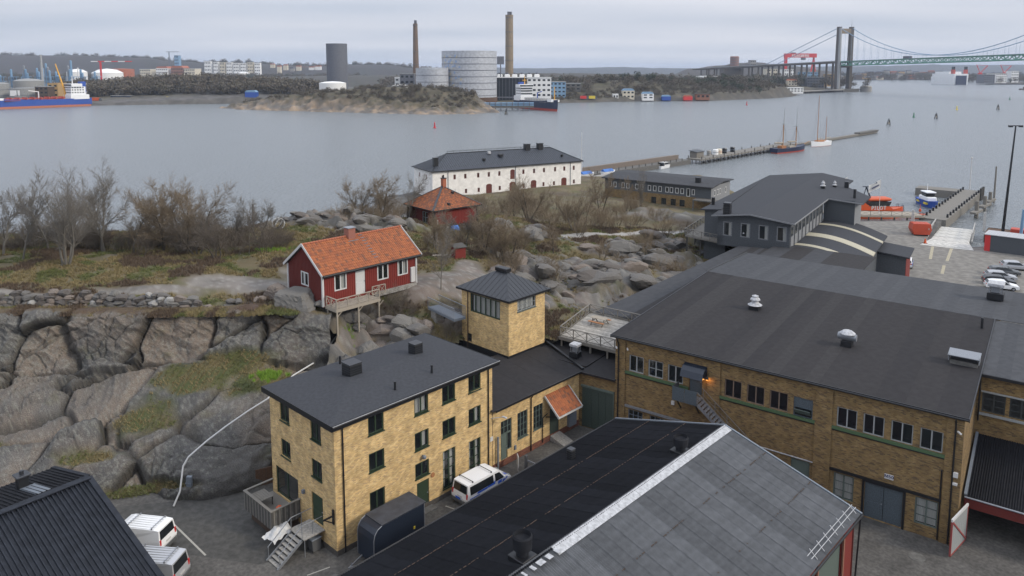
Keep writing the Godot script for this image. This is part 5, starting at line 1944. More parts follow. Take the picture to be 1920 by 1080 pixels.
# a panel van or minibus, front at +x
func make_van(t: Node, body: Material, L: float, W: float, Ht: float, glazed: bool) -> void:
	var h := L / 2
	var belt := Ht * 0.56
	var out := [[-h, 0.32], [h - 0.25, 0.28], [h, 0.5], [h - 0.03, 0.85], [h - 0.55, Ht * 0.55], [h - 1.35, Ht * 0.93], [h - 1.75, Ht * 0.985], [-h + 0.5, Ht], [-h + 0.12, Ht * 0.975], [-h + 0.02, Ht * 0.6], [-h - 0.06, 0.7]]
	var tk := 0.13
	part("body", car_body(out, W, belt, Ht, tk), body, t)
	for s in [-1.0, 1.0]:
		part("side_window", side_pane([[h - 1.9, belt + 0.02], [h - 0.85, belt + 0.02], [h - 1.38, Ht * 0.88], [h - 1.9, Ht * 0.9]], W, belt, Ht, tk, s), M["dark_glass"], t)
		if glazed:
			part("side_window", side_pane([[-h + 0.28, belt + 0.0], [h - 2.1, belt + 0.02], [h - 2.1, Ht * 0.9], [-h + 0.3, Ht * 0.9]], W, belt, Ht, tk, s), M["dark_glass"], t)
		var m := MB.new()
		m.cham(V(h - 0.95, belt + 0.1, s * (W / 2 + 0.12)), V(0.12, 0.22, 0.2), 0.03)
		part("mirror", m, body, t)
		m = MB.new()
		m.box(V(-h + 0.0, Ht * 0.5, s * (W / 2 - 0.12)), V(0.08, 0.5, 0.14))
		part("tail_light", m, M["red_lamp"], t)
		m = MB.new()
		m.box(V(h - 0.12, 0.82, s * (W / 2 - 0.25)), V(0.25, 0.18, 0.3), Basis(V(0, 0, 1), 0.4))
		part("headlight", m, M["frame_pale"], t)
	var m := MB.new()
	var nf := (V(h - 1.35, Ht * 0.93, 0) - V(h - 0.55, Ht * 0.55, 0)).normalized()
	var up := V(nf.y, -nf.x, 0) * 0.012
	m.quad(V(h - 0.6, Ht * 0.575, W * 0.45) + up, V(h - 0.6, Ht * 0.575, -W * 0.45) + up, V(h - 1.32, Ht * 0.915, -W * 0.4) + up, V(h - 1.32, Ht * 0.915, W * 0.4) + up)
	part("windscreen", m, M["dark_glass"], t)
	m = MB.new()
	m.quad(V(-h + 0.025 - 0.01, Ht * 0.6, -W * 0.42), V(-h + 0.015, Ht * 0.6, W * 0.42), V(-h + 0.095, Ht * 0.93, W * 0.38), V(-h + 0.095, Ht * 0.93, -W * 0.38))
	part("rear_window", m, M["dark_glass"], t)
	m = MB.new()
	m.bx(-h - 0.12, -h + 0.05, 0.3, 0.55, -W * 0.47, W * 0.47)
	part("bumper", m, M["car_grey"], t)
	m = MB.new()
	m.bx(-h - 0.075, -h - 0.05, 0.78, 0.9, -0.26, 0.26)
	part("number_plate", m, M["white_paint"], t)
	wheels(t, [-h + 0.95, h - 0.9], W, 0.33)
	for x in [-h + 0.7, h - 2.2]:
		m = MB.new()
		m.tube(V(x, Ht + 0.1, -W * 0.42), V(x, Ht + 0.1, W * 0.42), 0.03, 0.03, 6, true)
		for s in [-1, 1]:
			m.box(V(x, Ht + 0.05, s * W * 0.4), V(0.08, 0.12, 0.08))
		part("roof_bar", m, M["black_metal"] if glazed else M["galvanised"], t)

func make_car(t: Node, body: Material, L: float, W: float, Ht: float) -> void:
	var h := L / 2
	var belt := Ht * 0.62
	var out := [[-h, 0.35], [h - 0.2, 0.3], [h, 0.5], [h - 0.05, 0.75], [h - 1.15, belt + 0.03], [h - 1.85, Ht * 0.95], [h - 2.3, Ht], [-h + 1.1, Ht * 0.985], [-h + 0.45, Ht * 0.9], [-h + 0.08, belt + 0.08], [-h - 0.03, 0.6]]
	part("body", car_body(out, W, belt, Ht, 0.2), body, t)
	for s in [-1.0, 1.0]:
		part("side_window", side_pane([[-h + 0.65, belt + 0.06], [h - 1.3, belt + 0.02], [h - 1.88, Ht * 0.92], [-h + 1.0, Ht * 0.93]], W, belt, Ht, 0.2, s), M["dark_glass"], t)
		var m := MB.new()
		m.box(V(-h + 0.06, belt - 0.05, s * (W / 2 - 0.22)), V(0.12, 0.16, 0.36))
		part("tail_light", m, M["red_lamp"], t)
		m = MB.new()
		m.box(V(h - 0.12, 0.68, s * (W / 2 - 0.3)), V(0.2, 0.12, 0.36))
		part("headlight", m, M["frame_pale"], t)
	var m := MB.new()
	m.quad(V(h - 1.2, belt + 0.07, W * 0.44), V(h - 1.2, belt + 0.07, -W * 0.44), V(h - 1.83, Ht * 0.945, -W * 0.38), V(h - 1.83, Ht * 0.945, W * 0.38))
	m.quad(V(-h + 0.1, belt + 0.14, -W * 0.42), V(-h + 0.1, belt + 0.14, W * 0.42), V(-h + 0.44, Ht * 0.9, W * 0.37), V(-h + 0.44, Ht * 0.9, -W * 0.37))
	var ws := part("windscreen", m, M["dark_glass"], t)
	ws.position = V(0, 0.012, 0)
	wheels(t, [-h + 0.85, h - 0.85], W, 0.32)

func build_yard_things() -> void:
	var X := Vector3.RIGHT
	var b := Basis(Vector3.UP, deg_to_rad(46.5))
	var o := V(-12.62, 3, -50.45)
	# white and blue patrol van in the lane, front away from the camera
	var v := thing("patrol_van", "white minibus with blue livery blocks parked beside the yellow brick office", "van", o + b * V(12.95, 0.02, 1.7), -46.5)
	make_van(v, M["car_white"], 5.0, 1.92, 1.95, true)
	for q in [[-1.5, -0.35, 0.92, 1.08], [-0.3, 0.55, 0.95, 1.2], [0.85, 1.3, 0.8, 1.05]]:
		part("livery_block", side_pane([[q[0], q[2]], [q[1], q[2]], [q[1] + 0.08, q[3]], [q[0] + 0.08, q[3]]], 1.92, 1.09, 1.95, 0.13, 1.0), M["police_blue"], v)
	part("livery_block", side_pane([[-2.3, 0.72], [-1.2, 0.72], [-1.2, 0.84], [-2.3, 0.84]], 1.92, 1.09, 1.95, 0.13, 1.0), M["police_blue"], v)
	part("livery_block", side_pane([[1.45, 0.72], [2.0, 0.95], [2.05, 1.1], [1.45, 0.95]], 1.92, 1.09, 1.95, 0.13, 1.0), M["police_blue"], v)
	var m := MB.new()
	m.bx(-2.585, -2.56, 0.55, 0.72, -0.45, 0.1)
	m.box(V(2.0, 1.13, 0.6), V(0.35, 0.02, 0.3), Basis(V(0, 0, 1), -0.37))
	m.box(V(1.3, 1.52, -0.8), V(0.4, 0.02, 0.2), Basis(V(0, 0, 1), -0.7))
	part("livery_block", m, M["police_blue"], v)
	# navy box trailer
	var tr := thing("box_trailer", "dark navy box trailer with rounded front against the yellow brick office", "trailer", o + b * V(1.0, 0, 1.15), -46.5)
	m = MB.new()
	var pr := PackedVector2Array([Vector2(0.0, 0.35), Vector2(4.55, 0.35), Vector2(4.55, 2.95), Vector2(0.75, 2.95), Vector2(0.35, 2.8), Vector2(0.1, 2.5), Vector2(0.0, 2.1)])
	m.prism(pr, 0.0, 1.95)
	part("box", m, M["navy"], tr)
	m = MB.new()
	m.bx(0.7, 4.75, 2.95, 3.02, -0.03, 1.98)
	part("roof_sheet", m, M["blue_metal"], tr)
	m = MB.new()
	for z in [0.0, 1.95]:
		m.path([V(0.0, 0.4, z), V(0.0, 2.1, z), V(0.1, 2.5, z), V(0.35, 2.8, z), V(0.75, 2.96, z), V(4.6, 2.96, z)], 0.03)
	m.path([V(4.58, 0.4, 1.97), V(4.58, 2.95, 1.97)], 0.03)
	part("edge_trim", m, M["galvanised"], tr)
	m = MB.new()
	m.box(V(3.6, 1.5, 1.99), V(0.14, 0.2, 0.04))
	part("latch", m, M["yellow"], tr)
	for x in [2.0, 2.8]:
		for z in [0.15, 1.8]:
			m = MB.new()
			m.tube(V(x, 0.32, z - 0.1), V(x, 0.32, z + 0.1), 0.32, 0.32, 14, true)
			part("wheel", m, M["tyre"], tr)
	m = MB.new()
	m.bar(V(0.0, 0.42, 0.5), V(-1.5, 0.4, 1.0), 0.08, 0.1)
	m.bar(V(0.0, 0.42, 1.5), V(-1.5, 0.4, 1.0), 0.08, 0.1)
	m.tube(V(-1.25, 0.05, 1.0), V(-1.25, 0.7, 1.0), 0.04, 0.04, 6)
	part("drawbar", m, M["galvanised"], tr)
	# silver vans in the lower left
	var s1 := thing("panel_van", "silver panel van with grey sides, nearer of two parked by the cliff", "van", V(-25.2, 3.02, -47.9), 187.0)
	make_van(s1, M["car_silver"], 5.3, 2.0, 2.0, false)
	var s2 := thing("panel_van", "white panel van with two roof bars, farther of two parked by the cliff", "van", V(-27.6, 3.02, -51.7), 190.0)
	make_van(s2, M["car_white"], 4.9, 1.95, 1.95, false)
	for q in [[s1, 5.3, 2.0], [s2, 4.9, 1.95]]:
		for i in 7:
			m = MB.new()
			m.bx(-q[1] / 2 + 0.55, q[1] / 2 - 1.9, 2.0 if q[2] == 2.0 else 1.95, 2.025 if q[2] == 2.0 else 1.975, -0.75 + i * 0.25 - 0.03, -0.75 + i * 0.25 + 0.03)
			part("roof_rib", m, M["car_silver"] if q[2] == 2.0 else M["car_white"], q[0])
		m = MB.new()
		m.bx(-q[1] / 2 + 0.4, q[1] / 2 - 2.2, 0.72, 0.78, q[2] / 2, q[2] / 2 + 0.03)
		part("side_strip", m, M["zinc"], q[0])
	# painted lines
	for q in [[V(-27.3, 0, -55.4), V(-22.2, 0, -50.6), 0.14, "long worn white bay line on the dark yard behind the vans"], [o + b * V(9.6, 0, 0.9), o + b * V(10.0, 0, 2.6), 0.12, "short white bay line behind the patrol van"], [o + b * V(-1.0, 0, 0.6), o + b * V(-2.6, 0, 0.2), 0.1, "short pale bay line below the corner of the brick office"]]:
		m = MB.new()
		var d: Vector3 = (q[1] - q[0]).normalized()
		var sd: Vector3 = V(-d.z, 0, d.x) * q[2] / 2
		m.quad(q[0] + sd + V(0, 3.01, 0) * V(0, 1, 0) - V(0, q[0].y, 0), q[1] + sd + V(0, 3.01, 0) - V(0, q[1].y, 0), q[1] - sd + V(0, 3.01, 0) - V(0, q[1].y, 0), q[0] - sd + V(0, 3.01, 0) - V(0, q[0].y, 0))
		var ln := part(numbered("painted_line"), m, M["marking"], self)
		ln.set_meta("kind", "structure")
	# darker and paler asphalt patches
	setting("asphalt_patch", flat_poly([[26.8, -59.9], [29.6, -57.7], [30.6, -55.5], [28.6, -53.8], [26.2, -55.6], [24.9, -58.3]], 3.004, 0.004), M["asphalt_dark"])
	setting("asphalt_patch", flat_poly([[-33, -56.5], [-24, -58], [-19.5, -60], [-13.6, -51.5], [-18, -49.6], [-24, -50.8], [-29, -54.5]], 3.004, 0.004), M["asphalt_dark"])
	m = MB.new()
	m.lathe(V(0, 0, 0), [[0.55, 0.0], [0.55, 0.012], [0.0, 0.012]], 20)
	solo("manhole_cover", "round dark manhole cover in the street before the hall", "manhole cover", m, M["concrete_dark"], V(29.25, 3.004, -50.4))
	m = MB.new()
	m.lathe(V(0, 0, 0), [[0.5, 0.0], [0.5, 0.012], [0.0, 0.012]], 20)
	solo("manhole_cover", "round dark manhole cover in the yard by the office corner", "manhole cover", m, M["concrete_dark"], o + b * V(-1.5, 0.006, 1.9))
	# barrier at the lane
	var br := thing("lane_barrier", "dark post with galvanised barrier arm across the lane", "barrier", o + b * V(17.8, 0, 2.2), -46.5)
	m = MB.new()
	m.cham(V(0, 0.8, 0), V(0.22, 1.6, 0.22), 0.02)
	part("post", m, M["car_grey"], br)
	m = MB.new()
	m.bar(V(0.1, 1.1, 0), V(0.3, 1.1, 3.4), 0.1, 0.12)
	part("arm", m, M["galvanised"], br)
	m = MB.new()
	m.bx(-0.32, 0.32, 0.5, 1.45, -0.03, 0.03)
	m.bx(-0.04, 0.04, 0.0, 0.5, -0.03, 0.03)
	var sg := solo("warning_sign", "white upright sign with dark emblem leaning beside the barrier post", "sign", m, M["white_paint"], o + b * V(17.5, 0, 1.5), -100.0)
	m = MB.new()
	m.lathe(V(0, 0, 0), [[0.0, 0.0], [0.18, 0.0], [0.18, 0.02], [0, 0.02]], 14)
	var em := part("emblem", m, M["sign_ink"], sg)
	em.transform = Transform3D(Basis(X, PI / 2), V(0, 1.15, 0.03))
	m = MB.new()
	m.tube(V(0, 0, 0), V(0, 3.1, 0), 0.09, 0.09, 8, true)
	solo("lane_post", "thin grey post standing against the wing wall", "post", m, M["steel_grey"], o + b * V(16.35, 0, 0.2))

# ---------- houses and fittings on the hill ----------
# upright boards on a wall, one mesh a wall since each is a few pixels wide
func cladding(parent: Node, o: Vector3, dir: Vector3, length: float, y0: float, y1: float, holes: Array, material: Material, step := 0.28, lift := 0.03, top := []) -> void:
	var m := MB.new()
	var out := dir.cross(Vector3.UP)
	var b := Basis(dir, Vector3.UP, out)
	var n := int(length / step)
	for i in n + 1:
		var s := minf(i * step, length)
		var yt := y1
		for k in top.size() - 1:
			if s >= top[k][0] and s <= top[k + 1][0]:
				yt = lerpf(top[k][1], top[k + 1][1], (s - top[k][0]) / (top[k + 1][0] - top[k][0]))
		var spans := [[y0, yt]]
		for h in holes:
			if s > h[0] - 0.05 and s < h[0] + h[2] + 0.05:
				var nx := []
				for sp in spans:
					if h[1] > sp[0] and h[1] < sp[1]:
						nx.append([sp[0], h[1]])
					if h[1] + h[3] < sp[1]:
						nx.append([h[1] + h[3], sp[1]])
				spans = nx
		for sp in spans:
			m.box(o + dir * s + V(0, (sp[0] + sp[1]) / 2, 0) + out * lift * 0.5, V(0.05, sp[1] - sp[0], lift), b)
	var p := part("batten", m, material, parent)
	p.set_meta("kind", "stuff")

func boards_flat(parent: Node, o: Vector3, dir: Vector3, length: float, y0: float, y1: float, material: Material, step := 0.2) -> void:
	var m := MB.new()
	var out := dir.cross(Vector3.UP)
	var b := Basis(dir, Vector3.UP, out)
	for j in int((y1 - y0) / step):
		m.box(o + dir * length / 2 + V(0, y0 + (j + 0.5) * step, 0) + out * 0.01, V(length, step * 0.9, 0.03), b * Basis(Vector3.RIGHT, 0.06))
	var p := part("weatherboard", m, material, parent)
	p.set_meta("kind", "stuff")

func railing(parent: Node, a: Vector3, b: Vector3, h: float, n: int, material: Material) -> void:
	for i in n + 1:
		var p := a.lerp(b, float(i) / n)
		var m := MB.new()
		m.bar(p, p + V(0, h, 0), 0.09, 0.09)
		part("post", m, material, parent)
	var m := MB.new()
	m.bar(a + V(0, h, 0), b + V(0, h, 0), 0.14, 0.05)
	part("top_rail", m, material, parent)
	m = MB.new()
	m.bar(a + V(0, 0.12, 0), b + V(0, 0.12, 0), 0.05, 0.07)
	part("bottom_rail", m, material, parent)
	for i in n:
		var p := a.lerp(b, float(i) / n)
		var q := a.lerp(b, float(i + 1) / n)
		m = MB.new()
		m.bar(p + V(0, 0.12, 0), q + V(0, h, 0), 0.045, 0.05)
		m.bar(p + V(0, h, 0), q + V(0, 0.12, 0), 0.04, 0.045)
		part("cross_brace", m, material, parent)

func build_hill_things() -> void:
	rng.seed = 91
	var X := Vector3.RIGHT
	var Z := V(0, 0, 1)
	# red cottage
	var o := V(-19.64, 13.6, -75.79)
	var t := thing("red_cottage", "red board cottage with orange tiled gable roof on the cliff top", "cottage", o, -46.0)
	var L := 12.3
	var D := 6.9
	var H := 3.25
	var R := 5.85
	var fh := [[1.4, 1.15, 1.5, 1.85], [6.88, 1.17, 1.5, 1.75], [9.66, 1.15, 1.45, 1.8], [4.04, 0.1, 1.28, 2.95]]
	wall(t, Vector3.ZERO, X, L, -0.3, H, fh, M["falu_red"], "wall", 0.08)
	cladding(t, Vector3.ZERO, X, L, -0.2, H, fh, M["falu_red"])
	var gh := [[D - 4.21, 1.4, 1.5, 1.5]]
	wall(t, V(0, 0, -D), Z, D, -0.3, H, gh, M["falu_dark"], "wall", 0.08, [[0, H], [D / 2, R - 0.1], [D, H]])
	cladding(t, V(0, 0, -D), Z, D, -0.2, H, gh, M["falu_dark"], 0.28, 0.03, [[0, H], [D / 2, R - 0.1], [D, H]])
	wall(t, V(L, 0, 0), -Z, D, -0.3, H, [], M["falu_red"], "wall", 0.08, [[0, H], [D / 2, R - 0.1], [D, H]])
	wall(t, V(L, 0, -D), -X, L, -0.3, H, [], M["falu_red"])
	var ws := {"m": M["white_paint"], "c": 2, "r": 1, "t": 0.13, "deep": -0.03, "curtain": 1}
	for i in 3:
		var s := ws.duplicate()
		s.curtain = [3, 0, 1][i]
		window(t, Vector3.ZERO, X, fh[i], s)
	window(t, V(0, 0, -D), Z, gh[0], ws)
	door(t, Vector3.ZERO, X, fh[3], M["white_paint"])
	var m := MB.new()
	m.bx(0.2, L - 0.2, 0, 0.1, -D + 0.2, -0.2)
	part("floor_slab", m, M["room"], t)
	for s in [[0.0, 0.0], [L, 0.0], [0.0, -D], [L, -D]]:
		m = MB.new()
		m.box(V(s[0], H / 2 - 0.1, s[1]), V(0.2, H + 0.2, 0.2))
		part("corner_board", m, M["white_paint"], t)
	m = MB.new()
	m.cham(V(11.75, 0.95, 0.1), V(0.62, 1.75, 0.22), 0.02)
	part("white_hatch", m, M["white_paint"], t)
	m = MB.new()
	m.bx(6.5, L, -0.6, -0.05, -0.1, 0.12)
	part("foundation", m, M["concrete"], t)
	# roof: the front slope reaches 0.4 beyond the wall
	var ov := 0.42
	var ry := R
	var ey := H - 0.05
	tile_slope(t, V(-0.25, ey, ov), V(L + 0.45, ey, ov), V(-0.25, ry, -D / 2), V(L + 0.45, ry, -D / 2), 0.25, 0.34)
	tile_slope(t, V(L + 0.45, ey, -D - ov), V(-0.25, ey, -D - ov), V(L + 0.45, ry, -D / 2), V(-0.25, ry, -D / 2), 0.25, 0.34)
	m = MB.new()
	m.slab(V(-0.3, ey - 0.04, ov), V(L + 0.5, ey - 0.04, ov), V(L + 0.5, ry - 0.04, -D / 2), V(-0.3, ry - 0.04, -D / 2), 0.1)
	m.slab(V(-0.3, ry - 0.04, -D / 2), V(L + 0.5, ry - 0.04, -D / 2), V(L + 0.5, ey - 0.04, -D - ov), V(-0.3, ey - 0.04, -D - ov), 0.1)
	part("roof_deck", m, M["wood_dark"], t)
	m = MB.new()
	for i in 40:
		m.tube(V(-0.25 + i * 0.33, ry + 0.06, -D / 2), V(-0.25 + i * 0.33 + 0.31, ry + 0.05, -D / 2), 0.13, 0.11, 8, true)
	part("ridge_tiles", m, M["roof_orange"], t)
	for x in [-0.32, L + 0.52]:
		m = MB.new()
		m.bar(V(x, ey - 0.08, ov + 0.05), V(x, ry + 0.06, -D / 2), 0.06, 0.26)
		m.bar(V(x, ey - 0.08, -D - ov - 0.05), V(x, ry + 0.06, -D / 2), 0.06, 0.26)
		part("barge_board", m, M["white_paint"], t)
	m = MB.new()
	m.tube(V(-0.2, ey - 0.1, ov + 0.1), V(L + 0.4, ey - 0.1, ov + 0.1), 0.08, 0.08, 8, true)
	m.bx(-0.2, L + 0.4, ey - 0.28, ey - 0.1, ov - 0.05, ov)
	part("gutter", m, M["black_metal"], t)
	m = MB.new()
	m.bx(5.3, 6.2, R - 0.5, R + 0.95, -D / 2 - 0.45, -D / 2 + 0.45)
	var ch := part("chimney", m, M["chimney"], t)
	m = MB.new()
	m.bx(5.22, 6.28, R + 0.95, R + 1.03, -D / 2 - 0.53, -D / 2 + 0.53)
	m.bx(5.1, 6.4, R - 0.42, R - 0.36, -D / 2 + 0.1, -D / 2 + 0.75)
	part("flashing", m, M["galvanised"], ch)
	# ladder steps on the tiles
	m = MB.new()
	for i in 9:
		var f := 0.05 + i * 0.095
		m.box(V(7.0, lerpf(ry, ey, f) + 0.08, lerpf(-D / 2, ov, f)), V(0.5, 0.05, 0.12))
	part("roof_ladder", m, M["steel_grey"], t)
	# its timber deck
	var dk := thing("cottage_deck", "pale timber deck with cross-braced railing before the red cottage", "deck", o, -46.0)
	for i in 15:
		m = MB.new()
		m.bx(0.2 + i * 0.36, 0.2 + i * 0.36 + 0.34, -0.12, -0.04, 0.12, 2.2)
		part("plank", m, M["wood_pale"], dk)
	m = MB.new()
	m.bx(0.15, 5.65, -0.38, -0.12, 2.1, 2.22)
	m.bx(0.15, 0.27, -0.38, -0.12, 0.12, 2.1)
	part("edge_beam", m, M["wood_pale"], dk)
	railing(dk, V(0.25, -0.04, 2.15), V(5.55, -0.04, 2.15), 1.0, 4, M["wood_pale"])
	railing(dk, V(0.25, -0.04, 0.2), V(0.25, -0.04, 2.05), 1.0, 2, M["wood_pale"])
	railing(dk, V(5.55, -0.04, 0.9), V(7.2, -0.04, 1.0), 1.0, 2, M["wood_pale"])
	for s in [[0.3, 2.1, -3.6], [2.9, 2.1, -3.3], [5.5, 2.1, -3.0], [0.3, 0.4, -1.5]]:
		m = MB.new()
		m.bx(s[0] - 0.07, s[0] + 0.07, s[2], -0.38, s[1] - 0.07, s[1] + 0.07)
		if s[1] > 1:
			m.bar(V(s[0], -0.9, s[1]), V(s[0] + 0.6, -0.38, s[1]), 0.08, 0.08)
		part("stilt", m, M["wood_pale"], dk)

	# pyramid-roofed red house
	var p := thing("hipped_red_house", "dark red board house with brown-orange pyramid tile roof and brick chimney", "house", V(-12.4, 12.9, -117.6), -40.0)
	var W := 8.6
	var PD := 7.6
	var PH := 2.75
	wall(p, Vector3.ZERO, X, W, -0.5, PH, [], M["falu_red"])
	cladding(p, Vector3.ZERO, X, W, -0.4, PH, [], M["falu_red"], 0.3)
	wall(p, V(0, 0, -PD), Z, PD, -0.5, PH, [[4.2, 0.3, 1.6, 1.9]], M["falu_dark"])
	window(p, V(0, 0, -PD), Z, [4.2, 0.3, 1.6, 1.9], {"m": M["frame_pale"], "c": 2, "r": 2, "t": 0.1})
	wall(p, V(W, 0, 0), -Z, PD, -0.5, PH, [], M["falu_red"])
	wall(p, V(W, 0, -PD), -X, W, -0.5, PH, [], M["falu_red"])
	for s in [[0, 0], [W, 0], [0, -PD]]:
		m = MB.new()
		m.box(V(s[0], PH / 2 - 0.2, s[1]), V(0.34, PH + 0.4, 0.34))
		part("corner_board", m, M["black_metal"], p)
	var e := 0.55
	var ap := V(W / 2, PH + 3.0, -PD / 2)
	var a := V(-e, PH, e)
	var b := V(W + e, PH, e)
	var c := V(W + e, PH, -PD - e)
	var d := V(-e, PH, -PD - e)
	for q in [[a, b], [b, c], [c, d], [d, a]]:
		tile_slope(p, q[0], q[1], ap, ap, 0.3, 0.34, true, 0.42)
		m = MB.new()
		m.tri(q[0] - V(0, 0.05, 0), q[1] - V(0, 0.05, 0), ap - V(0, 0.05, 0))
		m.bar(q[0] - V(0, 0.06, 0), q[1] - V(0, 0.06, 0), 0.12, 0.18)
		part("roof_deck", m, M["black_metal"], p)
		m = MB.new()
		m.bar(q[0] + V(0, 0.08, 0), ap + V(0, 0.08, 0), 0.34, 0.06)
		part("hip_flashing", m, M["roof_metal"], p)
	m = MB.new()
	m.bx(W / 2 - 0.1, W / 2 + 0.55, PH + 2.2, PH + 4.3, -PD / 2 - 0.3, -PD / 2 + 0.35)
	var pc := part("chimney", m, M["roof_orange"], p)
	m = MB.new()
	m.bx(W / 2 - 0.18, W / 2 + 0.63, PH + 4.3, PH + 4.4, -PD / 2 - 0.38, -PD / 2 + 0.43)
	m.tube(V(W / 2 + 0.2, PH + 4.4, -PD / 2), V(W / 2 + 0.2, PH + 4.9, -PD / 2), 0.12, 0.12, 8, true)
	part("chimney_cap", m, M["black_metal"], pc)
	for s in [[3.0, 0.6, 1.0, 0.4], [5.2, 2.0, 1.2, 0.7]]:
		m = MB.new()
		m.cham(V(s[0], PH + s[1], -lerpf(-e, PD / 2, s[1] / 3.0) + 0.1), V(0.45, 0.5, 0.45), 0.05)
		part("roof_vent", m, M["black_metal"], p)
	m = MB.new()
	m.bx(0.5, 0.75, 0.3, 1.1, 0.02, 0.06)
	part("poster", m, M["white_paint"], p)
	m = MB.new()
	for i in 5:
		m.box(V(-0.6 + i * 0.3, 0.1 + 0.05 * (i % 2), 0.1 * i), V(0.9, 0.1, 1.1), Basis(Vector3.UP, 0.3 * i))
	solo("board_pile", "pile of pale boards on the grass before the pyramid-roofed house", "board pile", m, M["wood_pale"], V(-10.6, ground(-10.6, -116) + 0.1, -116), -30.0)
	m = MB.new()
	for i in 10:
		var an := TAU * i / 10
		var an2 := TAU * (i + 1) / 10
		var r0 := 0.9 + 0.2 * sin(i * 2.3)
		var r1 := 0.9 + 0.2 * sin((i + 1) % 10 * 2.3)
		m.quad(V(cos(an2) * r1, -0.2, sin(an2) * r1), V(cos(an) * r0, -0.2, sin(an) * r0), V(cos(an) * r0 * 0.6, 0.5 + 0.1 * sin(i * 3.0), sin(an) * r0 * 0.6), V(cos(an2) * r1 * 0.6, 0.5 + 0.1 * sin((i + 1) % 10 * 3.0), sin(an2) * r1 * 0.6))
		m.tri(V(0, 0.62, 0), V(cos(an2) * r1 * 0.6, 0.5 + 0.1 * sin((i + 1) % 10 * 3.0), sin(an2) * r1 * 0.6), V(cos(an) * r0 * 0.6, 0.5 + 0.1 * sin(i * 3.0), sin(an) * r0 * 0.6))
	solo("covered_heap", "heap under a bright blue sheet near the pyramid-roofed house", "tarpaulin", m, M["tarp_blue"], V(-9.0, ground(-9, -115.3) + 0.15, -115.3))

	# white barracks
	var w := thing("white_barracks", "long white two-storey barracks with dark hipped metal roof at the water", "building", V(-21.5, 3.4, -201.0), -29.4)
	var WL := 48.6
	var WD := 13.0
	var WH := 7.0
	var ports := [[24.1, 3.2, 1.5, 2.4], [16.3, -1.0, 1.9, 2.9], [30.95, -0.9, 1.9, 2.8], [41.5, -0.9, 1.9, 2.8], [23.85, -1.0, 2.0, 2.9]]
	var wins := []
	for x in [2.75, 6.25, 9.5, 13.5, 16.85, 20.2, 28.1, 31.7, 35.1, 38.95, 42.2, 45.6]:
		wins.append([x, 4.45, 0.72, 1.3])
	for x in [9.7, 13.65, 20.35, 28.2, 34.95, 38.6, 45.7]:
		wins.append([x, 0.35, 0.7, 1.2])
	wall(w, Vector3.ZERO, X, WL, -2.0, WH, wins + ports, M["lime_white"], "wall", 0.25)
	wall(w, V(0, 0, -WD), Z, WD, -2.0, WH, [[3.5, 4.45, 0.72, 1.3], [8.5, 4.45, 0.72, 1.3]], M["lime_white"], "wall", 0.25)
	wall(w, V(WL, 0, 0), -Z, WD, -2.0, WH, [], M["lime_white"])
	wall(w, V(WL, 0, -WD), -X, WL, -2.0, WH, [], M["lime_white"])
	for h in wins:
		window(w, Vector3.ZERO, X, h, {"m": M["shutter"], "c": 2, "r": 2, "t": 0.13, "deep": 0.12})
	for h in [[3.5, 4.45, 0.72, 1.3], [8.5, 4.45, 0.72, 1.3]]:
		window(w, V(0, 0, -WD), Z, h, {"m": M["shutter"], "c": 2, "r": 2, "t": 0.13, "deep": 0.12})
	for h in ports:
		door(w, Vector3.ZERO, X, h, M["shutter"], 2, "gate")
		m = MB.new()
		var pl := PackedVector2Array()
		for i in 9:
			var an := PI * i / 8
			pl.append(Vector2(h[0] + h[2] / 2 + cos(an) * h[2] / 2, h[1] + h[3] + sin(an) * h[2] * 0.28))
		m.prism(pl, -0.02, 0.02)
		part("arch", m, M["shutter"], w)
	m = MB.new()
	m.bx(0.3, WL - 0.3, 3.2, 3.4, -WD + 0.3, -0.3)
	part("floor_slab", m, M["room"], w)
	e = 0.5
	a = V(-e, WH, e)
	b = V(WL + e, WH, e)
	c = V(WL + e, WH, -WD - e)
	d = V(-e, WH, -WD - e)
	var r0p := V(7.0, WH + 3.9, -WD / 2)
	var r1p := V(WL - 7.0, WH + 3.9, -WD / 2)
	m = MB.new()
	m.quad(a, b, r1p, r0p)
	m.tri(b, c, r1p)
	m.quad(c, d, r0p, r1p)
	m.tri(d, a, r0p)
	m.quad(d, c, b, a)
	var wr := part("roof", m, M["blue_metal"], w)
	m = MB.new()
	for i in 74:
		var x := -e + (i + 0.5) * (WL + 2 * e) / 74
		var f := 1.0
		if x < 7.0:
			f = (x + e) / (7.0 + e)
		elif x > WL - 7.0:
			f = (WL + e - x) / (7.0 + e)
		m.bar(V(x, WH + 0.03, e), V(x, WH + 0.03 + 3.9 * f, e - (WD / 2 + e) * f), 0.05, 0.09)
	for i in 18:
		var z := e - (i + 0.5) * (WD + 2 * e) / 18
		var f := 1.0 - absf(z + WD / 2) / (WD / 2 + e)
		m.bar(V(-e, WH + 0.03, z), V(-e + (7.0 + e) * f, WH + 0.03 + 3.9 * f, z), 0.05, 0.09)
	var se := part("seam", m, M["roof_metal"], wr)
	se.set_meta("kind", "stuff")
	m = MB.new()
	m.bar(a, b, 0.2, 0.25)
	m.bar(d, a, 0.2, 0.25)
	m.bar(a + V(0, 0.1, 0), r0p + V(0, 0.08, 0), 0.18, 0.12)
	m.bar(b + V(0, 0.1, 0), r1p + V(0, 0.08, 0), 0.18, 0.12)
	m.bar(r0p + V(0, 0.08, 0), r1p + V(0, 0.08, 0), 0.2, 0.14)
	part("edge_flashing", m, M["black_metal"], wr)
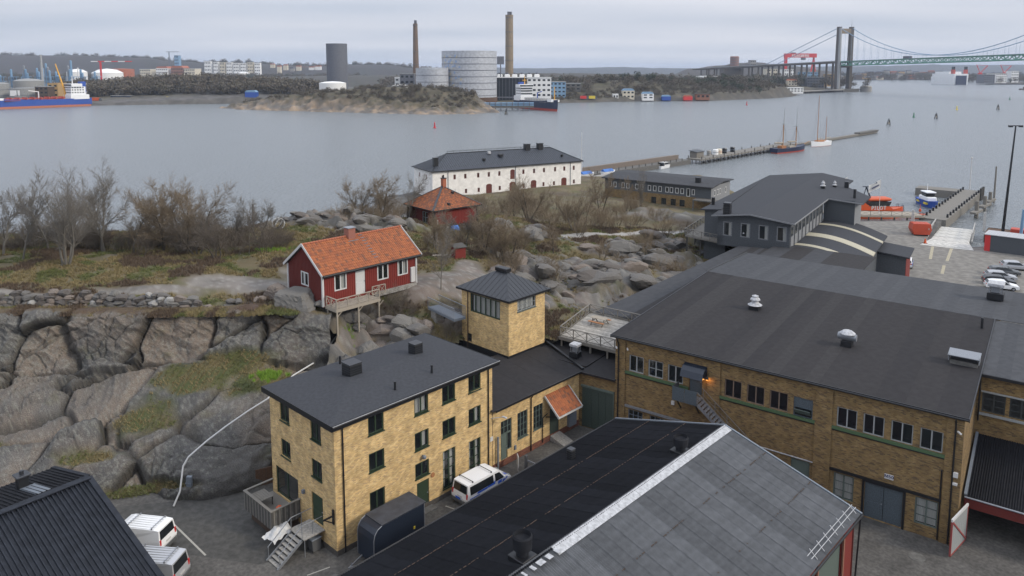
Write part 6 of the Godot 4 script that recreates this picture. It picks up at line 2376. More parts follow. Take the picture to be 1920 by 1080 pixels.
	for s in [[33.3, WH + 3.4, -6.3, 1.6, 1.9, 1.4], [37.8, WH + 3.4, -6.3, 1.6, 1.9, 1.4], [1.9, WH + 1.0, -2.2, 1.2, 2.4, 1.2]]:
		m = MB.new()
		m.bx(s[0] - s[3] / 2, s[0] + s[3] / 2, s[1], s[1] + s[4], s[2] - s[5] / 2, s[2] + s[5] / 2)
		m.bx(s[0] - s[3] / 2 - 0.1, s[0] + s[3] / 2 + 0.1, s[1] + s[4], s[1] + s[4] + 0.12, s[2] - s[5] / 2 - 0.1, s[2] + s[5] / 2 + 0.1)
		part("chimney", m, M["black_metal"], w)
	for s in [[17.0, 1.7, 0.7], [23.0, 2.4, 1.3], [43.0, 1.4, 0.6], [20.0, 3.2, 0.9]]:
		m = MB.new()
		m.cham(V(s[0], WH + s[1] + 0.4, e - (WD / 2 + e) * s[1] / 3.9), V(s[2], 0.7, s[2]), 0.06)
		part("roof_hatch", m, M["black_metal"] if s[0] < 19 or s[0] > 22 else M["zinc"], w)
	m = MB.new()
	for k in [0.5, 0.8]:
		m.path([V(7.5, WH + 4.0 + k * 0.7, -WD / 2 - 0.5), V(WL - 7.5, WH + 4.0 + k * 0.7, -WD / 2 - 0.5)], 0.04, 4)
	for i in 18:
		m.bar(V(7.6 + i * 2.0, WH + 3.8, -WD / 2 - 0.5), V(7.6 + i * 2.0, WH + 4.56, -WD / 2 - 0.5), 0.05, 0.05)
	part("ridge_walk", m, M["black_metal"], w)
	for x in [4.6, 25.8, 44.7]:
		drainpipe(w, [V(x, WH - 0.1, 0.3), V(x, WH - 0.6, 0.1), V(x, -1.5, 0.1)], 0.08, M["steel_grey"])

	# long low slate-blue house on a brick storey
	var lg := thing("slate_blue_lodge", "long low slate-blue boarded lodge on a brick base near the water", "building", V(25.0, 3.2, -199.8), 36.0)
	var ln := 29.6
	wall(lg, Vector3.ZERO, X, ln, -1.0, 2.95, [[19.0, 0.3, 1.4, 1.7], [16.4, 0.3, 1.4, 1.7], [21.4, 0.3, 1.4, 1.7], [13.6, 0.3, 1.4, 1.7]], M["hall_brick"], "wall", 0.2)
	for x in [19.0, 16.4, 21.4, 13.6]:
		window(lg, Vector3.ZERO, X, [x, 0.3, 1.4, 1.7], {"m": M["frame_dark"], "c": 3, "r": 3, "t": 0.08})
	var lw := []
	for x in [1.2, 2.6, 5.0, 6.4, 9.0, 10.4, 12.6, 14.1, 15.6, 17.5, 18.7, 20.2, 21.6]:
		lw.append([x, 3.5, 0.9, 1.45])
	lw.append([23.2, 3.0, 0.95, 2.1])
	lw.append([24.6, 3.5, 0.8, 1.45])
	wall(lg, Vector3.ZERO, X, ln, 2.95, 5.9, lw, M["slate_paint"], "wall", 0.1)
	for h in lw:
		window(lg, Vector3.ZERO, X, h, {"m": M["white_paint"], "c": 1, "r": 1, "t": 0.16, "deep": -0.04})
	var le := [[1.9, 3.4, 0.9, 1.5], [4.0, 3.4, 0.9, 1.5], [5.6, 3.4, 0.9, 1.5], [9.5, 3.3, 0.9, 1.5]]
	wall(lg, V(ln, 0, 0), -Z, 13.0, -1.0, 5.9, le, M["slate_pale"], "wall", 0.1)
	for h in le:
		window(lg, V(ln, 0, 0), -Z, h, {"m": M["white_paint"], "c": 1, "r": 1, "t": 0.16, "deep": -0.04})
	wall(lg, V(0, 0, -13), Z, 13.0, -1.0, 5.9, [], M["slate_paint"])
	wall(lg, V(ln, 0, -13), -X, ln, -1.0, 5.9, [], M["slate_paint"])
	m = MB.new()
	m.slab(V(-0.6, 6.0, 0.9), V(ln + 0.7, 6.0, 0.9), V(ln + 0.7, 6.7, -7.0), V(-0.6, 6.7, -7.0), 0.25)
	m.slab(V(-0.6, 6.7, -7.0), V(ln + 0.7, 6.7, -7.0), V(ln + 0.7, 6.4, -13.8), V(-0.6, 6.4, -13.8), 0.25)
	part("roof", m, M["felt_far"], lg)
	m = MB.new()
	m.bx(ln - 5.2, ln - 4.0, 6.1, 7.6, -3.5, -2.5)
	part("chimney", m, M["black_metal"], lg)
	m = MB.new()
	m.bx(26.0, 31.5, 2.6, 2.9, 0.0, 3.0)
	m.bx(26.0, 26.3, -1.0, 2.6, 2.6, 2.9)
	m.bx(31.0, 31.3, -1.0, 2.6, 2.6, 2.9)
	part("terrace", m, M["concrete_dark"], lg)

	# slate timber house on the annex with its wing and barrel roof
	var g := thing("slate_timber_house", "slate-grey weatherboarded upper house with wide low roof and four tall windows", "building", V(40.17, 12.0, -106.5), 33.1)
	var gw := [[-9.75, 0.95, 1.35, 2.15], [-7.1, 1.0, 1.4, 2.15], [-4.45, 1.0, 1.4, 2.15], [-1.85, 1.05, 1.4, 2.15]]
	wall(g, V(-10.6, 0, 0), X, 10.6, -0.6, 3.85, gw.map(func(h): return [h[0] + 10.6, h[1], h[2], h[3]]), M["slate_paint"], "wall", 0.1, [[0, 3.85], [4.6, 4.45], [10.6, 3.85]])
	boards_flat(g, V(-10.6, 0, 0), X, 0.85, -0.5, 3.8, M["slate_paint"])
	boards_flat(g, V(-10.6, 0, 0), X, 10.6, -0.5, 0.95, M["slate_paint"])
	for s in [[-8.3, 1.1], [-5.6, 1.05], [-2.95, 1.0]]:
		boards_flat(g, V(s[0], 0, 0), X, s[1], 0.9, 3.8, M["slate_paint"])
	for h in gw:
		window(g, Vector3.ZERO, X, h, {"m": M["slate_pale"], "c": 1, "r": 1, "t": 0.14, "deep": -0.05, "curtain": 3})
	var gr := []
	for i in 9:
		gr.append([0.6 + i * 2.55, 1.7, 1.5, 1.5])
	wall(g, Vector3.ZERO, V(0, 0, -1), 23.5, -1.2, 3.85, gr, M["slate_pale"], "wall", 0.1)
	for h in gr:
		window(g, Vector3.ZERO, V(0, 0, -1), h, {"m": M["slate_paint"], "c": 2, "r": 1, "t": 0.1, "deep": -0.03})
	for i in 10:
		m = MB.new()
		m.bx(0.0, 0.1, -1.2, 3.8, -(0.1 + i * 2.55) - 0.2, -(0.1 + i * 2.55))
		part("wall_post", m, M["slate_paint"], g)
	wall(g, V(-14.0, 0, -48), Z, 44.0, -6.0, 3.85, [], M["slate_paint"])
	wall(g, V(-14.0, 0, -4), X, 3.4, -6.0, 3.85, [], M["slate_paint"])
	m = MB.new()
	m.bx(-10.4, -0.3, -0.1, 0.05, -22.0, -0.3)
	part("floor_slab", m, M["room"], g)
	# stair block on the right
	wall(g, V(0.0, 0, -24.2), X, 4.9, -6.0, 4.0, [], M["slate_paint"])
	boards_flat(g, V(0.0, 0, -24.2), X, 4.9, -2.0, 4.0, M["slate_paint"], 0.3)
	wall(g, V(4.9, 0, -24.2), V(0, 0, -1), 7.0, -9.0, 3.8, [], M["slate_pale"])
	wall(g, V(4.9, 0, -31.2), V(-1, 0, 0), 4.9, -9.0, 3.8, [], M["slate_paint"])
	m = MB.new()
	m.slab(V(-11.3, 4.0, 1.0), V(-5.6, 4.75, 1.0), V(-5.6, 4.75, -52), V(-14.6, 4.3, -46), 0.22)
	m.slab(V(-5.6, 4.75, 1.0), V(0.75, 4.0, 1.0), V(0.75, 4.1, -49), V(-5.6, 4.75, -52), 0.22)
	m.slab(V(-14.6, 3.9, -3.6), V(-11.3, 4.2, -3.6), V(-14.6, 4.3, -46), V(-14.7, 4.3, -46), 0.2)
	m.slab(V(0.7, 4.15, -23.6), V(6.2, 3.75, -23.6), V(6.2, 3.75, -32), V(0.7, 4.15, -40), 0.22)
	part("roof", m, M["felt"], g)
	m = MB.new()
	m.bar(V(-11.3, 3.95, 1.05), V(-5.6, 4.7, 1.05), 0.05, 0.22)
	m.bar(V(-5.6, 4.7, 1.05), V(0.75, 3.95, 1.05), 0.05, 0.22)
	m.bar(V(0.78, 3.95, 1.0), V(0.78, 4.02, -23.6), 0.05, 0.2)
	m.bar(V(0.7, 4.08, -23.55), V(6.2, 3.68, -23.55), 0.05, 0.2)
	part("edge_board", m, M["slate_pale"], g)
	m = MB.new()
	m.bx(-6.75, -6.55, 1.5, 1.75, 0.0, 0.05)
	part("blue_notice", m, M["zinc"], g)
	for q in [[-9.2, 4.15, 0.0, 1.0, 1.9, 0, "square black flue with pale lid on the slate house, front left corner"], [-1.9, 4.4, -33.0, 0.7, 1.4, 3, "white ventilator on the far slate roof, left one of a pair"], [-0.6, 4.2, -37.0, 0.6, 1.2, 3, "white ventilator on the far slate roof, right one of a pair"], [1.3, 4.1, -38.0, 0.7, 1.2, 0, "small black boxed vent on the far slate roof"], [4.2, 3.85, -28.0, 0.5, 1.6, 5, "black stove pipe on the slate stair block by the flags"]]:
		vent_box(g.to_global(V(q[0], q[1], q[2])), V(q[3], q[4], q[3]), q[6], 33.1, q[5])
	m = MB.new()
	m.path([V(-14.2, 1.8, -8.0), V(-14.2, 3.0, -8.0), V(-14.0, 3.4, -8.0), V(-14.0, 5.2, -8.0)], 0.28, 10)
	solo("stove_pipe", "fat black elbow pipe on the left side of the slate house", "flue", m, M["black_metal"], g.position, 33.1)
	# barrel roof with three pale roof-light strips
	var br := thing("barrel_roof_hall", "dark barrel roof with three cream roof-light strips beside the slate house", "building", V(40.17, 12.0, -106.5), 33.1)
	var zs := [[1.8, -2.6, "felt"], [-2.6, -3.9, "cream"], [-3.9, -10.0, "felt"], [-10.0, -12.6, "cream"], [-12.6, -20.0, "felt"], [-20.0, -21.3, "cream"], [-21.3, -26.5, "felt"]]
	mat("cream_rooflight", Color(0.52, 0.48, 0.36), 0.6, M["t_mottle"], 2.0)
	for q in zs:
		m = MB.new()
		for i in 12:
			var y0 := -0.45 + 1.0 * sin(PI * (0.22 + 0.78 * i / 12.0)) - 1.3 * i / 12.0
			var y1 := -0.45 + 1.0 * sin(PI * (0.22 + 0.78 * (i + 1) / 12.0)) - 1.3 * (i + 1) / 12.0
			var x0 := 0.1 + 9.7 * i / 12.0
			var x1 := 0.1 + 9.7 * (i + 1) / 12.0
			var lift := 0.05 if q[2] == "cream" else 0.0
			m.slab(V(x0, y0 + lift, q[0]), V(x1, y1 + lift, q[0]), V(x1, y1 + lift, q[1]), V(x0, y0 + lift, q[1]), 0.2)
		part("roof_light" if q[2] == "cream" else "roof", m, M["cream_rooflight"] if q[2] == "cream" else M["felt"], br)
	m = MB.new()
	m.bx(0.2, 9.3, -9.0, -1.7, -26.2, 1.4)
	part("wall", m, M["slate_paint"], br)
	# small shed right of it
	var sh := thing("lean_shed", "small slate shed with one dark red end wall at the parking place", "shed", V(40.17, 3.0, -106.5), 33.1)
	m = MB.new()
	m.bx(9.3, 13.4, 0.0, 5.6, -26.0, -19.2)
	part("wall", m, M["slate_paint"], sh)
	cladding(sh, V(9.3, 0, -19.2), X, 4.1, 0.0, 5.5, [], M["slate_paint"], 0.3, 0.04)
	m = MB.new()
	m.bx(13.4, 13.45, 0.0, 5.6, -26.0, -19.2)
	part("red_end_wall", m, M["falu_red"], sh)
	m = MB.new()
	m.slab(V(9.0, 6.2, -18.7), V(13.9, 5.7, -18.7), V(13.9, 5.7, -26.5), V(9.0, 6.2, -26.5), 0.2)
	part("roof", m, M["felt"], sh)
	# little terrace of the slate house and the dark roof under it
	var td := thing("timber_balcony", "weathered timber balcony on dark posts at the slate house", "balcony", V(40.17, 11.0, -106.5), 33.1)
	m = MB.new()
	m.slab(V(-16.8, 0.5, -3.0), V(-10.7, 0.5, -1.2), V(-10.7, 0.5, -8.0), V(-17.6, 0.5, -14.0), 0.2)
	part("deck", m, M["wood_grey"], td)
	railing(td, V(-16.8, 0.5, -3.0), V(-10.8, 0.5, -1.2), 1.1, 4, M["wood_grey"])
	railing(td, V(-17.6, 0.5, -14.0), V(-16.8, 0.5, -3.0), 1.1, 6, M["wood_grey"])
	for s in [[-16.6, -3.4], [-14.2, -3.0], [-17.2, -9.0]]:
		m = MB.new()
		m.bx(s[0] - 0.1, s[0] + 0.1, -4.5, 0.4, s[1] - 0.1, s[1] + 0.1)
		part("post", m, M["wood_dark"], td)
	m = MB.new()
	m.slab(V(-13.9, 1.3, -5.0), V(-12.0, 1.3, -5.0), V(-12.0, 1.3, -6.6), V(-13.9, 1.3, -6.6), 0.08)
	m.bx(-13.7, -13.6, 0.5, 1.22, -6.4, -5.2)
	m.bx(-12.3, -12.2, 0.5, 1.22, -6.4, -5.2)
	solo("balcony_table", "pale table standing on the weathered timber balcony", "table", m, M["wood_pale"], td.position, 33.1)
	var dr := thing("store_shed", "low dark sheet-roofed store below the weathered timber balcony", "shed", V(40.17, 4.0, -106.5), 33.1)
	m = MB.new()
	m.slab(V(-18.0, 4.2, -0.5), V(-15.0, 4.2, -1.5), V(-14.5, 4.3, -15.0), V(-18.2, 4.3, -14.0), 0.15)
	part("roof", m, M["blue_metal"], dr)
	m = MB.new()
	m.bx(-17.7, -14.9, 0.0, 4.05, -14.0, -1.6)
	part("wall", m, M["slate_paint"], dr)

	# timber terrace beside the hall
	var te := thing("timber_terrace", "pale grey timber terrace on stilts with cross-braced railings beside the hall", "terrace", V(9.892, 10.0, -68.522), 36.5)
	for i in 25:
		m = MB.new()
		m.slab(V(-8.6 - 0.055 * i, 0, -3.5 - i * 0.34), V(-0.5, 0, -3.5 - i * 0.34), V(-0.5, 0, -3.5 - i * 0.34 - 0.325), V(-8.6 - 0.055 * i, 0, -3.5 - i * 0.34 - 0.325), 0.06)
		part("plank", m, M["wood_plank_%d" % (i % 3)], te)
	m = MB.new()
	m.bx(-8.7, -0.4, -0.35, -0.07, -3.6, -3.45)
	m.bar(V(-8.7, -0.2, -3.5), V(-10.0, -0.2, -12.0), 0.12, 0.28)
	part("edge_beam", m, M["wood_grey"], te)
	railing(te, V(-8.6, 0, -3.55), V(-0.5, 0, -3.55), 1.05, 5, M["wood_grey"])
	railing(te, V(-10.0, 0, -12.0), V(-8.65, 0, -3.7), 1.05, 6, M["wood_grey"])
	railing(te, V(-10.0, 0, -12.0), V(-1.0, 0, -12.0), 1.05, 5, M["wood_grey"])
	for s in [[-8.5, -3.7], [-6.8, -3.7], [-5.0, -3.7], [-3.0, -3.7], [-8.8, -5.5]]:
		m = MB.new()
		m.bx(s[0] - 0.08, s[0] + 0.08, -1.2, -0.06, s[1] - 0.08, s[1] + 0.08)
		part("stilt", m, M["wood_grey"], te)
	for i in 5:
		m = MB.new()
		m.bx(-10.2 + 0.28 * i, -9.9 + 0.28 * i, -1.3 + 0.25 * i, -1.25 + 0.25 * i, -5.0, -3.8)
		part("step", m, M["wood_grey"], te)
	var pb := thing("picnic_bench", "picnic bench with orange-stained seats on the timber terrace", "bench", te.to_global(V(-7.1, 0.0, -9.2)), 36.5)
	for s in [[-0.8, 0.45, 0.3], [0.8, 0.45, 0.3]]:
		m = MB.new()
		m.box(V(0, s[1], s[0]), V(1.9, 0.06, s[2]))
		part("seat", m, M["wood_orange"], pb)
	for s in [-0.3, 0.0, 0.3]:
		m = MB.new()
		m.box(V(0, 0.75, s), V(1.8, 0.05, 0.26))
		part("table_top", m, M["wood_pale"], pb)
	for s in [-0.7, 0.7]:
		m = MB.new()
		m.bar(V(s, 0.72, -0.15), V(s, 0.02, -0.75), 0.08, 0.1)
		m.bar(V(s, 0.72, 0.15), V(s, 0.02, 0.75), 0.08, 0.1)
		m.bar(V(s, 0.42, -0.9), V(s, 0.42, 0.9), 0.06, 0.08)
		part("leg", m, M["wood_grey"], pb)

	# footbridge to the tower
	var fb := thing("steel_footbridge", "short galvanised footbridge from the hill to the brick tower", "footbridge", V(-8.6, 12.3, -79.6), 52.0)
	m = MB.new()
	m.bx(0, 5.2, -0.25, 0.0, -0.7, 0.7)
	part("deck", m, M["steel_grey"], fb)
	for z in [-0.7, 0.7]:
		m = MB.new()
		m.bx(0, 5.2, 1.08, 1.14, z - 0.03, z + 0.03)
		m.bx(0, 5.2, 0.1, 0.14, z - 0.02, z + 0.02)
		for i in 27:
			m.bx(i * 0.2 - 0.012, i * 0.2 + 0.012, 0.0, 1.1, z - 0.012, z + 0.012)
		part("railing", m, M["galvanised"], fb)
	m = MB.new()
	m.bx(0.3, 1.3, -2.4, -0.25, -0.5, 0.5)
	part("pier", m, M["concrete"], fb)

	# dry stone wall along the cliff top: each stone its own piece
	var dw := thing("dry_stone_wall", "weathered dry stone wall along the cliff edge under the gravel track", "wall", V(-62, 12.95, -76.6))
	var sm := []
	for k in 8:
		sm.append(facet_rock(700 + k, 3, 0.1))
	for j in 4:
		var x := rng.randf_range(0.0, 0.5)
		while x < 41.0:
			var sc := rng.randf_range(0.65, 1.55)
			var wx := -62.0 + x
			var gone := (wx > -33.0 and (j >= 2 or rng.randf() < 0.4)) or (j == 3 and rng.randf() < 0.45)
			if gone:
				x += 0.8 * sc
				continue
			var s := part("stone", sm[rng.randi() % 8], M["stone_%d" % [0, 1, 2, 3, 3, 1, 0, 3][rng.randi() % 8] if rng.randf() < 0.95 else "stone_4"], dw)
			var wz := 0.3 * sin(wx * 0.3) - 0.9 * smoothstep(-32.0, -24.0, wx)
			s.position = V(x + 0.4 * sc, 0.18 + j * 0.43 + rng.randf_range(-0.09, 0.09), wz - 0.1 * j + rng.randf_range(-0.1, 0.1))
			s.rotation = V(rng.randf_range(-0.2, 0.2), rng.randf_range(-0.3, 0.3) + (PI if rng.randf() < 0.5 else 0.0), rng.randf_range(-0.2, 0.2))
			s.scale = V(sc * 0.6, rng.randf_range(0.32, 0.44), 0.5)
			x += 0.84 * sc
	# boulders scattered on the slopes
	var bspots := [[-25.0, -78.5, 1.3, "low flat boulder beside the stone wall end, left of the cottage deck"], [-22.6, -76.8, 1.9, "big pale rounded boulder at the foot of the red cottage"], [-14.5, -74.5, 1.1, "rounded boulder behind the hipped roof, right of the white pipe"], [-12.2, -75.2, 0.9, "brown boulder behind the hipped roof, middle of three"], [-10.4, -75.4, 0.9, "grey boulder behind the hipped roof, nearest the tower"], [-9.0, -77.0, 0.8, "pale stone on the bank below the footbridge"], [-26.5, -60.0, 1.2, "dark boulder at the cliff foot by the white pipe"]]
	for q in bspots:
		var bm := facet_rock(int(absf(q[0] * 7.0)), 9, 0.1)
		var bo := solo("boulder", q[3], "boulder", bm, M["stone_%d" % (int(absf(q[0])) % 4)], V(q[0], (ground(q[0], q[1]) if q[1] < -70 else 3.0) + q[2] * 0.2, q[1]))
		bo.scale = V(q[2] * 1.25, q[2] * 0.85, q[2] * 1.05)
		bo.rotation.y = q[0]

	# white pipe up the cliff
	m = MB.new()
	m.path([V(-27.2, 3.1, -56.6), V(-26.9, 4.0, -57.2), V(-27.0, 5.6, -58.2), V(-26.7, 6.2, -58.6), V(-25.6, 7.0, -59.8), V(-24.4, 7.7, -61.0), V(-22.9, 8.5, -62.2), V(-21.5, 9.2, -63.0), V(-20.6, 9.3, -68.0), V(-19.57, 8.9, -72.4), V(-18.88, 9.6, -75.0), V(-18.04, 10.6, -77.2), V(-17.4, 11.2, -78.6)], 0.075, 8)
	solo("white_pipe", "thin white pipe climbing the rock face from the yard to the cottage", "pipe", m, M["plastic_white"])
	m = MB.new()
	m.box(V(0, 0.9, 0), V(0.42, 1.9, 0.3), Basis(V(0, 0, 1), -0.06))
	for y in [0.4, 1.3]:
		m.box(V(0, y, 0), V(0.5, 0.06, 0.36), Basis(V(0, 0, 1), -0.06))
	solo("cable_duct", "grey cable duct standing at the cliff foot beside the white pipe", "duct", m, M["steel_grey"], V(-26.5, 3.0, -58.0))
	m = MB.new()
	for i in 6:
		m.bx(i * 0.3, i * 0.3 + 0.28, 0, 1.5, 0, 0.05)
	solo("rusty_screen", "rusty brown boarded screen in the gap between cliff and office", "fence", m, M["rust"], V(-21.6, 3.0, -59.6), -30.0)

	# things on the crest
	var sp := thing("sphere_sculpture", "openwork white and black ball sculpture on the rocks above the water", "sculpture", V(-34.2, ground(-34.2, -108.1) + 0.8, -108.1))
	for k in 3:
		m = MB.new()
		for i in 14:
			var an := TAU * i / 14
			var an2 := TAU * (i + 1) / 14
			m.tube(V(cos(an), sin(an), 0) * 0.85, V(cos(an2), sin(an2), 0) * 0.85, 0.1, 0.1, 5)
		var rg := part("ring", m, M["white_paint"] if k < 2 else M["black_metal"], sp)
		rg.rotation = V(0.4 * k, 1.05 * k + 0.3, 0.5 * k)
	m = MB.new()
	m.cham(V(0, -0.75, 0), V(1.0, 0.35, 1.0), 0.05)
	part("base", m, M["concrete_dark"], sp)
	m = MB.new()
	m.tube(V(0, 0, 0), V(0.05, 3.7, 0), 0.13, 0.1, 8, true)
	solo("wooden_post", "weathered wooden post standing alone on the hill edge against the water", "post", m, M["wood_dark"], V(-38.6, ground(-38.6, -110.1), -110.1))
	var rs := thing("red_playhouse", "small red board shed among the bare bushes behind the tower", "shed", V(-7.4, ground(-6.8, -96.2), -96.0), -30.0)
	m = MB.new()
	m.bx(0, 1.5, 0, 1.6, -1.2, 0)
	part("wall", m, M["falu_red"], rs)
	m = MB.new()
	m.slab(V(-0.15, 1.6, 0.2), V(1.65, 1.6, 0.2), V(1.65, 1.85, -1.4), V(-0.15, 1.85, -1.4), 0.08)
	part("roof", m, M["wood_dark"], rs)
	m = MB.new()
	m.box(V(0, 0.42, 0), V(2.4, 0.07, 0.4))
	m.box(V(-0.9, 0.2, 0), V(0.1, 0.4, 0.35))
	m.box(V(0.9, 0.2, 0), V(0.1, 0.4, 0.35))
	solo("plank_bench", "low pale plank bench by the small red shed", "bench", m, M["wood_pale"], V(-9.2, ground(-9.2, -96.4), -96.2), -8.0)

# ---------- the harbour ----------
# a hull strip between two heights: stern at -L/2, bow at +L/2; `full` = how bluff, `sheer` lifts the bow
func hull(L: float, W: float, y0: float, y1: float, low := 0.85, sheer := 0.0, transom := 0.75, deck := true) -> MB:
	var m := MB.new()
	var n := 16
	var half := func(f: float, y: float) -> float:
		var b := 1.0 - pow(clampf((f - 0.55) / 0.45, 0, 1), 2.2)
		var s := lerpf(transom, 1.0, clampf(f / 0.25, 0, 1))
		return maxf(0.02, W / 2 * b * s * lerpf(low, 1.0, y))
	for i in n:
		var f0 := float(i) / n
		var f1 := float(i + 1) / n
		var xa := (f0 - 0.5) * L
		var xb := (f1 - 0.5) * L
		var fl := 0.06 * L
		var xa0 := xa - fl * (1.0 - low) * 2.0 * pow(f0, 3)
		var xb0 := xb - fl * (1.0 - low) * 2.0 * pow(f1, 3)
		var ya := y1 + sheer * pow(f0, 3) + sheer * 0.3 * pow(1 - f0, 2)
		var yb := y1 + sheer * pow(f1, 3) + sheer * 0.3 * pow(1 - f1, 2)
		var a0: float = half.call(f0, 0.0)
		var a1: float = half.call(f0, 1.0)
		var b0: float = half.call(f1, 0.0)
		var b1: float = half.call(f1, 1.0)
		m.quad(V(xa0, y0, a0), V(xb0, y0, b0), V(xb, yb, b1), V(xa, ya, a1))
		m.quad(V(xb0, y0, -b0), V(xa0, y0, -a0), V(xa, ya, -a1), V(xb, yb, -b1))
		if deck:
			m.quad(V(xa, ya - 0.12, a1), V(xb, yb - 0.12, b1), V(xb, yb - 0.12, -b1), V(xa, ya - 0.12, -a1))
		if i == 0:
			m.quad(V(xa0, y0, -a0), V(xa0, y0, a0), V(xa, ya, a1), V(xa, ya, -a1))
	return m

func build_harbour() -> void:
	rng.seed = 44
	var X := Vector3.RIGHT
	var m := MB.new()
	# stone breakwater and timber pier
	var bw := thing("stone_pier", "stone breakwater with a high seaward wall behind the white barracks", "pier", V(22, 0, -254), -43.5)
	m = MB.new()
	m.bx(-10, 68, -2, 1.7, -5.0, 1.0)
	part("quay", m, M["concrete_dark"], bw)
	m = MB.new()
	m.bx(-10, 66, 1.7, 3.4, -5.0, -3.6)
	part("sea_wall", m, M["stone_1"], bw)
	for i in 16:
		m = MB.new()
		m.bx(2 + i * 4.0, 2.25 + i * 4.0, 1.7, 2.7, 0.6, 0.85)
		part("bollard", m, M["wood_dark"], bw)
	var pr := thing("timber_pier", "long timber pier with mooring piles where the sailing ships lie", "pier", V(73.0, 0, -300), -45.6)
	m = MB.new()
	m.bx(0, 90, 1.5, 2.1, -3.2, 3.2)
	part("deck", m, M["wood_grey"], pr)
	m = MB.new()
	m.bx(90, 206, 0.2, 1.3, -1.0, 1.0)
	part("breakwater", m, M["wood_grey"], pr)
	m = MB.new()
	m.bx(176, 206, 1.3, 2.0, -1.6, 1.6)
	part("pier_head", m, M["concrete_dark"], pr)
	for i in 30:
		for z in [-3.0, 3.1]:
			m = MB.new()
			m.tube(V(1 + i * 3.0, -1.5, z), V(1 + i * 3.0, 2.2 + (0.9 if i % 3 == 0 else 0.0), z), 0.22, 0.2, 7, true)
			part("pile", m, M["wood_dark"], pr)
	for i in 22:
		m = MB.new()
		m.tube(V(2 + i * 4.0, 0.8, 3.3), V(3.4 + i * 4.0, 0.8, 3.3), 0.45, 0.45, 8, true)
		part("fender", m, M["tyre"], pr)
	var b := Basis(Vector3.UP, deg_to_rad(45.6))
	var po := V(73.0, 0, -300)
	var hut := thing("pier_hut", "small grey hut with dark roof at the landward end of the timber pier", "hut", po + b * V(3.0, 2.1, -2.0), -45.6)
	m = MB.new()
	m.bx(0, 5.5, 0, 2.4, -1.6, 1.6)
	part("wall", m, M["wood_grey"], hut)
	m = MB.new()
	m.slab(V(-0.4, 2.5, 2.0), V(5.9, 2.5, 2.0), V(5.9, 2.9, -2.0), V(-0.4, 2.9, -2.0), 0.2)
	part("roof", m, M["slate_paint"], hut)
	for q in [[14.0, 0.9, "concrete", "pale round tank on the timber pier, beside the hut"], [19.5, 1.2, "tank_white", "white round tank on the timber pier, left of the red one"], [22.5, 1.2, "house_cream", "cream round tank with red hoop on the timber pier"], [27.0, 1.0, "car_black", "black drum on the timber pier, left of two"], [34.0, 1.0, "car_black", "black drum on the timber pier, right of two"]]:
		var tk := thing("pier_drum", q[3], "drum", po + b * V(q[0], 2.1, -1.2), 0.0)
		m = MB.new()
		m.lathe(V(0, 0, 0), [[q[1], 0.0], [q[1], 1.9], [q[1] * 0.85, 2.2], [0, 2.25]], 14)
		part("shell", m, M[q[2]], tk)
		m = MB.new()
		m.lathe(V(0, 0, 0), [[q[1] + 0.04, 0.9], [q[1] + 0.04, 1.1]], 14)
		part("hoop", m, M["steel_grey"] if q[0] != 22.5 else M["orange_red"], tk)
	# sailing ships
	var ship := thing("navy_ketch", "navy-hulled two-masted sailing ship with red waterline at the timber pier", "sailing ship", V(128.0, 0, -344.5), -37.0)
	part("hull", hull(25.0, 5.6, 0.5, 2.0, 0.85, 1.1), M["hull_navy"], ship)
	part("boot_top", hull(24.2, 5.0, -0.6, 0.55, 0.8, 0.0, 0.7, false), M["hull_red"], ship)
	m = MB.new()
	m.bx(-8, -4.5, 1.9, 3.2, -1.2, 1.2)
	part("deckhouse", m, M["wood_orange"], ship)
	m = MB.new()
	m.bx(-1.5, 3.5, 1.9, 2.7, -1.0, 1.0)
	part("deckhouse", m, M["wood_pale"], ship)
	for q in [[-5.5, 20.0, 13.0], [4.8, 19.0, 11.5]]:
		m = MB.new()
		m.tube(V(q[0], 1.8, 0), V(q[0], q[2], 0), 0.24, 0.2, 8, true)
		var ms := part("mast", m, M["mast_wood"], ship)
		m = MB.new()
		m.tube(V(q[0] + 0.1, q[2] - 1.0, 0), V(q[0] + 0.1, q[1], 0), 0.16, 0.09, 7, true)
		m.box(V(q[0], q[2], 0), V(0.4, 0.2, 2.2))
		part("topmast", m, M["frame_pale"], ms)
		m = MB.new()
		for s in [-1, 1]:
			for k in [-1.2, 0.0, 1.2]:
				m.tube(V(q[0] + k, 2.2, s * 2.6), V(q[0], q[2], 0), 0.03, 0.02, 4)
		part("shrouds", m, M["car_black"], ship)
		m = MB.new()
		m.tube(V(q[0], 4.2, 0), V(q[0] - 7.0 if q[0] < 0 else q[0] - 8.0, 4.6, 0), 0.14, 0.1, 6, true)
		m.tube(V(q[0] - 0.2, 4.5, 0), V(q[0] - 6.5, 4.85, 0), 0.3, 0.25, 7, true)
		part("furled_sail", m, M["wood_pale"], ship)
	m = MB.new()
	m.tube(V(11.5, 2.8, 0), V(16.5, 4.2, 0), 0.16, 0.08, 6, true)
	part("bowsprit", m, M["mast_wood"], ship)
	var sh2 := thing("white_ketch", "white-hulled two-masted yacht ahead of the navy ship at the pier", "sailing ship", V(153.0, 0, -371.5), 143.0)
	part("hull", hull(16.0, 4.2, 0.0, 2.1, 0.8, 0.7), M["car_white"], sh2)
	part("boot_top", hull(15.5, 3.9, -0.6, 0.08, 0.8, 0.0, 0.7, false), M["hull_red"], sh2)
	m = MB.new()
	m.cham(V(0.5, 2.5, 0), V(6.0, 0.8, 2.2), 0.15)
	part("cabin", m, M["wood_orange"], sh2)
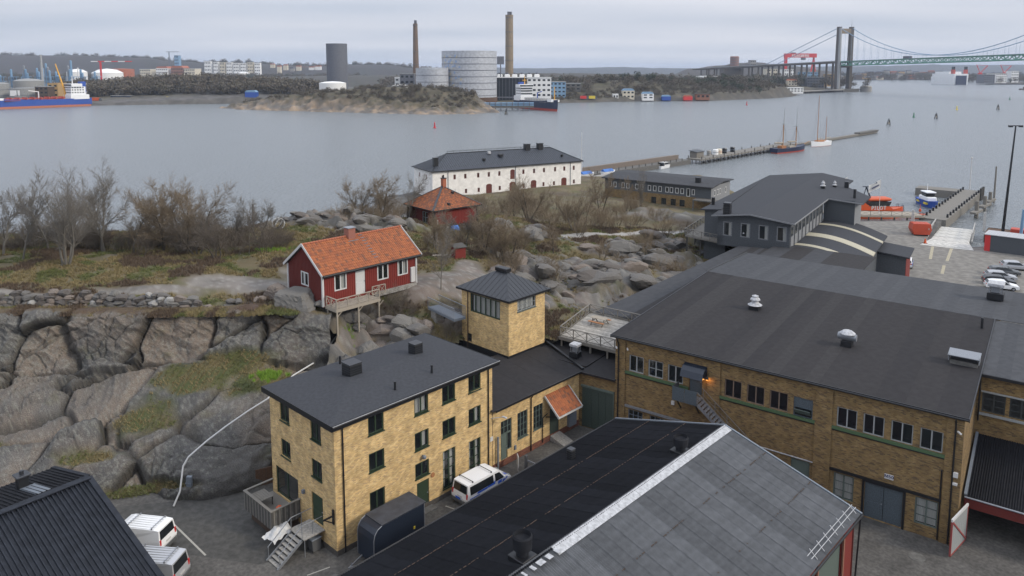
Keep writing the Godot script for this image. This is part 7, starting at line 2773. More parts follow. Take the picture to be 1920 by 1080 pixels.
	for q in [[2.6, 25.0], [-5.0, 14.5]]:
		m = MB.new()
		m.tube(V(q[0], 2.0, 0), V(q[0], q[1], 0), 0.19, 0.09, 8, true)
		part("mast", m, M["wood_orange"], sh2)
		m = MB.new()
		m.tube(V(q[0], 3.6, 0), V(q[0] - 4.5, 3.8, 0), 0.25, 0.18, 7, true)
		part("boom_sail", m, M["wood_pale"], sh2)
		m = MB.new()
		for s in [-1, 1]:
			m.tube(V(q[0], 2.2, s * 1.9), V(q[0], q[1] * 0.95, 0), 0.025, 0.02, 4)
		m.tube(V(q[0], q[1], 0), V(q[0] + 5.0, 2.5, 0), 0.025, 0.02, 4)
		part("shrouds", m, M["car_black"], sh2)
	var mb := thing("motor_boat", "white motor boat with dark canopy at the stone breakwater", "boat", V(59.0, 0, -288.0), -48.0)
	part("hull", hull(8.0, 2.6, -0.3, 1.0, 0.75, 0.3), M["car_white"], mb)
	m = MB.new()
	m.prism(PackedVector2Array([Vector2(-2.2, 0.9), Vector2(1.6, 0.9), Vector2(0.7, 2.3), Vector2(-2.2, 2.4)]), -1.0, 1.0)
	part("cabin", m, M["white_paint"], mb)
	m = MB.new()
	m.bx(-3.2, -1.9, 0.9, 2.2, -1.05, 1.05)
	m.prism(PackedVector2Array([Vector2(-1.6, 1.4), Vector2(1.25, 1.4), Vector2(0.8, 2.1), Vector2(-1.6, 2.15)]), -1.02, 1.02)
	part("canopy", m, M["dark_glass"], mb)
	for q in [[25.5, -252.0, "boat under a blue cover on the quay, left of two"], [33.5, -258.0, "boat under a blue cover on the quay, right of two, with a white bow"]]:
		var cb := thing("covered_boat", q[2], "boat", V(q[0], 1.7, q[1]), -40.0)
		part("hull", hull(6.5, 2.2, 0.2, 1.1, 0.7, 0.3), M["car_white"], cb)
		m = MB.new()
		m.prism(PackedVector2Array([Vector2(-1.15, 1.15), Vector2(1.15, 1.15), Vector2(0.0, 2.0)]), -3.0, 1.6, Basis(V(0, 0, -1), Vector3.UP, X))
		part("cover", m, M["tarp_blue"], cb)
	m = MB.new()
	m.tube(V(0, 0, 0), V(0, 15.0, 0), 0.14, 0.07, 7, true)
	m.box(V(0, 3.0, 0), V(0.6, 6.0, 0.4))
	solo("white_mast", "tall thin white mast at the right end of the white barracks", "mast", m, M["white_paint"], V(23.5, 1.7, -252.5))
	m = MB.new()
	m.bx(-14, 14, -2, 2.2, -4, 8)
	solo("boat_yard_quay", "low concrete quay with green nets between barracks and lodge", "quay", m, M["concrete"], V(28, 0, -246), -43.5)

	# buoys and beacons on the water
	for q in [[254.95, -507.9, 3.6, "wooden beacon standing in the water just off the pier end"], [323.7, -573.4, 3.8, "dark wooden beacon in the water, between the small buoys"], [452.9, -701, 4.2, "dark wooden beacon farthest right in the fairway"], [-4.9, -627.1, 3.6, "small twin-posted beacon off the rocky island point"]]:
		var bc := thing("beacon", q[3], "beacon", V(q[0], 0, q[1]), 20.0, "wooden beacons in the fairway")
		m = MB.new()
		for k in 5:
			var an := TAU * k / 5
			m.tube(V(cos(an) * 1.4, -1, sin(an) * 1.4), V(cos(an) * 0.5, q[2], sin(an) * 0.5), 0.22, 0.2, 6, true)
		part("pile_cluster", m, M["wood_dark"], bc)
		m = MB.new()
		m.cham(V(0, q[2] * 0.45, 1.1), V(0.9, 1.4, 0.1), 0.03)
		part("day_mark", m, M["wood_pale"], bc)
		m = MB.new()
		m.lathe(V(0, q[2], 0), [[0.3, 0], [0.3, 0.9], [0, 1.1]], 8)
		part("lantern", m, M["car_black"], bc)
	for q in [[-50.0, -484.9, "buoy_red", "red buoy floating before the island, alone on the water"], [247.7, -794.4, "buoy_red", "small red buoy far out below the bridge ramp"], [316.8, -592.4, "buoy_green", "dark green buoy left of the middle beacon"], [414.6, -701, "yellow", "yellow ball buoy in the fairway"], [615.8, -932, "buoy_green", "slim green buoy far right in the fairway"]]:
		var by := thing("buoy", q[3], "buoy", V(q[0], 0, q[1]))
		m = MB.new()
		m.lathe(V(0, 0, 0), [[0, -0.6], [0.95, -0.3], [1.0, 0.5], [0.5, 0.8], [0.38, 2.6], [0, 2.7]], 12)
		part("float", m, M[q[2]], by)
		m = MB.new()
		m.lathe(V(0, 2.7, 0), [[0.2, 0], [0.45, 0.2], [0.45, 0.7], [0, 1.1]], 8)
		part("top_mark", m, M[q[2]], by)

	# pilot jetty, flags, boats
	var jt := thing("pilot_jetty", "low timber jetty with railing where the orange pilot boat lies", "jetty", V(83.0, 0, -181.5), 5.0)
	m = MB.new()
	m.bx(-6, 17, 2.2, 2.6, -4.5, 1.5)
	part("deck", m, M["wood_pale"], jt)
	railing(jt, V(-5.5, 2.6, 1.4), V(16.5, 2.6, 1.4), 1.1, 9, M["wood_grey"])
	for i in 8:
		m = MB.new()
		m.tube(V(-5 + i * 3, -1, 1.2), V(-5 + i * 3, 2.2, 1.2), 0.2, 0.2, 7)
		part("pile", m, M["wood_dark"], jt)
	var pb := thing("pilot_boat", "orange pilot boat with dark wheelhouse windows at the timber jetty", "boat", V(94.0, 0, -190.0), -2.0)
	part("hull", hull(13.0, 4.4, -0.3, 2.3, 0.75, 0.6), M["orange"], pb)
	part("rubbing_strake", hull(13.1, 4.5, 1.7, 2.0, 1.0, 0.3, 0.75, false), M["hull_red"], pb)
	m = MB.new()
	m.prism(PackedVector2Array([Vector2(-5.5, 2.2), Vector2(3.4, 2.2), Vector2(1.9, 3.4), Vector2(-3.4, 3.5), Vector2(-4.8, 4.6)]), -1.6, 1.6)
	part("superstructure", m, M["orange"], pb)
	m = MB.new()
	m.prism(PackedVector2Array([Vector2(-3.2, 3.3), Vector2(2.0, 3.3), Vector2(2.5, 4.4), Vector2(-3.0, 4.6)]), -1.65, 1.65)
	part("wheelhouse_window", m, M["dark_glass"], pb)
	m = MB.new()
	m.cham(V(-0.4, 4.95, 0), V(6.0, 0.75, 3.5), 0.25)
	part("wheelhouse_roof", m, M["orange"], pb)
	m = MB.new()
	m.bar(V(-2.2, 5.2, 0), V(-3.4, 8.0, 0), 0.25, 0.3)
	m.bar(V(-4.2, 5.0, 0), V(-3.4, 8.0, 0), 0.12, 0.16)
	m.box(V(-3.6, 8.1, 0), V(1.3, 0.18, 0.5))
	part("radar_arch", m, M["navy"], pb)
	text(pb, "PILOT", 1.0, V(-0.8, 2.35, 1.66), Basis(), M["white_paint"])
	for q in [[101.0, -191.8, 4.0, "small orange workboat with a dark frame beside the pilot boat"], [104.5, -188.9, 5.0, "low orange inflatable boat at the jetty end"]]:
		var sb := thing("work_boat", q[3], "boat", V(q[0], 0, q[1]), 10.0)
		part("hull", hull(q[2], 1.8, 0.0, 1.1, 0.8, 0.2), M["orange"], sb)
		m = MB.new()
		if q[2] < 4.5:
			m.path([V(-1.0, 1.0, -0.7), V(-1.0, 3.2, -0.7), V(-1.0, 3.2, 0.7), V(-1.0, 1.0, 0.7)], 0.07)
			m.path([V(0.4, 1.0, -0.7), V(0.2, 3.0, -0.6), V(0.2, 3.0, 0.6), V(0.4, 1.0, 0.7)], 0.07)
			m.box(V(-0.4, 1.5, 0), V(0.9, 0.9, 0.9))
		else:
			m.tube(V(-0.3, 0.9, 0), V(-0.3, 3.8, 0), 0.06, 0.05, 6)
			m.lathe(V(-0.3, 1.6, 0), [[0, 0], [0.3, 0.3], [0.3, 0.8], [0, 1.1]], 8)
		part("frame", m, M["navy"] if q[2] < 4.5 else M["orange"], sb)
	for q in [[90.2, 3.0, -181.8, "white pennant flag with dark blue lettering by the pilot boat", 11.2], [84.6, 3.0, -187.5, "white flag flying behind the slate stair block", 11.0]]:
		var fg := thing("flag", q[3], "flag", V(q[0], q[1] - 0.6, q[2]), -8.0)
		m = MB.new()
		m.tube(V(0, 0, 0), V(0, q[4] - 2.4, 0), 0.07, 0.045, 8, true)
		part("pole", m, M["white_paint"], fg)
		m = MB.new()
		var hh: float = q[4] - 2.5
		for i in 10:
			for side in 2:
				var f := func(k: int, top: bool) -> Vector3:
					var u := k / 10.0
					return V(-0.05 - 3.0 * u, hh - (0.05 if top else 1.9) - 1.35 * u + (0.1 if top else -0.05) * sin(u * 7.0), 0.22 * sin(u * 6.0) * u)
				if side == 0:
					m.quad(f.call(i + 1, false), f.call(i, false), f.call(i, true), f.call(i + 1, true))
				else:
					m.quad(f.call(i, false) - V(0, 0, 0.01), f.call(i + 1, false) - V(0, 0, 0.01), f.call(i + 1, true) - V(0, 0, 0.01), f.call(i, true) - V(0, 0, 0.01))
		var cl := part("cloth", m, M["white_paint"], fg)
		if q[4] > 11.1:
			m = MB.new()
			for i in 7:
				m.box(V(-0.6 - 0.28 * i, hh - 1.35 - 0.135 * i * 0.93, 0.16), V(0.2, 0.42, 0.03))
			m.box(V(-1.2, hh - 0.75, 0.16), V(0.3, 0.3, 0.03))
			part("lettering", m, M["sign_ink"], cl)
	# police boat and the L-shaped pier
	var pol := thing("police_boat", "white and blue patrol boat with yellow blocks inside the concrete pier", "boat", V(116.0, 0, -206.5), 96.0)
	part("hull", hull(10.5, 3.6, -0.3, 1.6, 0.75, 0.5), M["hull_blue"], pol)
	m = MB.new()
	m.cham(V(-0.5, 2.2, 0), V(5.5, 1.2, 2.6), 0.2)
	part("superstructure", m, M["car_white"], pol)
	m = MB.new()
	m.cham(V(-0.3, 3.3, 0), V(3.2, 1.1, 2.4), 0.2)
	part("wheelhouse_window", m, M["dark_glass"], pol)
	m = MB.new()
	m.cham(V(-0.3, 4.0, 0), V(3.8, 0.35, 2.7), 0.1)
	m.tube(V(-1.0, 4.1, 0), V(-1.0, 6.2, 0), 0.08, 0.05, 6)
	part("wheelhouse_roof", m, M["car_white"], pol)
	m = MB.new()
	for k in [-3.2, 1.2]:
		m.bx(k, k + 1.6, 0.9, 1.4, -1.85, 1.85)
	part("yellow_block", m, M["yellow"], pol)
	var lp := thing("concrete_pier", "L-shaped weathered concrete pier with bollards beyond the ramp", "pier", V(103.5, 0, -179.5), -50.5)
	m = MB.new()
	m.bx(-3, 53, -2, 2.2, -3.2, 2.2)
	m.bx(47, 53, -2, 2.2, -14.5, -3.2)
	part("deck", m, M["wood_grey"], lp)
	for i in 14:
		for z in [-2.7, 1.8]:
			m = MB.new()
			m.lathe(V(1 + i * 3.9, 2.2, z), [[0.28, 0], [0.22, 0.7], [0.34, 0.8], [0, 0.95]], 8)
			part("bollard", m, M["car_black"], lp)
	for i in 3:
		m = MB.new()
		m.tube(V(48 + i * 2.2, -1, 2.4), V(48 + i * 2.2, 3.6, 2.4), 0.3, 0.3, 7, true)
		part("pile", m, M["wood_dark"], lp)
	m = MB.new()
	m.tube(V(0, 0, 0), V(0, 9.5, 0), 0.16, 0.1, 8, true)
	m.cham(V(0, 9.6, 0), V(0.5, 0.4, 0.5), 0.05)
	solo("light_mast", "white navigation light mast on the head of the concrete pier", "mast", m, M["white_paint"], V(136.5, 2.2, -221.5))
	# link ramp with steel side frames
	var rp := thing("link_ramp", "pale concrete ferry ramp sloping from the parking place to the water", "ramp", V(86.0, 3.02, -144.8), -57.0)
	m = MB.new()
	m.slab(V(0, 0.0, -4.0), V(0, 0, 4.0), V(-0.01, 0, 4.0), V(-0.01, 0, -4.0), 0.1)
	m.slab(V(0.0, 0.01, 4.2), V(7.0, 0.01, 3.2), V(7.0, 0.01, -3.6), V(0.0, 0.01, -5.0), 0.35)
	m.slab(V(7.02, 0.0, 3.2), V(31.0, -1.6, 3.2), V(31.0, -1.6, -3.6), V(7.02, 0.0, -3.6), 0.6)
	part("ramp_plate", m, M["concrete_white"], rp)
	for i in 5:
		m = MB.new()
		m.slab(V(1.0 + i * 5.6, 0.03 - maxf(0, (i * 5.6 - 6.0)) * 0.067, 3.1), V(1.12 + i * 5.6, 0.03 - maxf(0, (i * 5.6 - 6.0)) * 0.067, 3.1), V(1.12 + i * 5.6, 0.03 - maxf(0, (i * 5.6 - 6.0)) * 0.067, -3.5), V(1.0 + i * 5.6, 0.03 - maxf(0, (i * 5.6 - 6.0)) * 0.067, -3.5), 0.03)
		part("plate_joint", m, M["concrete"], rp)
	for z in [3.6, -4.2]:
		for i in 5:
			m = MB.new()
			var x0 := 9.0 + i * 4.2
			var y0 := -0.067 * (x0 - 7.0)
			m.bar(V(x0, y0, z), V(x0 + 4.2, y0 - 0.28, z), 0.25, 0.25)
			m.bar(V(x0, y0 + 1.7, z), V(x0 + 4.2, y0 + 1.42, z), 0.2, 0.25)
			m.bar(V(x0, y0, z), V(x0 + 2.1, y0 + 1.6, z), 0.14, 0.16)
			m.bar(V(x0 + 4.2, y0 - 0.28, z), V(x0 + 2.1, y0 + 1.6, z), 0.14, 0.16)
			part("side_truss", m, M["lime_grey"], rp)
	for q in [[10.0, -7.5, 4.2], [14.0, -7.8, 4.2], [27.0, 5.4, 3.0]]:
		m = MB.new()
		m.bar(V(q[0], -1.0, q[1]), V(q[0] + 1.5, q[2], q[1]), 0.5, 0.4)
		m.bar(V(q[0] + 4.0, -1.0, q[1]), V(q[0] + 1.5, q[2], q[1]), 0.5, 0.4)
		part("lifting_frame", m, M["lime_grey"], rp)
	for q in [[119, -189.5, 2.9, "nearest the ramp"], [127, -199, 2.6, "middle of three"], [133.5, -207, 2.4, "beside the tall pile"]]:
		var dp := thing("mooring_dolphin", "weathered mooring dolphin beyond the ferry ramp, " + q[3], "mooring dolphin", V(q[0], 0, q[1]), -45.0, "mooring dolphins beyond the ramp")
		m = MB.new()
		m.tube(V(0, -1, 0), V(0, q[2] + 1.5, 0), 0.5, 0.45, 8, true)
		part("pile", m, M["wood_grey"], dp)
		m = MB.new()
		m.bx(-3.5, 3.5, q[2] * 0.5, q[2] * 0.5 + 0.5, -0.7, 0.7)
		part("walkway", m, M["wood_grey"], dp)
	m = MB.new()
	m.tube(V(0, 0, 0), V(0, 10.5, 0), 0.3, 0.2, 8, true)
	solo("steel_pile", "tall rusty grey pile standing in the water beyond the ramp", "pile", m, M["wood_grey"], V(137.5, 0, -211.5))
	# orange skip, cone, sheds
	var sk := thing("orange_skip", "orange-red closed waste skip standing on the parking place", "skip", V(86.6, 3.0, -156.6), 12.0)
	m = MB.new()
	m.prism(PackedVector2Array([Vector2(-1.5, 0.3), Vector2(1.5, 0.3), Vector2(1.9, 1.3), Vector2(1.7, 2.5), Vector2(-1.7, 2.5), Vector2(-1.9, 1.3)]), -1.4, 1.4)
	part("body", m, M["orange_red"], sk)
	for k in 4:
		m = MB.new()
		m.bx(-1.6 + k * 0.82, -1.6 + k * 0.82 + 0.75, 2.5, 2.58, -1.35, 1.35)
		part("lid", m, M["orange_red"], sk)
	m = MB.new()
	m.bx(-1.4, 1.4, 0, 0.3, -1.2, -0.9)
	m.bx(-1.4, 1.4, 0, 0.3, 0.9, 1.2)
	part("skid", m, M["car_black"], sk)
	var cn := thing("traffic_cone", "small red traffic cone at the foot of the ramp", "traffic cone", V(83.4, 3.0, -148.6))
	m = MB.new()
	m.lathe(V(0, 0, 0), [[0.3, 0.05], [0.12, 0.9], [0.07, 1.0], [0, 1.0]], 10)
	part("cone", m, M["orange"], cn)
	m = MB.new()
	m.box(V(0, 0.03, 0), V(0.8, 0.06, 0.8))
	part("base", m, M["car_black"], cn)
	var qw := thing("quay_store", "long low slate store with red end beside the light mast", "store", V(91.6, 3.0, -142.6), 41.0)
	m = MB.new()
	m.bx(0.0, 30, 0, 3.2, -4.5, 0)
	part("wall", m, M["slate_paint"], qw)
	m = MB.new()
	m.bx(-0.06, -0.0, 0, 3.2, -4.4, -0.1)
	m.bx(-0.05, 0.9, 0, 3.19, 0.0, 0.04)
	part("red_end_wall", m, M["crane_red"], qw)
	m = MB.new()
	m.slab(V(-0.2, 3.3, 0.2), V(30, 3.3, 0.2), V(30, 3.3, -4.7), V(-0.2, 3.3, -4.7), 0.12)
	part("roof", m, M["zinc"], qw)
	var lm := thing("light_mast", "very tall thin dark floodlight mast at the right edge of the quay", "mast", V(101.5, 3.0, -152.6))
	m = MB.new()
	m.tube(V(0, 0, 0), V(1.0, 23.5, 0), 0.32, 0.14, 10, true)
	part("pole", m, M["car_black"], lm)
	m = MB.new()
	m.bx(-0.5, 2.4, 23.4, 23.6, -0.15, 0.15)
	m.bx(-0.4, 0.3, 23.2, 23.4, -0.25, 0.25)
	m.bx(1.7, 2.4, 23.2, 23.4, -0.25, 0.25)
	part("floodlight_bar", m, M["car_black"], lm)
	m = MB.new()
	m.bx(-0.8, 0.8, 0, 1.5, -0.8, 0.8)
	part("base", m, M["concrete_dark"], lm)
	m = MB.new()
	m.tube(V(0, 0, 0), V(0.3, 6.5, 0), 0.3, 0.3, 10, true)
	solo("blue_pipe_post", "bright blue steel post rising behind the slate store", "post", m, M["pipe_blue"], V(104.2, 3.0, -151.0))
	var bg := thing("work_barge", "rusty brown work barge moored behind the slate store", "barge", V(117, 0, -158.0), 38.0)
	part("hull", hull(26, 9, -0.5, 1.8, 0.95, 0.2, 0.95), M["rust"], bg)
	for q in [[-2, 0, 4, 1.8, "house_brown"], [4, 1.5, 3, 2.4, "lime_grey"], [-7, -1.0, 3, 1.2, "hull_red"]]:
		m = MB.new()
		m.cham(V(q[0], 1.7 + q[3] / 2, q[1]), V(q[2], q[3], 2.4), 0.1)
		part("deck_gear", m, M[q[4]], bg)
	# cars
	var spots := [[78.3, -116.9, 20.0, "car_white", "white car, nearest of the row on the quay"], [79.6, -119.6, 20.0, "car_black", "black car, second of the row on the quay, next to the white one"], [81.6, -122.3, 20.0, "car_silver", "silver-grey car, third of the row on the quay"], [84.2, -125.3, 20.0, "car_grey", "dark grey car, fourth of the row on the quay"], [88.5, -128.8, 20.0, "car_silver", "silver car, farthest of the row on the quay"]]
	for q in spots:
		var c := thing("parked_car", q[4], "car", V(q[0], 3.01, q[1]), q[2], "cars parked in a row on the quay")
		make_car(c, M[q[3]], 4.6, 1.85, 1.48)
	var pc := thing("patrol_car", "black and white estate car with blue blocks beside the red-ended shed", "car", V(70.6, 3.01, -131.2), -60.0)
	make_car(pc, M["car_white"], 4.8, 1.9, 1.6)
	m = MB.new()
	m.bx(-2.2, -1.2, 0.5, 0.9, -0.97, 0.97)
	m.bx(0.2, 1.2, 0.5, 0.9, -0.97, 0.97)
	part("livery_block", m, M["police_blue"], pc)
	var wv := thing("white_van", "white van, only its roof visible behind the red-ended shed", "van", V(70.0, 3.01, -137.0), 25.0)
	make_van(wv, M["car_white"], 5.4, 2.0, 2.3, false)
	# markings on the parking place
	for q in [[77.5, -136.0, 83.5, -146.0], [79.8, -134.6, 86.2, -144.2], [74.0, -126.0, 77.5, -131.5], [87.0, -126.5, 91.0, -132.5]]:
		m = MB.new()
		var a := V(q[0], 3.012, q[1])
		var e := V(q[2], 3.012, q[3])
		var d := (e - a).normalized()
		var s := V(-d.z, 0, d.x) * 0.25
		m.quad(a + s, e + s, e - s, a - s)
		var ln := part(numbered("painted_line"), m, M["yellow_marking"] if q[0] != 87.0 else M["marking"], self)
		ln.set_meta("kind", "structure")

const FAR_HOUSES := [[-499.0, -800, 13.6, 2.5, 18.9, 14, "house_brown", "tank_grey", "dark brown office block behind the red-decked tanker"],
	[-494.1, -812, 10.9, 2.5, 22.1, 16, "house_ochre", "house_ochre", "tall ochre building between the brown office and the tanker stern"],
	[-485.2, -830, 14.1, 2.5, 21.1, 18, "house_cream", "white_paint", "stepped white building behind the stern of the blue-hulled tanker"],
	[-467.2, -812, 8.1, 2.5, 12.9, 10, "tank_grey", "white_paint", "grey-green glazed shed right of the blue tanker"],
	[-435.5, -838, 22.6, 2.5, 8.0, 9, "hull_navy", "tank_grey", "long black shed on the quay below the bare wood"],
	[-290.0, -836, 12.5, 3, 12.2, 8, "hull_blue", "pipe_blue", "row of blue containers at the island root"],
	[-1151.1, -2600, 14.8, 40, 83.4, 20, "pipe_blue", "tank_grey", "grey-blue tower block on the ridge beside the thin crane"],
	[-921.1, -1900, 27.0, 10, 36.7, 40, "house_cream", "tank_white", "pale low shed on the hillside, leftmost of a row"],
	[-879.1, -1900, 29.7, 10, 39.3, 40, "tank_white", "roof_orange", "white low shed with red roof on the hillside"],
	[-841.2, -1900, 29.7, 10, 40.7, 40, "house_brick", "roof_orange", "brick-red shed with orange roof on the hillside"],
	[-810.0, -1900, 27.0, 10, 38.0, 40, "house_cream", "tank_white", "pale low shed on the hillside, rightmost of a row"],
	[-124.2, -850, 15.7, 8, 27.9, 25, "tank_white", "tank_white", "white plant building with sloping roof left of the silver tanks"],
	[-116.1, -835, 15.4, 8, 32.2, 14, "plant_grey", "tank_grey", "grey conical-topped plant house behind the white sloping roof"],
	[-1.2, -835, 33.2, 6, 28.1, 40, "dark_glass", "white_paint", "wide dark glass power hall with white frame right of the big tank"],
	[30.2, -840, 26.8, 6, 28.0, 30, "tank_white", "white_paint", "white power hall end block above the ship"],
	[50.2, -870, 23.5, 5, 22.8, 20, "pipe_blue", "tank_grey", "blue-grey low plant building right of the ship"],
	[73.1, -900, 17.9, 8, 20.3, 20, "concrete_dark", "tank_grey", "dark concrete shed set into the slope right of the plant"],
	[121.1, -880, 6.2, 3, 8.3, 8, "tank_white", "tank_white", "small white shed at the far quay, left of the blue-roofed house"],
	[136.9, -885, 13.8, 3, 12.5, 12, "house_cream", "pipe_blue", "cream house with blue roof on the far quay"],
	[159.0, -880, 13.1, 3, 9.0, 10, "tank_white", "pipe_blue", "white shed with pale blue roof on the far quay"],
	[181.7, -885, 10.0, 3, 5.7, 8, "hull_blue", "pipe_blue", "blue shed on the far quay, left of the red one"],
	[208.1, -890, 10.1, 3, 5.5, 6, "crane_red", "roof_orange", "low red shed on the far quay"],
	[226.8, -895, 15.9, 3, 7.8, 8, "house_brick", "house_brown", "brown brick shed standing on the far quay"],
	[270.7, -960, 14.3, 4, 7.0, 8, "tank_white", "tank_white", "small white cabins right of the brick shed on the far quay"],
	[320.3, -1080, 21.5, 8, 18.3, 12, "tank_white", "tank_white", "white building at the foot of the bridge abutment"],
	[463.6, -1590, 38.4, 4, 38.0, 30, "bridge_concrete", "bridge_concrete", "tall brown concrete bridge abutment block"],
	[338.4, -1050, 17.9, 5, 13.7, 12, "tank_white", "tank_grey", "long white shed below the viaduct, left one"],
	[370.3, -1060, 30.1, 5, 12.0, 12, "house_cream", "tank_grey", "long cream shed below the viaduct, middle one"],
	[402.0, -1070, 22.8, 5, 11.0, 12, "tank_white", "tank_white", "long white shed below the viaduct, right one"],
	[464.7, -1250, 15.1, 6, 18.7, 12, "house_cream", "roof_orange", "yellow house with orange roof under the viaduct"],
	[584.2, -1700, 24.1, 8, 38.0, 30, "house_cream", "tank_grey", "pale block far behind the viaduct, left of the gantry"],
	[640.0, -1750, 27.3, 8, 36.8, 30, "tank_white", "tank_grey", "white block under the red gantry beam"],
	[633.1, -1600, 34.1, 8, 31.3, 30, "pipe_blue", "tank_grey", "blue-grey block behind the viaduct piers"],
	[522.7, -1300, 29.5, 5, 23.4, 25, "plant_grey", "tank_grey", "dark grey block between the viaduct piers"],
	[634.7, -1500, 18.1, 5, 27.5, 20, "house_ochre", "tank_grey", "ochre block left of the bridge tower"],
	[701.1, -2200, 15.6, 30, 62.6, 25, "concrete", "plant_grey", "dome-topped block on the ridge left of the gantry"],
	[1229.9, -1900, 27.0, 4, 26.0, 40, "tank_white", "tank_grey", "white hall on the right bank behind the ferry"],
	[1330.3, -2000, 19.9, 4, 32.4, 30, "tank_white", "tank_grey", "white block far right above the right bank"],
	[1168.5, -1850, 26.3, 4, 23.8, 30, "plant_grey", "tank_grey", "dark dock hall beside the ferry"]]
const SLABS := [[-924.8, 21.2, 60.5, "tank_white"], [-900.2, 14.7, 58.9, "tank_white"], [-880.5, 16.3, 57.3, "house_cream"], [-859.2, 18.0, 57.3, "tank_white"], [-837.9, 18.0, 55.7, "tank_white"], [-816.6, 18.0, 55.7, "tank_white"], [-795.3, 18.0, 57.3, "house_cream"], [-773.9, 18.0, 55.7, "tank_white"]]
const TOWN := [[1190.0, -2600, 22.6, 19.9, 4], [1235.0, -2661, 17.7, 24.8, 3], [1226.2, -2606, 19.2, 10.7, 3], [1277.2, -2678, 22.5, 15.3, 1], [1250.7, -2599, 26.2, 17.6, 5], [1238.2, -2543, 18.0, 11.9, 0], [1291.1, -2617, 25.9, 21.2, 4], [1367.2, -2724, 25.7, 10.6, 3], [1387.6, -2726, 22.6, 10.4, 2], [1314.3, -2564, 17.9, 22.3, 5], [1379.7, -2651, 21.7, 12.6, 4], [1388.8, -2629, 23.3, 16.5, 2], [1443.4, -2714, 27.2, 9.6, 5], [1464.9, -2718, 25.4, 19.7, 4], [1470.6, -2686, 18.3, 15.0, 5], [1524.4, -2752, 20.7, 22.6, 3], [1543.5, -2758, 18.7, 12.1, 3], [1453.8, -2578, 19.7, 14.3, 0], [1462.2, -2551, 23.0, 24.9, 5], [-875.8, -2700, 14.7, 43.6, 1], [-839.5, -2658, 13.5, 56.0, 0], [-749.4, -2439, 11.3, 47.8, 0], [-779.0, -2608, 13.8, 52.4, 0], [-746.6, -2573, 13.8, 42.2, 5], [-729.9, -2592, 15.3, 48.6, 0], [-741.9, -2717, 21.0, 44.7, 1], [-693.0, -2620, 17.1, 45.8, 1], [-671.3, -2623, 20.3, 48.7, 1], [1374.9, -2900, 16.6, 28.0, 4], [1403.8, -2900, 20.4, 28.6, 4], [1432.7, -2900, 24.3, 33.1, 5], [1461.7, -2900, 20.6, 28.9, 2], [1490.6, -2900, 24.0, 30.0, 3], [1519.6, -2900, 16.7, 33.1, 5], [1548.5, -2900, 16.7, 28.7, 5], [1577.5, -2900, 22.1, 25.5, 2], [1606.4, -2900, 18.7, 31.3, 2], [1635.4, -2900, 26.9, 30.2, 3]]

# ---------- the far shore ----------
const SHORE := [[-2600, -640], [-640, -742], [-443, -777], [-377, -806], [-283, -831], [-262, -792], [-292, -730], [-253, -701], [-191, -674], [-118, -642], [-71, -627], [-27, -627], [-9, -657], [-14, -720], [-6, -800], [40, -846], [63, -845], [150, -886], [236, -901], [341, -983], [383, -1040], [440, -1160], [545, -1275], [600, -1420], [700, -1700], [860, -2150], [1000, -2520], [1000, -2700], [-2600, -2700]]
const MOUNDS := [[-120, -705, 70, 38, 16], [-205, -715, 60, 28, 7], [-55, -690, 45, 32, 10], [-400, -905, 120, 60, 13], [-210, -900, 150, 70, 9], [150, -965, 110, 55, 20], [300, -1060, 110, 70, 18], [60, -930, 60, 40, 9], [420, -1260, 90, 80, 10], [-560, -1000, 200, 90, 8]]
const RIDGE := [[-4200, 100], [-2501, 99], [-2191, 95], [-1985, 91], [-1819, 89], [-1675, 89], [-1530, 85], [-1406, 80], [-1302, 70], [-1199, 64], [-1096, 62], [-992, 60], [-868, 52], [-703, 50], [-579, 56], [-475, 54], [-372, 42], [-207, 30], [0, 20]]
var shore_poly := PackedVector2Array()

func far_height(x: float, z: float) -> float:
	var h := 2.6
	for g in MOUNDS:
		h += g[4] * exp(-pow((x - g[0]) / g[2], 2) - pow((z - g[1]) / g[3], 2))
	return h

func on_shore(x: float, z: float) -> float:
	var p := Vector2(x, z)
	var best := 1e9
	for i in shore_poly.size():
		var q := Geometry2D.get_closest_point_to_segment(p, shore_poly[i], shore_poly[(i + 1) % shore_poly.size()])
		best = minf(best, q.distance_squared_to(p))
	return sqrt(best) * (1.0 if Geometry2D.is_point_in_polygon(p, shore_poly) else -1.0)

func far_wood(seed_: int, col: Color, col2: Color, spread := 1.0) -> ArrayMesh:
	var m := MB.new()
	m.tinted = true
	var r := RandomNumberGenerator.new()
	r.seed = seed_
	for i in 150:
		var d := V(r.randfn(), r.randfn() * 0.8, r.randfn()).normalized()
		var rad := pow(r.randf(), 0.45)
		var p := V(d.x * rad * spread, 1.0 + d.y * rad * 0.95, d.z * rad * spread)
		if p.y < 0.05:
			p.y = 0.05 + r.randf() * 0.2
		var s := r.randf_range(0.12, 0.27)
		var a := V(r.randfn(), r.randfn() + 0.6, r.randfn()).normalized() * s
		var b := V(r.randfn(), r.randfn(), r.randfn()).normalized() * s
		m.col = col.lerp(col2, r.randf())
		m.tri(p - a, p + b, p + a)
	for k in 3:
		m.col = col * 0.8
		m.tube(V(0.25 * k - 0.25, -0.4, 0.1 * k), V(0.3 * k - 0.3, 1.2, 0.2 * k - 0.2), 0.05, 0.02, 3)
	return m.mesh()

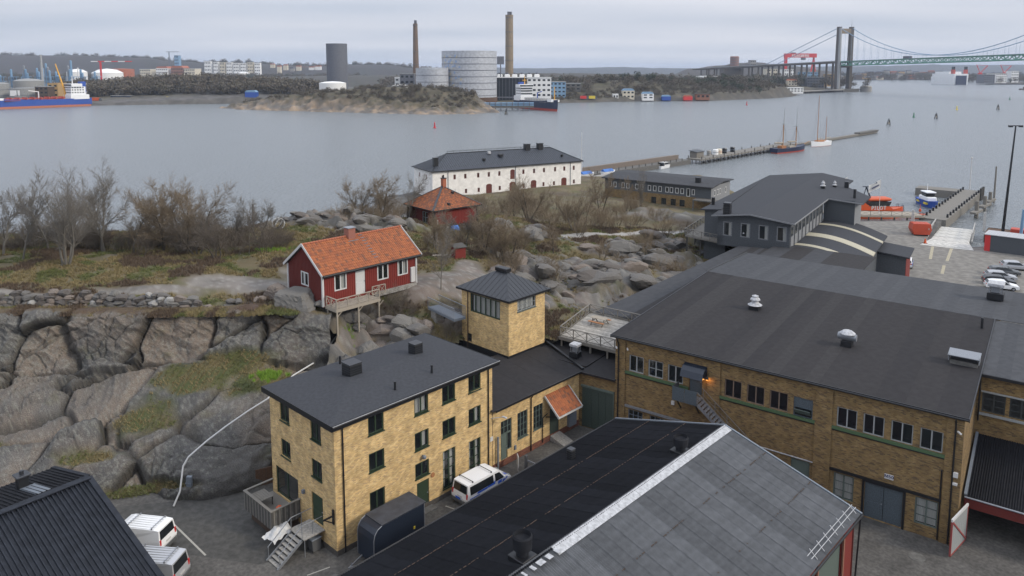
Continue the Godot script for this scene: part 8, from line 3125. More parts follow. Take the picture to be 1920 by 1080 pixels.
func scatter(called: String, meshes: Array, spots: Array, label: String, category: String) -> void:
	# spots: [Vector3, size]; one object for each mesh variant of a mass nobody could count
	for k in meshes.size():
		var mm := MultiMesh.new()
		mm.transform_format = MultiMesh.TRANSFORM_3D
		mm.mesh = meshes[k]
		var mine := []
		for i in spots.size():
			if i % meshes.size() == k:
				mine.append(spots[i])
		mm.instance_count = mine.size()
		for i in mine.size():
			var s: float = mine[i][1]
			var b := Basis(Vector3.UP, rng.randf() * TAU).scaled(V(s, s * rng.randf_range(0.8, 1.15), s))
			mm.set_instance_transform(i, Transform3D(b, mine[i][0]))
		var o := MultiMeshInstance3D.new()
		o.name = numbered(called)
		o.multimesh = mm
		o.material_override = M["leafage"]
		o.set_meta("kind", "stuff")
		o.set_meta("label", label)
		o.set_meta("category", category)
		add_child(o)

func ridge(called: String, pts: Array, d: float, foot: float, col: Color, col2: Color) -> void:
	var n := 140
	var p := PackedVector3Array()
	var c := PackedColorArray()
	p.resize(n * 5)
	c.resize(n * 5)
	for i in n:
		var x := lerpf(pts[0][0], pts[-1][0], float(i) / (n - 1))
		var y := 0.0
		for k in pts.size() - 1:
			if x >= pts[k][0] and x <= pts[k + 1][0]:
				y = lerpf(pts[k][1], pts[k + 1][1], smoothstep(0.0, 1.0, (x - pts[k][0]) / (pts[k + 1][0] - pts[k][0])))
		y += d * 0.0009 * nz_a.get_noise_2d(x * 40.0 / d * 20.0, d)
		for j in 5:
			var f: float = [0.0, 0.55, 0.9, 1.0, 0.6][j]
			p[j * n + i] = V(x * (1.0 - (1.0 - j / 3.0) * foot / d), 2.0 + (y - 2.0) * f, -d + foot * (1.0 - j / 3.0))
			c[j * n + i] = col.lerp(col2, clampf(0.5 + 1.6 * nz_b.get_noise_2d(i * 0.9, j * 2.0 + d), 0, 1))
	setting(called, smooth_grid(n, 5, p, c), M["far_land"])

func far_house(q: Array) -> void:
	# x, z, width, base, top, depth, wall, roof, label
	var t := thing("far_building", q[8], "building", V(q[0], q[3] - 2.0, q[1] - q[5] * 0.5))
	var h: float = q[4] - q[3] + 2.0
	var m := MB.new()
	m.bx(-q[2] / 2, q[2] / 2, 0, h, -q[5] / 2, q[5] / 2)
	part("wall", m, M[q[6]], t)
	m = MB.new()
	var e: float = q[2] * 0.02
	if q[7] == "roof_orange" or q[7] == "pipe_blue":
		m.prism(PackedVector2Array([Vector2(-q[2] / 2 - e, h), Vector2(q[2] / 2 + e, h), Vector2(q[2] / 2 * 0.7, h + q[2] * 0.16), Vector2(-q[2] / 2 * 0.7, h + q[2] * 0.16)]), -q[5] / 2, q[5] / 2)
	else:
		m.bx(-q[2] / 2 - e, q[2] / 2 + e, h, h + 0.6, -q[5] / 2 - e, q[5] / 2 + e)
	part("roof", m, M[q[7]], t)
	var rows := clampi(int(h / 4.0), 1, 4)
	var cols := clampi(int(q[2] / 4.5), 2, 7)
	if q[6] in ["bridge_concrete", "dark_glass", "hull_blue", "hull_navy", "crane_red"]:
		if q[6] == "dark_glass":
			m = MB.new()
			for i in 10:
				m.bx(-q[2] / 2 + i * q[2] / 9.0 - 0.2, -q[2] / 2 + i * q[2] / 9.0 + 0.2, 0, h, q[5] / 2, q[5] / 2 + 0.3)
			m.bx(-q[2] / 2, q[2] / 2, 2, 3.4, q[5] / 2, q[5] / 2 + 0.4)
			part("mullion", m, M["plant_grey"], t)
		return
	for j in rows:
		m = MB.new()
		for i in cols:
			var x: float = lerpf(-q[2] / 2, q[2] / 2, (i + 0.5) / cols)
			var y := lerpf(2.0, h, (j + 0.55) / rows)
			m.bx(x - q[2] / cols * 0.28, x + q[2] / cols * 0.28, y - h / rows * 0.18, y + h / rows * 0.18, q[5] / 2, q[5] / 2 + 0.06)
		part("window_row", m, M["dark_glass"], t).set_meta("kind", "stuff")

func tank(label: String, at: Vector3, r: float, h: float, material: String, bands: int, dome := 0.06) -> Node3D:
	var t := thing("storage_tank", label, "tank", at)
	var m := MB.new()
	m.lathe(V(0, 0, 0), [[r, 0], [r, h]], 40)
	part("shell", m, M[material], t)
	m = MB.new()
	m.lathe(V(0, 0, 0), [[r * 1.004, h - r * 0.01], [r * 1.004, h + r * 0.012], [r * 0.6, h + r * dome], [0, h + r * dome * 1.4]], 40)
	part("roof", m, M[material], t)
	for k in bands:
		m = MB.new()
		var y := h * (k + 1.0) / (bands + 1)
		m.lathe(V(0, 0, 0), [[r * 1.002, y - 0.25], [r * 1.012, y - 0.2], [r * 1.012, y + 0.2], [r * 1.002, y + 0.25]], 40)
		part("band", m, M["plant_grey"], t)
	return t

func build_island() -> void:
	# the rocky point before the tanks, in finer steps
	var st := 2.2
	var nu := 145
	var nv := 70
	var pts := PackedVector3Array()
	var cols := PackedColorArray()
	var skip := PackedByteArray()
	pts.resize(nu * nv)
	cols.resize(nu * nv)
	skip.resize(nu * nv)
	for j in nv:
		for i in nu:
			var x := -304.0 + i * st
			var z := -618.0 - j * st
			var s := on_shore(x, z) + 3.0 * nz_b.get_noise_2d(x * 0.4, z * 0.4)
			var lump := 1.0 + nz_cell.get_noise_3d(x * 0.45, 3.0, z * 0.6)
			var h := lerpf(-1.5, far_height(x, z) + 1.2 * nz_a.get_noise_2d(x, z), smoothstep(-3.0, 26.0, s))
			if s > 0.0:
				h += (1.8 * clampf(lump * 1.5, 0, 1) + 1.5 * nz_val.get_noise_3d(x * 0.45, 3.0, z * 0.6)) * (1.0 - smoothstep(20.0, 40.0, s)) * smoothstep(0.0, 4.0, s)
			pts[j * nu + i] = V(x, h, z)
			skip[j * nu + i] = 1 if s < -12.0 else 0
			var k := clampf(0.5 + 1.4 * nz_b.get_noise_2d(x * 0.6, z * 0.6), 0, 1)
			var c := Color(0.13, 0.105, 0.065).lerp(Color(0.085, 0.078, 0.048), k)
			var rockc := Color(0.35, 0.265, 0.185).lerp(Color(0.17, 0.155, 0.14), clampf(0.5 + 1.8 * nz_b.get_noise_2d(x * 0.35 + 7.0, z * 0.5), 0, 1))
			c = c.lerp(rockc, clampf((1.0 - s / 22.0) * 2.0 + 1.2 * nz_b.get_noise_2d(x * 0.5, z), 0, 1))
			c = c.lerp(Color(0.06, 0.052, 0.042), clampf(1.0 - (s - 1.0) / 2.5, 0, 1) * 0.8)
			cols[j * nu + i] = c
	setting("rocky_island", smooth_grid(nu, nv, pts, cols, skip), M["far_land"])

func build_far() -> void:
	rng.seed = 131
	for p in SHORE:
		shore_poly.append(Vector2(p[0], p[1]))
	var x0 := -1000.0
	var z0 := -618.0
	var st := 7.0
	var nu := 262
	var nv := 110
	var pts := PackedVector3Array()
	var cols := PackedColorArray()
	var skip := PackedByteArray()
	pts.resize(nu * nv)
	cols.resize(nu * nv)
	skip.resize(nu * nv)
	for j in nv:
		for i in nu:
			var x := x0 + i * st
			var z := z0 - j * st
			var s := on_shore(x, z)
			var full := far_height(x, z) + 1.2 * nz_a.get_noise_2d(x, z)
			var h := lerpf(-1.5, full, smoothstep(-3.0, 22.0 if x > -300 and x < 10 and z > -760 else 6.0, s + 2.0 * nz_b.get_noise_2d(x, z)))
			pts[j * nu + i] = V(x, h, z)
			skip[j * nu + i] = 1 if s < -14.0 or (x > -300 and x < 8 and z > -765) else 0
			var k := clampf(0.5 + 1.3 * nz_b.get_noise_2d(x * 0.3, z * 0.3), 0, 1)
			var c := Color(0.115, 0.098, 0.066).lerp(Color(0.085, 0.08, 0.048), k)
			if x > -300 and x < 10 and z > -765:
				continue
			if x < -270 and s < 60.0:
				c = c.lerp(Color(0.13, 0.125, 0.118), clampf(1.4 - s / 45.0, 0, 1))
			if s < 12.0:
				c = c.lerp(Color(0.10, 0.092, 0.08), clampf(1.2 - s / 10.0 + 0.4 * nz_b.get_noise_2d(x, z), 0, 1))
			cols[j * nu + i] = c
	setting("far_shore", smooth_grid(nu, nv, pts, cols, skip), M["far_land"])
	build_island()
	var m := MB.new()
	m.quad(V(-9000, 2.2, -1360), V(575, 2.2, -1360), V(1000, 2.2, -2560), V(-9000, 2.2, -2560))
	m.quad(V(-9000, 2.2, -640), V(-990, 2.2, -640), V(-990, 2.2, -1370), V(-9000, 2.2, -1370))
	m.quad(V(-12000, 2.2, -2555), V(12000, 2.2, -2555), V(14000, 2.2, -13000), V(-14000, 2.2, -13000))
	m.quad(V(1128, 2.2, -1840), V(6000, 2.2, -1700), V(6000, 2.2, -2560), V(1900, 2.2, -2560))
	m.tinted = true
	m.c.resize(m.v.size())
	m.c.fill(Color(0.10, 0.092, 0.075))
	setting("far_plain", m, M["far_land"])
	ridge("hill_ridge", RIDGE, 2900, 500, Color(0.05, 0.042, 0.036), Color(0.036, 0.034, 0.028))
	ridge("hill_ridge", [[-4000, 50], [-1968, 51], [-1369, 72], [-1027, 72], [-684, 46], [-257, 55], [86, 42], [428, 46], [856, 51], [1283, 42], [1668, 42], [2310, 55], [2652, 59], [2994, 63], [3251, 72], [3593, 67], [4021, 72], [6000, 67]], 6000, 900, Color(0.05, 0.055, 0.055), Color(0.07, 0.07, 0.065))
	ridge("hill_ridge", [[480, 20], [541, 38], [623, 48], [689, 56], [738, 58], [787, 53], [853, 46], [951, 33], [1020, 15]], 2300, 260, Color(0.06, 0.055, 0.05), Color(0.075, 0.065, 0.055))
	ridge("hill_ridge", [[-600, 20], [-200, 24], [100, 28], [300, 26], [500, 24], [640, 12]], 1750, 250, Color(0.07, 0.062, 0.05), Color(0.055, 0.055, 0.04))
	# woods: masses that read as one
	var brown := [far_wood(1, Color(0.085, 0.072, 0.058), Color(0.125, 0.105, 0.08)), far_wood(2, Color(0.075, 0.066, 0.05), Color(0.11, 0.095, 0.07)), far_wood(3, Color(0.09, 0.07, 0.052), Color(0.105, 0.1, 0.07))]
	var green := [far_wood(4, Color(0.03, 0.04, 0.022), Color(0.05, 0.06, 0.032), 0.8)]
	var spots := []
	for i in 1500:
		var x := rng.randf_range(-560, -235)
		var z := rng.randf_range(-846, -1000)
		if (x < -500 and z > -900) or on_shore(x, z) < 24.0:
			continue
		spots.append([V(x, far_height(x, z) - 1.0, z), rng.randf_range(5.0, 8.0)])
	scatter("bare_wood", brown, spots, "bare brown wood covering the far shore behind the quay", "wood")
	spots = []
	for i in 1500:
		var x := rng.randf_range(-270, -15)
		var z := rng.randf_range(-640, -770)
		var s := on_shore(x, z)
		if s < 20.0 + 10.0 * nz_b.get_noise_2d(x * 0.5, z * 0.5) or nz_a.get_noise_2d(x * 1.3, z * 1.3) < -0.22:
			continue
		spots.append([V(x, far_height(x, z) - 0.6, z), rng.randf_range(1.2, 3.0)])
	scatter("island_scrub", brown, spots, "leafless brown scrub on the rocky island before the tanks", "scrub")
	spots = []
	for i in 1300:
		var x := rng.randf_range(20, 420)
		var z := rng.randf_range(-900, -1250)
		if on_shore(x, z) < 22.0:
			continue
		spots.append([V(x, far_height(x, z) - 0.6, z), rng.randf_range(2.5, 5.5)])
	for i in 3200:
		var x := rng.randf_range(20, 400)
		var z := rng.randf_range(-850, -1100)
		var s := on_shore(x, z)
		if s < 7.0 or s > 40.0:
			continue
		spots.append([V(x, far_height(x, z) - 0.6, z), rng.randf_range(1.2, 2.8)])
	scatter("slope_wood", brown, spots, "bare brown trees on the slope left of the bridge", "wood")
	spots = []
	for i in 260:
		var x := rng.randf_range(40, 330)
		var z := rng.randf_range(-960, -1150)
		spots.append([V(x, far_height(x, z) + 0.5, z), rng.randf_range(3.0, 6.0)])
	scatter("slope_pines", green, spots, "dark evergreen trees on the slope left of the bridge", "wood")
	spots = []
	for i in 1500:
		var x := rng.randf_range(-2300, -420)
		spots.append([V(x, rng.randf_range(2.0, 12.0), rng.randf_range(-2000, -2280)), rng.randf_range(6, 9)])
	for i in 700:
		var x := rng.randf_range(-230, 600)
		spots.append([V(x, rng.randf_range(3.0, 14.0), rng.randf_range(-1250, -1560)), rng.randf_range(5, 9)])
	for i in 500:
		spots.append([V(rng.randf_range(1150, 2300), rng.randf_range(1.0, 10.0), rng.randf_range(-1860, -2500)), rng.randf_range(5, 9)])
	for i in 400:
		spots.append([V(rng.randf_range(950, 1900), rng.randf_range(1.0, 12.0), rng.randf_range(-2580, -3000)), rng.randf_range(6, 10)])
	for i in 1400:
		var f := rng.randf()
		var x := rng.randf_range(-2600, -250)
		var y := 0.0
		for k in RIDGE.size() - 1:
			if x >= RIDGE[k][0] and x <= RIDGE[k + 1][0]:
				y = lerpf(RIDGE[k][1], RIDGE[k + 1][1], smoothstep(0.0, 1.0, (x - RIDGE[k][0]) / (RIDGE[k + 1][0] - RIDGE[k][0])))
		f = sqrt(f)
		spots.append([V(x * (1.0 - (1.0 - f) * 0.1), 2.0 + (y - 2.0) * f - 7.0, -2900 + 330.0 * (1.0 - f)), rng.randf_range(7, 12)])
	scatter("distant_wood", brown + green, spots, "distant dark woods below the hills on the horizon", "wood")

	# power station
	var big := tank("big silver ribbed tank with blue and yellow panels behind the island", V(-45.1, 4, -800), 29.0, 52.0, "tank_silver", 7, 0.03)
	for i in 64:
		var an := PI * 0.5 + 0.28 + (i % 8) * 0.11 - 0.05 * sin(i * 3.7)
		var y := 6.0 + int(i / 8) * 5.6 + 2.5 * sin(i * 2.1)
		if rng.randf() < 0.35:
			continue
		m = MB.new()
		var c := V(cos(an) * 29.15, y, sin(an) * 29.15)
		m.box(c, V(1.9, rng.randf_range(1.6, 3.0), 0.12), Basis(Vector3.UP, PI / 2 - an))
		part("colour_panel", m, M["panel_blue" if i % 3 else "panel_yellow"], big)
	m = MB.new()
	m.lathe(V(0, 0, 0), [[29.6, -4], [29.6, 4.5]], 40)
	part("rusty_base", m, M["rust"], big)
	tank("smaller silver ribbed tank left of the big one", V(-81.8, 4, -775), 16.7, 34.5, "tank_silver", 4, 0.03)
	tank("plain dark grey cylinder tower standing alone behind the island", V(-219.4, 8, -950), 13.0, 61.0, "plant_grey", 0, 0.02)
	for q in [[-114.2, -900.0, 94.8, 4.2, 2.6, "chimney_brown", "slender brown chimney behind the smaller silver tank"], [-3.4, -950.0, 108.5, 5.2, 4.7, "chimney_tan", "thick tan chimney right of the big silver tank"]]:
		var ch := thing("plant_chimney", q[6], "chimney", V(q[0], 4, q[1]))
		m = MB.new()
		m.lathe(V(0, 0, 0), [[q[3], 0], [q[4], q[2] - 10], [q[4] * 1.05, q[2] - 9.5], [q[4] * 1.05, q[2] - 8], [q[4] * 0.7, q[2] - 7.9]], 20)
		part("shaft", m, M[q[5]], ch)
		m = MB.new()
		for k in 3:
			m.tube(V(cos(k * 2.1) * q[4] * 0.4, q[2] - 8.5, sin(k * 2.1) * q[4] * 0.4), V(cos(k * 2.1) * q[4] * 0.4, q[2] - 4.0, sin(k * 2.1) * q[4] * 0.4), q[4] * 0.32, q[4] * 0.32, 8, true)
		part("flue", m, M["plant_grey"], ch)
		m = MB.new()
		for k in 5:
			var y: float = q[2] * (0.25 + 0.16 * k)
			var rr: float = lerpf(q[3], q[4], y / q[2]) + 0.12
			m.lathe(V(0, 0, 0), [[rr, y], [rr + 0.2, y + 0.1], [rr + 0.2, y + 0.5], [rr, y + 0.6]], 20)
		part("ring", m, M["plant_grey"], ch)
	m = MB.new()
	m.bx(-4, 4, 34, 43, -2, 2)
	m.bx(-0.6, 0.6, 0, 34, -0.6, 0.6)
	solo("plant_signboard", "dark square board on a mast between big tank and tan chimney", "signboard", m, M["plant_grey"], V(-13.0, 9, -860))
	for i in 6:
		var rv := thing("roof_unit", "white plant unit in the row on the power hall roof", "roof unit", V(-14.0 + i * 8.5, 27.3, -868), 0.0, "white units on the power hall roof")
		m = MB.new()
		m.cham(V(0, 2.2, 0), V(6.0, 4.4, 6.0), 0.6)
		part("casing", m, M["tank_white"], rv)
		m = MB.new()
		m.lathe(V(0, 4.4, 0), [[1.4, 0], [1.4, 2.0], [0, 2.0]], 10)
		part("stack", m, M["plant_grey"], rv)
	for q in FAR_HOUSES:
		far_house(q)
	for i in SLABS.size():
		var q: Array = SLABS[i]
		far_house([q[0], -2300.0, q[1] * 0.92, 18.0, q[2], 14.0, q[3], "tank_grey", "white slab block, number %s of the row on the wooded ridge" % ["one", "two", "three", "four", "five", "six", "seven", "eight"][i]])
	var tm := ["house_cream", "tank_white", "house_brick", "house_ochre", "house_brown", "concrete"]
	for q in TOWN:
		var t := thing("town_house", "small house among the distant town blocks along the horizon", "house", V(q[0], 1.5, q[1]), 0.0, "distant town houses")
		m = MB.new()
		m.bx(-q[2] / 2, q[2] / 2, 0, q[3] - 4.5, -7, 7)
		part("wall", m, M[tm[q[4]]], t)
		m = MB.new()
		m.prism(PackedVector2Array([Vector2(-q[2] / 2 - 0.5, q[3] - 4.5), Vector2(q[2] / 2 + 0.5, q[3] - 4.5), Vector2(q[2] / 2 * 0.8, q[3] - 1.0), Vector2(-q[2] / 2 * 0.8, q[3] - 1.0)]), -7.5, 7.5)
		part("roof", m, M["roof_orange" if q[4] < 3 else "plant_grey"], t)
	# tanks, refinery and cranes on the left
	tank("white flat tank of the oil harbour, left one of two on the hillside", V(-805, 8, -1400), 17.0, 24.0, "tank_white", 0, 0.25)
	tank("white flat tank of the oil harbour, right one of two on the hillside", V(-802, 8, -1500), 28.0, 22.0, "tank_white", 0, 0.22)
	tank("flat white oil tank with orange-brown roof behind the right one", V(-815, 8, -1580), 24.0, 29.0, "roof_orange", 0, 0.05)
	tank("pale grey tank at the left edge of the picture", V(-568, 2.5, -832), 12.0, 19.0, "tank_grey", 2, 0.12)
	tank("round grey tank above the long one with the white panel", V(-558, 2.5, -872), 15.5, 21.5, "tank_grey", 2, 0.14)
	var gt := tank("wide grey tank with a white panel behind the tanker", V(-531, 2.5, -825), 16.0, 14.5, "tank_grey", 1, 0.03)
	m = MB.new()
	m.box(V(-2.5, 9.5, 15.7), V(10.5, 6.0, 0.5))
	part("banner", m, M["tank_white"], gt)
	tank("white tank below the bare slope right of the plant", V(296, 12, -1150), 16.0, 14.5, "tank_white", 0, 0.04)
	tank("small white tank on the far hillside below the slab blocks", V(-800, 14, -2240), 22.0, 12.0, "tank_white", 0, 0.1)
	tank("low white tank half hidden behind the island, left one", V(-190, 4, -800), 14.0, 19.0, "tank_white", 0, 0.1)
	tank("low white tank half hidden behind the island, right one", V(-112, 4, -760), 9.0, 17.0, "tank_white", 0, 0.12)
	var cnt := 0
	for q in [[-858, 30, 2], [-846, 34, 1], [-834, 28, 2], [-815, 40, 3], [-802, 36, 2], [-795, 44, 3], [-786, 42, 2], [-770, 30, 2], [-752, 49, 1], [-741, 40, 2], [-728, 34, 3], [-712, 30, 2], [-700, 27, 2]]:
		var t := thing("process_tower", "blue-grey refinery tower in the cluster behind the oil tanks", "refinery tower", V(q[0], 2, -1270.0 - 14.0 * (cnt % 3)), 0.0, "refinery towers behind the oil tanks")
		for k in q[2]:
			m = MB.new()
			m.lathe(V(k * 4.0 - 4.0, 0, 2.0 * k), [[1.7, 0], [1.7, q[1] - 6.0 * k], [0.8, q[1] - 6.0 * k + 1.5], [0, q[1] - 6.0 * k + 1.5]], 10)
			part("column", m, M["pipe_blue" if (cnt + k) % 3 else "galvanised"], t)
		m = MB.new()
		for y in [8.0, 15.0, 22.0]:
			m.bx(-6.5, 6.5, y, y + 0.8, -3, 4)
			for s in [-6.3, -2.0, 2.0, 6.3]:
				m.bx(s - 0.3, s + 0.3, y - 7.0, y, 3.4, 4.0)
		part("pipe_rack", m, M["pipe_blue"], t)
		cnt += 1
	m = MB.new()
	m.lathe(V(0, 0, 0), [[2.4, 0], [1.6, 54], [1.6, 59], [0, 59]], 12)
	solo("refinery_stack", "tall pale grey stack rising above the refinery cluster", "chimney", m, M["bridge_pale"], V(-779.7, 2, -1255))
	m = MB.new()
	m.lathe(V(0, 0, 0), [[1.1, 0], [0.9, 38], [0, 38]], 10)
	solo("refinery_stack", "thin white pole-like stack left of the right oil tank", "chimney", m, M["tank_white"], V(-740, 2, -1290))
	for q in [[-733.4, -1350.0, 51.2, 55.0, "crane_red", "red and white tower crane above the white oil tanks"], [-1175.2, -2600.0, 96.0, 34.0, "plant_grey", "thin distant tower crane on the wooded ridge"]]:
		var t := thing("tower_crane", q[5], "crane", V(q[0], 2, q[1]))
		m = MB.new()
		m.bx(-1.2, 1.2, 0, q[2] - 2.0, -1.2, 1.2)
		part("mast", m, M[q[4]], t)
		for k in 6:
			m = MB.new()
			m.bx(-q[3] * 0.3 + k * q[3] * 0.22, -q[3] * 0.3 + (k + 1) * q[3] * 0.22, q[2] - 3.0, q[2] - 1.4, -0.8, 0.8)
			part("jib_section", m, M[q[4] if k % 2 else ("tank_white" if q[4] == "crane_red" else q[4])], t)
	# quay clutter: vehicles and containers that can be told apart
	for q in [[-380.0, -838.0, "yellow", "yellow lorry on the far quay below the bare wood"], [-448.0, -812.0, "orange", "orange container beside the grey shed on the far quay"], [-330.0, -842.0, "tank_white", "white lorry on the far quay, right of the yellow one"], [-412.0, -836.0, "car_grey", "grey lorry on the far quay, left of the yellow one"], [-352.0, -842.0, "crane_red", "red container on the far quay"], [-300.0, -844.0, "tank_white", "white container near the island root"], [82.0, -862.0, "crane_red", "red workboat shed at the quay right of the ship"], [92.0, -862.0, "yellow", "yellow container at the quay right of the ship"]]:
		var t := thing("quay_lorry", q[3], "lorry" if "lorry" in q[3] else "container", V(q[0], 3.2, q[1]))
		m = MB.new()
		m.bx(-4, 3, 0.9, 4.0, -1.3, 1.3)
		part("box", m, M[q[2]], t)
		m = MB.new()
		m.bx(3.2, 5.2, 0.6, 3.4, -1.2, 1.2)
		m.bx(-4, 5.2, 0.4, 0.9, -1.1, 1.1)
		part("cab", m, M["car_grey"], t)
	for i in 16:
		var x := -430.0 + i * 9.5 + rng.randf_range(-2.0, 2.0)
		var t := thing("quay_car", "tiny parked car in the row on the far quay below the wood", "car", V(x, 3.4, -832.0 - 5.0 * (i % 3) - (x + 430.0) * 0.12), 0.0, "cars parked on the far quay")
		m = MB.new()
		m.prism(PackedVector2Array([Vector2(-2.4, 0.4), Vector2(2.4, 0.4), Vector2(2.3, 1.2), Vector2(1.1, 1.4), Vector2(0.5, 2.1), Vector2(-1.6, 2.1), Vector2(-2.3, 1.3)]), -1.0, 1.0)
		part("body", m, M[["car_white", "car_silver", "car_black", "crane_red", "car_grey", "yellow"][rng.randi() % 6]], t)
		m = MB.new()
		for k in [-1.5, 1.5]:
			m.tube(V(k, 0.4, -1.05), V(k, 0.4, 1.05), 0.4, 0.4, 8, true)
		part("wheel", m, M["tyre"], t)
	# ships
	tanker("blue-hulled product tanker with red deck at the left quay", V(-466, 0, -742), 124.0, 96.0, 15.0, "hull_blue", "hull_orange", true)
	tanker("small tanker with navy hull and red bottom lying bow-on at the jetty", V(24, 0, -712), 66.0, 84.0, 14.0, "hull_navy", "hull_red", false)
	var pr := thing("jetty_pipe_rack", "grey pipe rack jetty running from the island to the tanker", "jetty", V(-22, 0, -690), -4.0)
	m = MB.new()
	m.bx(-6, 42, 2.5, 4.0, -3, 3)
	part("deck", m, M["concrete_dark"], pr)
	for i in 9:
		m = MB.new()
		m.bx(-4 + i * 5.2, -3.4 + i * 5.2, -1, 7.5, -2.8, 2.8)
		part("trestle", m, M["plant_grey"], pr)
	for y in [4.6, 5.8, 7.0]:
		m = MB.new()
		for z in [-2.0, 0.0, 2.0]:
			m.tube(V(-6, y, z), V(42, y, z), 0.4, 0.4, 6)
		part("pipe_run", m, M["pipe_blue"], pr)
	m = MB.new()
	m.tube(V(0, 0, 0), V(-8.0, 29, 0), 0.9, 0.5, 6)
	m.tube(V(0, -12, 0), V(0, 1, 0), 1.4, 1.2, 8)
	solo("yellow_crane", "long yellow crane jib raised above the blue tanker", "crane", m, M["crane_yellow"], V(-455, 14, -768))
	var fe := thing("car_ferry", "white car ferry seen from its dark blue stern under the bridge", "ferry", V(1078, 0, -1880), -90.0)
	part("hull", hull(130, 34, -1, 16, 0.95, 2.0, 1.0), M["car_white"], fe)
	m = MB.new()
	m.bx(-66, 30, 16, 26, -17, 17)
	m.bx(-40, 20, 26, 31, -15, 15)
	part("superstructure", m, M["car_white"], fe)
	m = MB.new()
	m.bx(-66.6, -66.0, 0, 22, -13, 13)
	part("stern_door", m, M["hull_navy"], fe)
	for s in [-15.0, 15.0]:
		m = MB.new()
		m.bx(-62, -52, 26, 36, s - 2.5, s + 2.5)
		var fn := part("funnel", m, M["hull_red"], fe)
		m = MB.new()
		m.bx(-61, -53, 36, 43, s - 1.8, s + 1.8)
		part("funnel_top", m, M["car_black"], fn)
	# gantry crane
	var gc := thing("gantry_crane", "tall red shipyard gantry crane behind the bridge viaduct", "gantry crane", V(684, 4, -1900))
	m = MB.new()
	m.bx(-2, 78, 62, 72, -4, 4)
	part("beam", m, M["crane_red"], gc)
	m = MB.new()
	m.bx(-1, 5, 0, 62, -4, 4)
	part("leg", m, M["crane_red"], gc)
	m = MB.new()
	m.bar(V(72, 62, 0), V(62, 0, 0), 3, 3)
	m.bar(V(72, 62, 0), V(80, 0, 0), 3, 3)
	part("leg", m, M["crane_red"], gc)
	m = MB.new()
	m.cham(V(46, 59, 0), V(10, 6, 8), 1.0)
	m.cham(V(20, 73, 0), V(12, 3, 8), 0.8)
	part("trolley", m, M["plant_grey"], gc)
	text(gc, "ERIKSBERG", 6.0, V(37, 63.5, 4.1), Basis(), M["tank_white"])
	for q in [[1175.7, -1900.0, 48.0, "red dockside crane right of the ferry, left one of two"], [1268.0, -1950.0, 48.0, "red dockside crane right of the ferry, right one of two"]]:
		var t := thing("dock_crane", q[3], "crane", V(q[0], 2, q[1]))
		m = MB.new()
		for s in [[-5, -4], [5, -4], [-5, 4], [5, 4]]:
			m.bar(V(s[0], 0, s[1]), V(s[0] * 0.4, 22, s[1] * 0.4), 1.0, 1.0)
		m.bx(-4, 4, 21, 26, -3, 3)
		part("portal", m, M["crane_red"], t)
		m = MB.new()
		m.bar(V(0, 25, 0), V(18, q[2] - 4, 0), 1.4, 1.4)
		m.bar(V(0, 25, 0), V(-10, q[2] - 2, 0), 1.2, 1.2)
		m.bar(V(-10, q[2] - 2, 0), V(18, q[2] - 4, 0), 0.6, 0.6)
		part("jib", m, M["crane_red"], t)
	var rt := thing("round_tower", "round brown brick tower on the ridge left of the gantry", "tower", V(646, 30, -2200))
	m = MB.new()
	m.lathe(V(0, 0, 0), [[12.5, 0], [12.5, 42], [11, 44], [0, 44]], 24)
	part("shaft", m, M["house_brick"], rt)
	m = MB.new()
	for k in 8:
		m.lathe(V(0, 4.0 + k * 4.8, 0), [[12.6, 0], [12.7, 1.6]], 24)
	part("window_band", m, M["plant_grey"], rt)
	m = MB.new()
	m.bx(-2, 8, 0, 2.4, -2, 2)
	m.bx(5, 8, 2.4, 5, -1.5, 1.5)
	solo("tug_boat", "small dark tug at the right edge of the picture", "boat", m, M["house_brown"], V(925, 0, -1372))
	build_bridge()

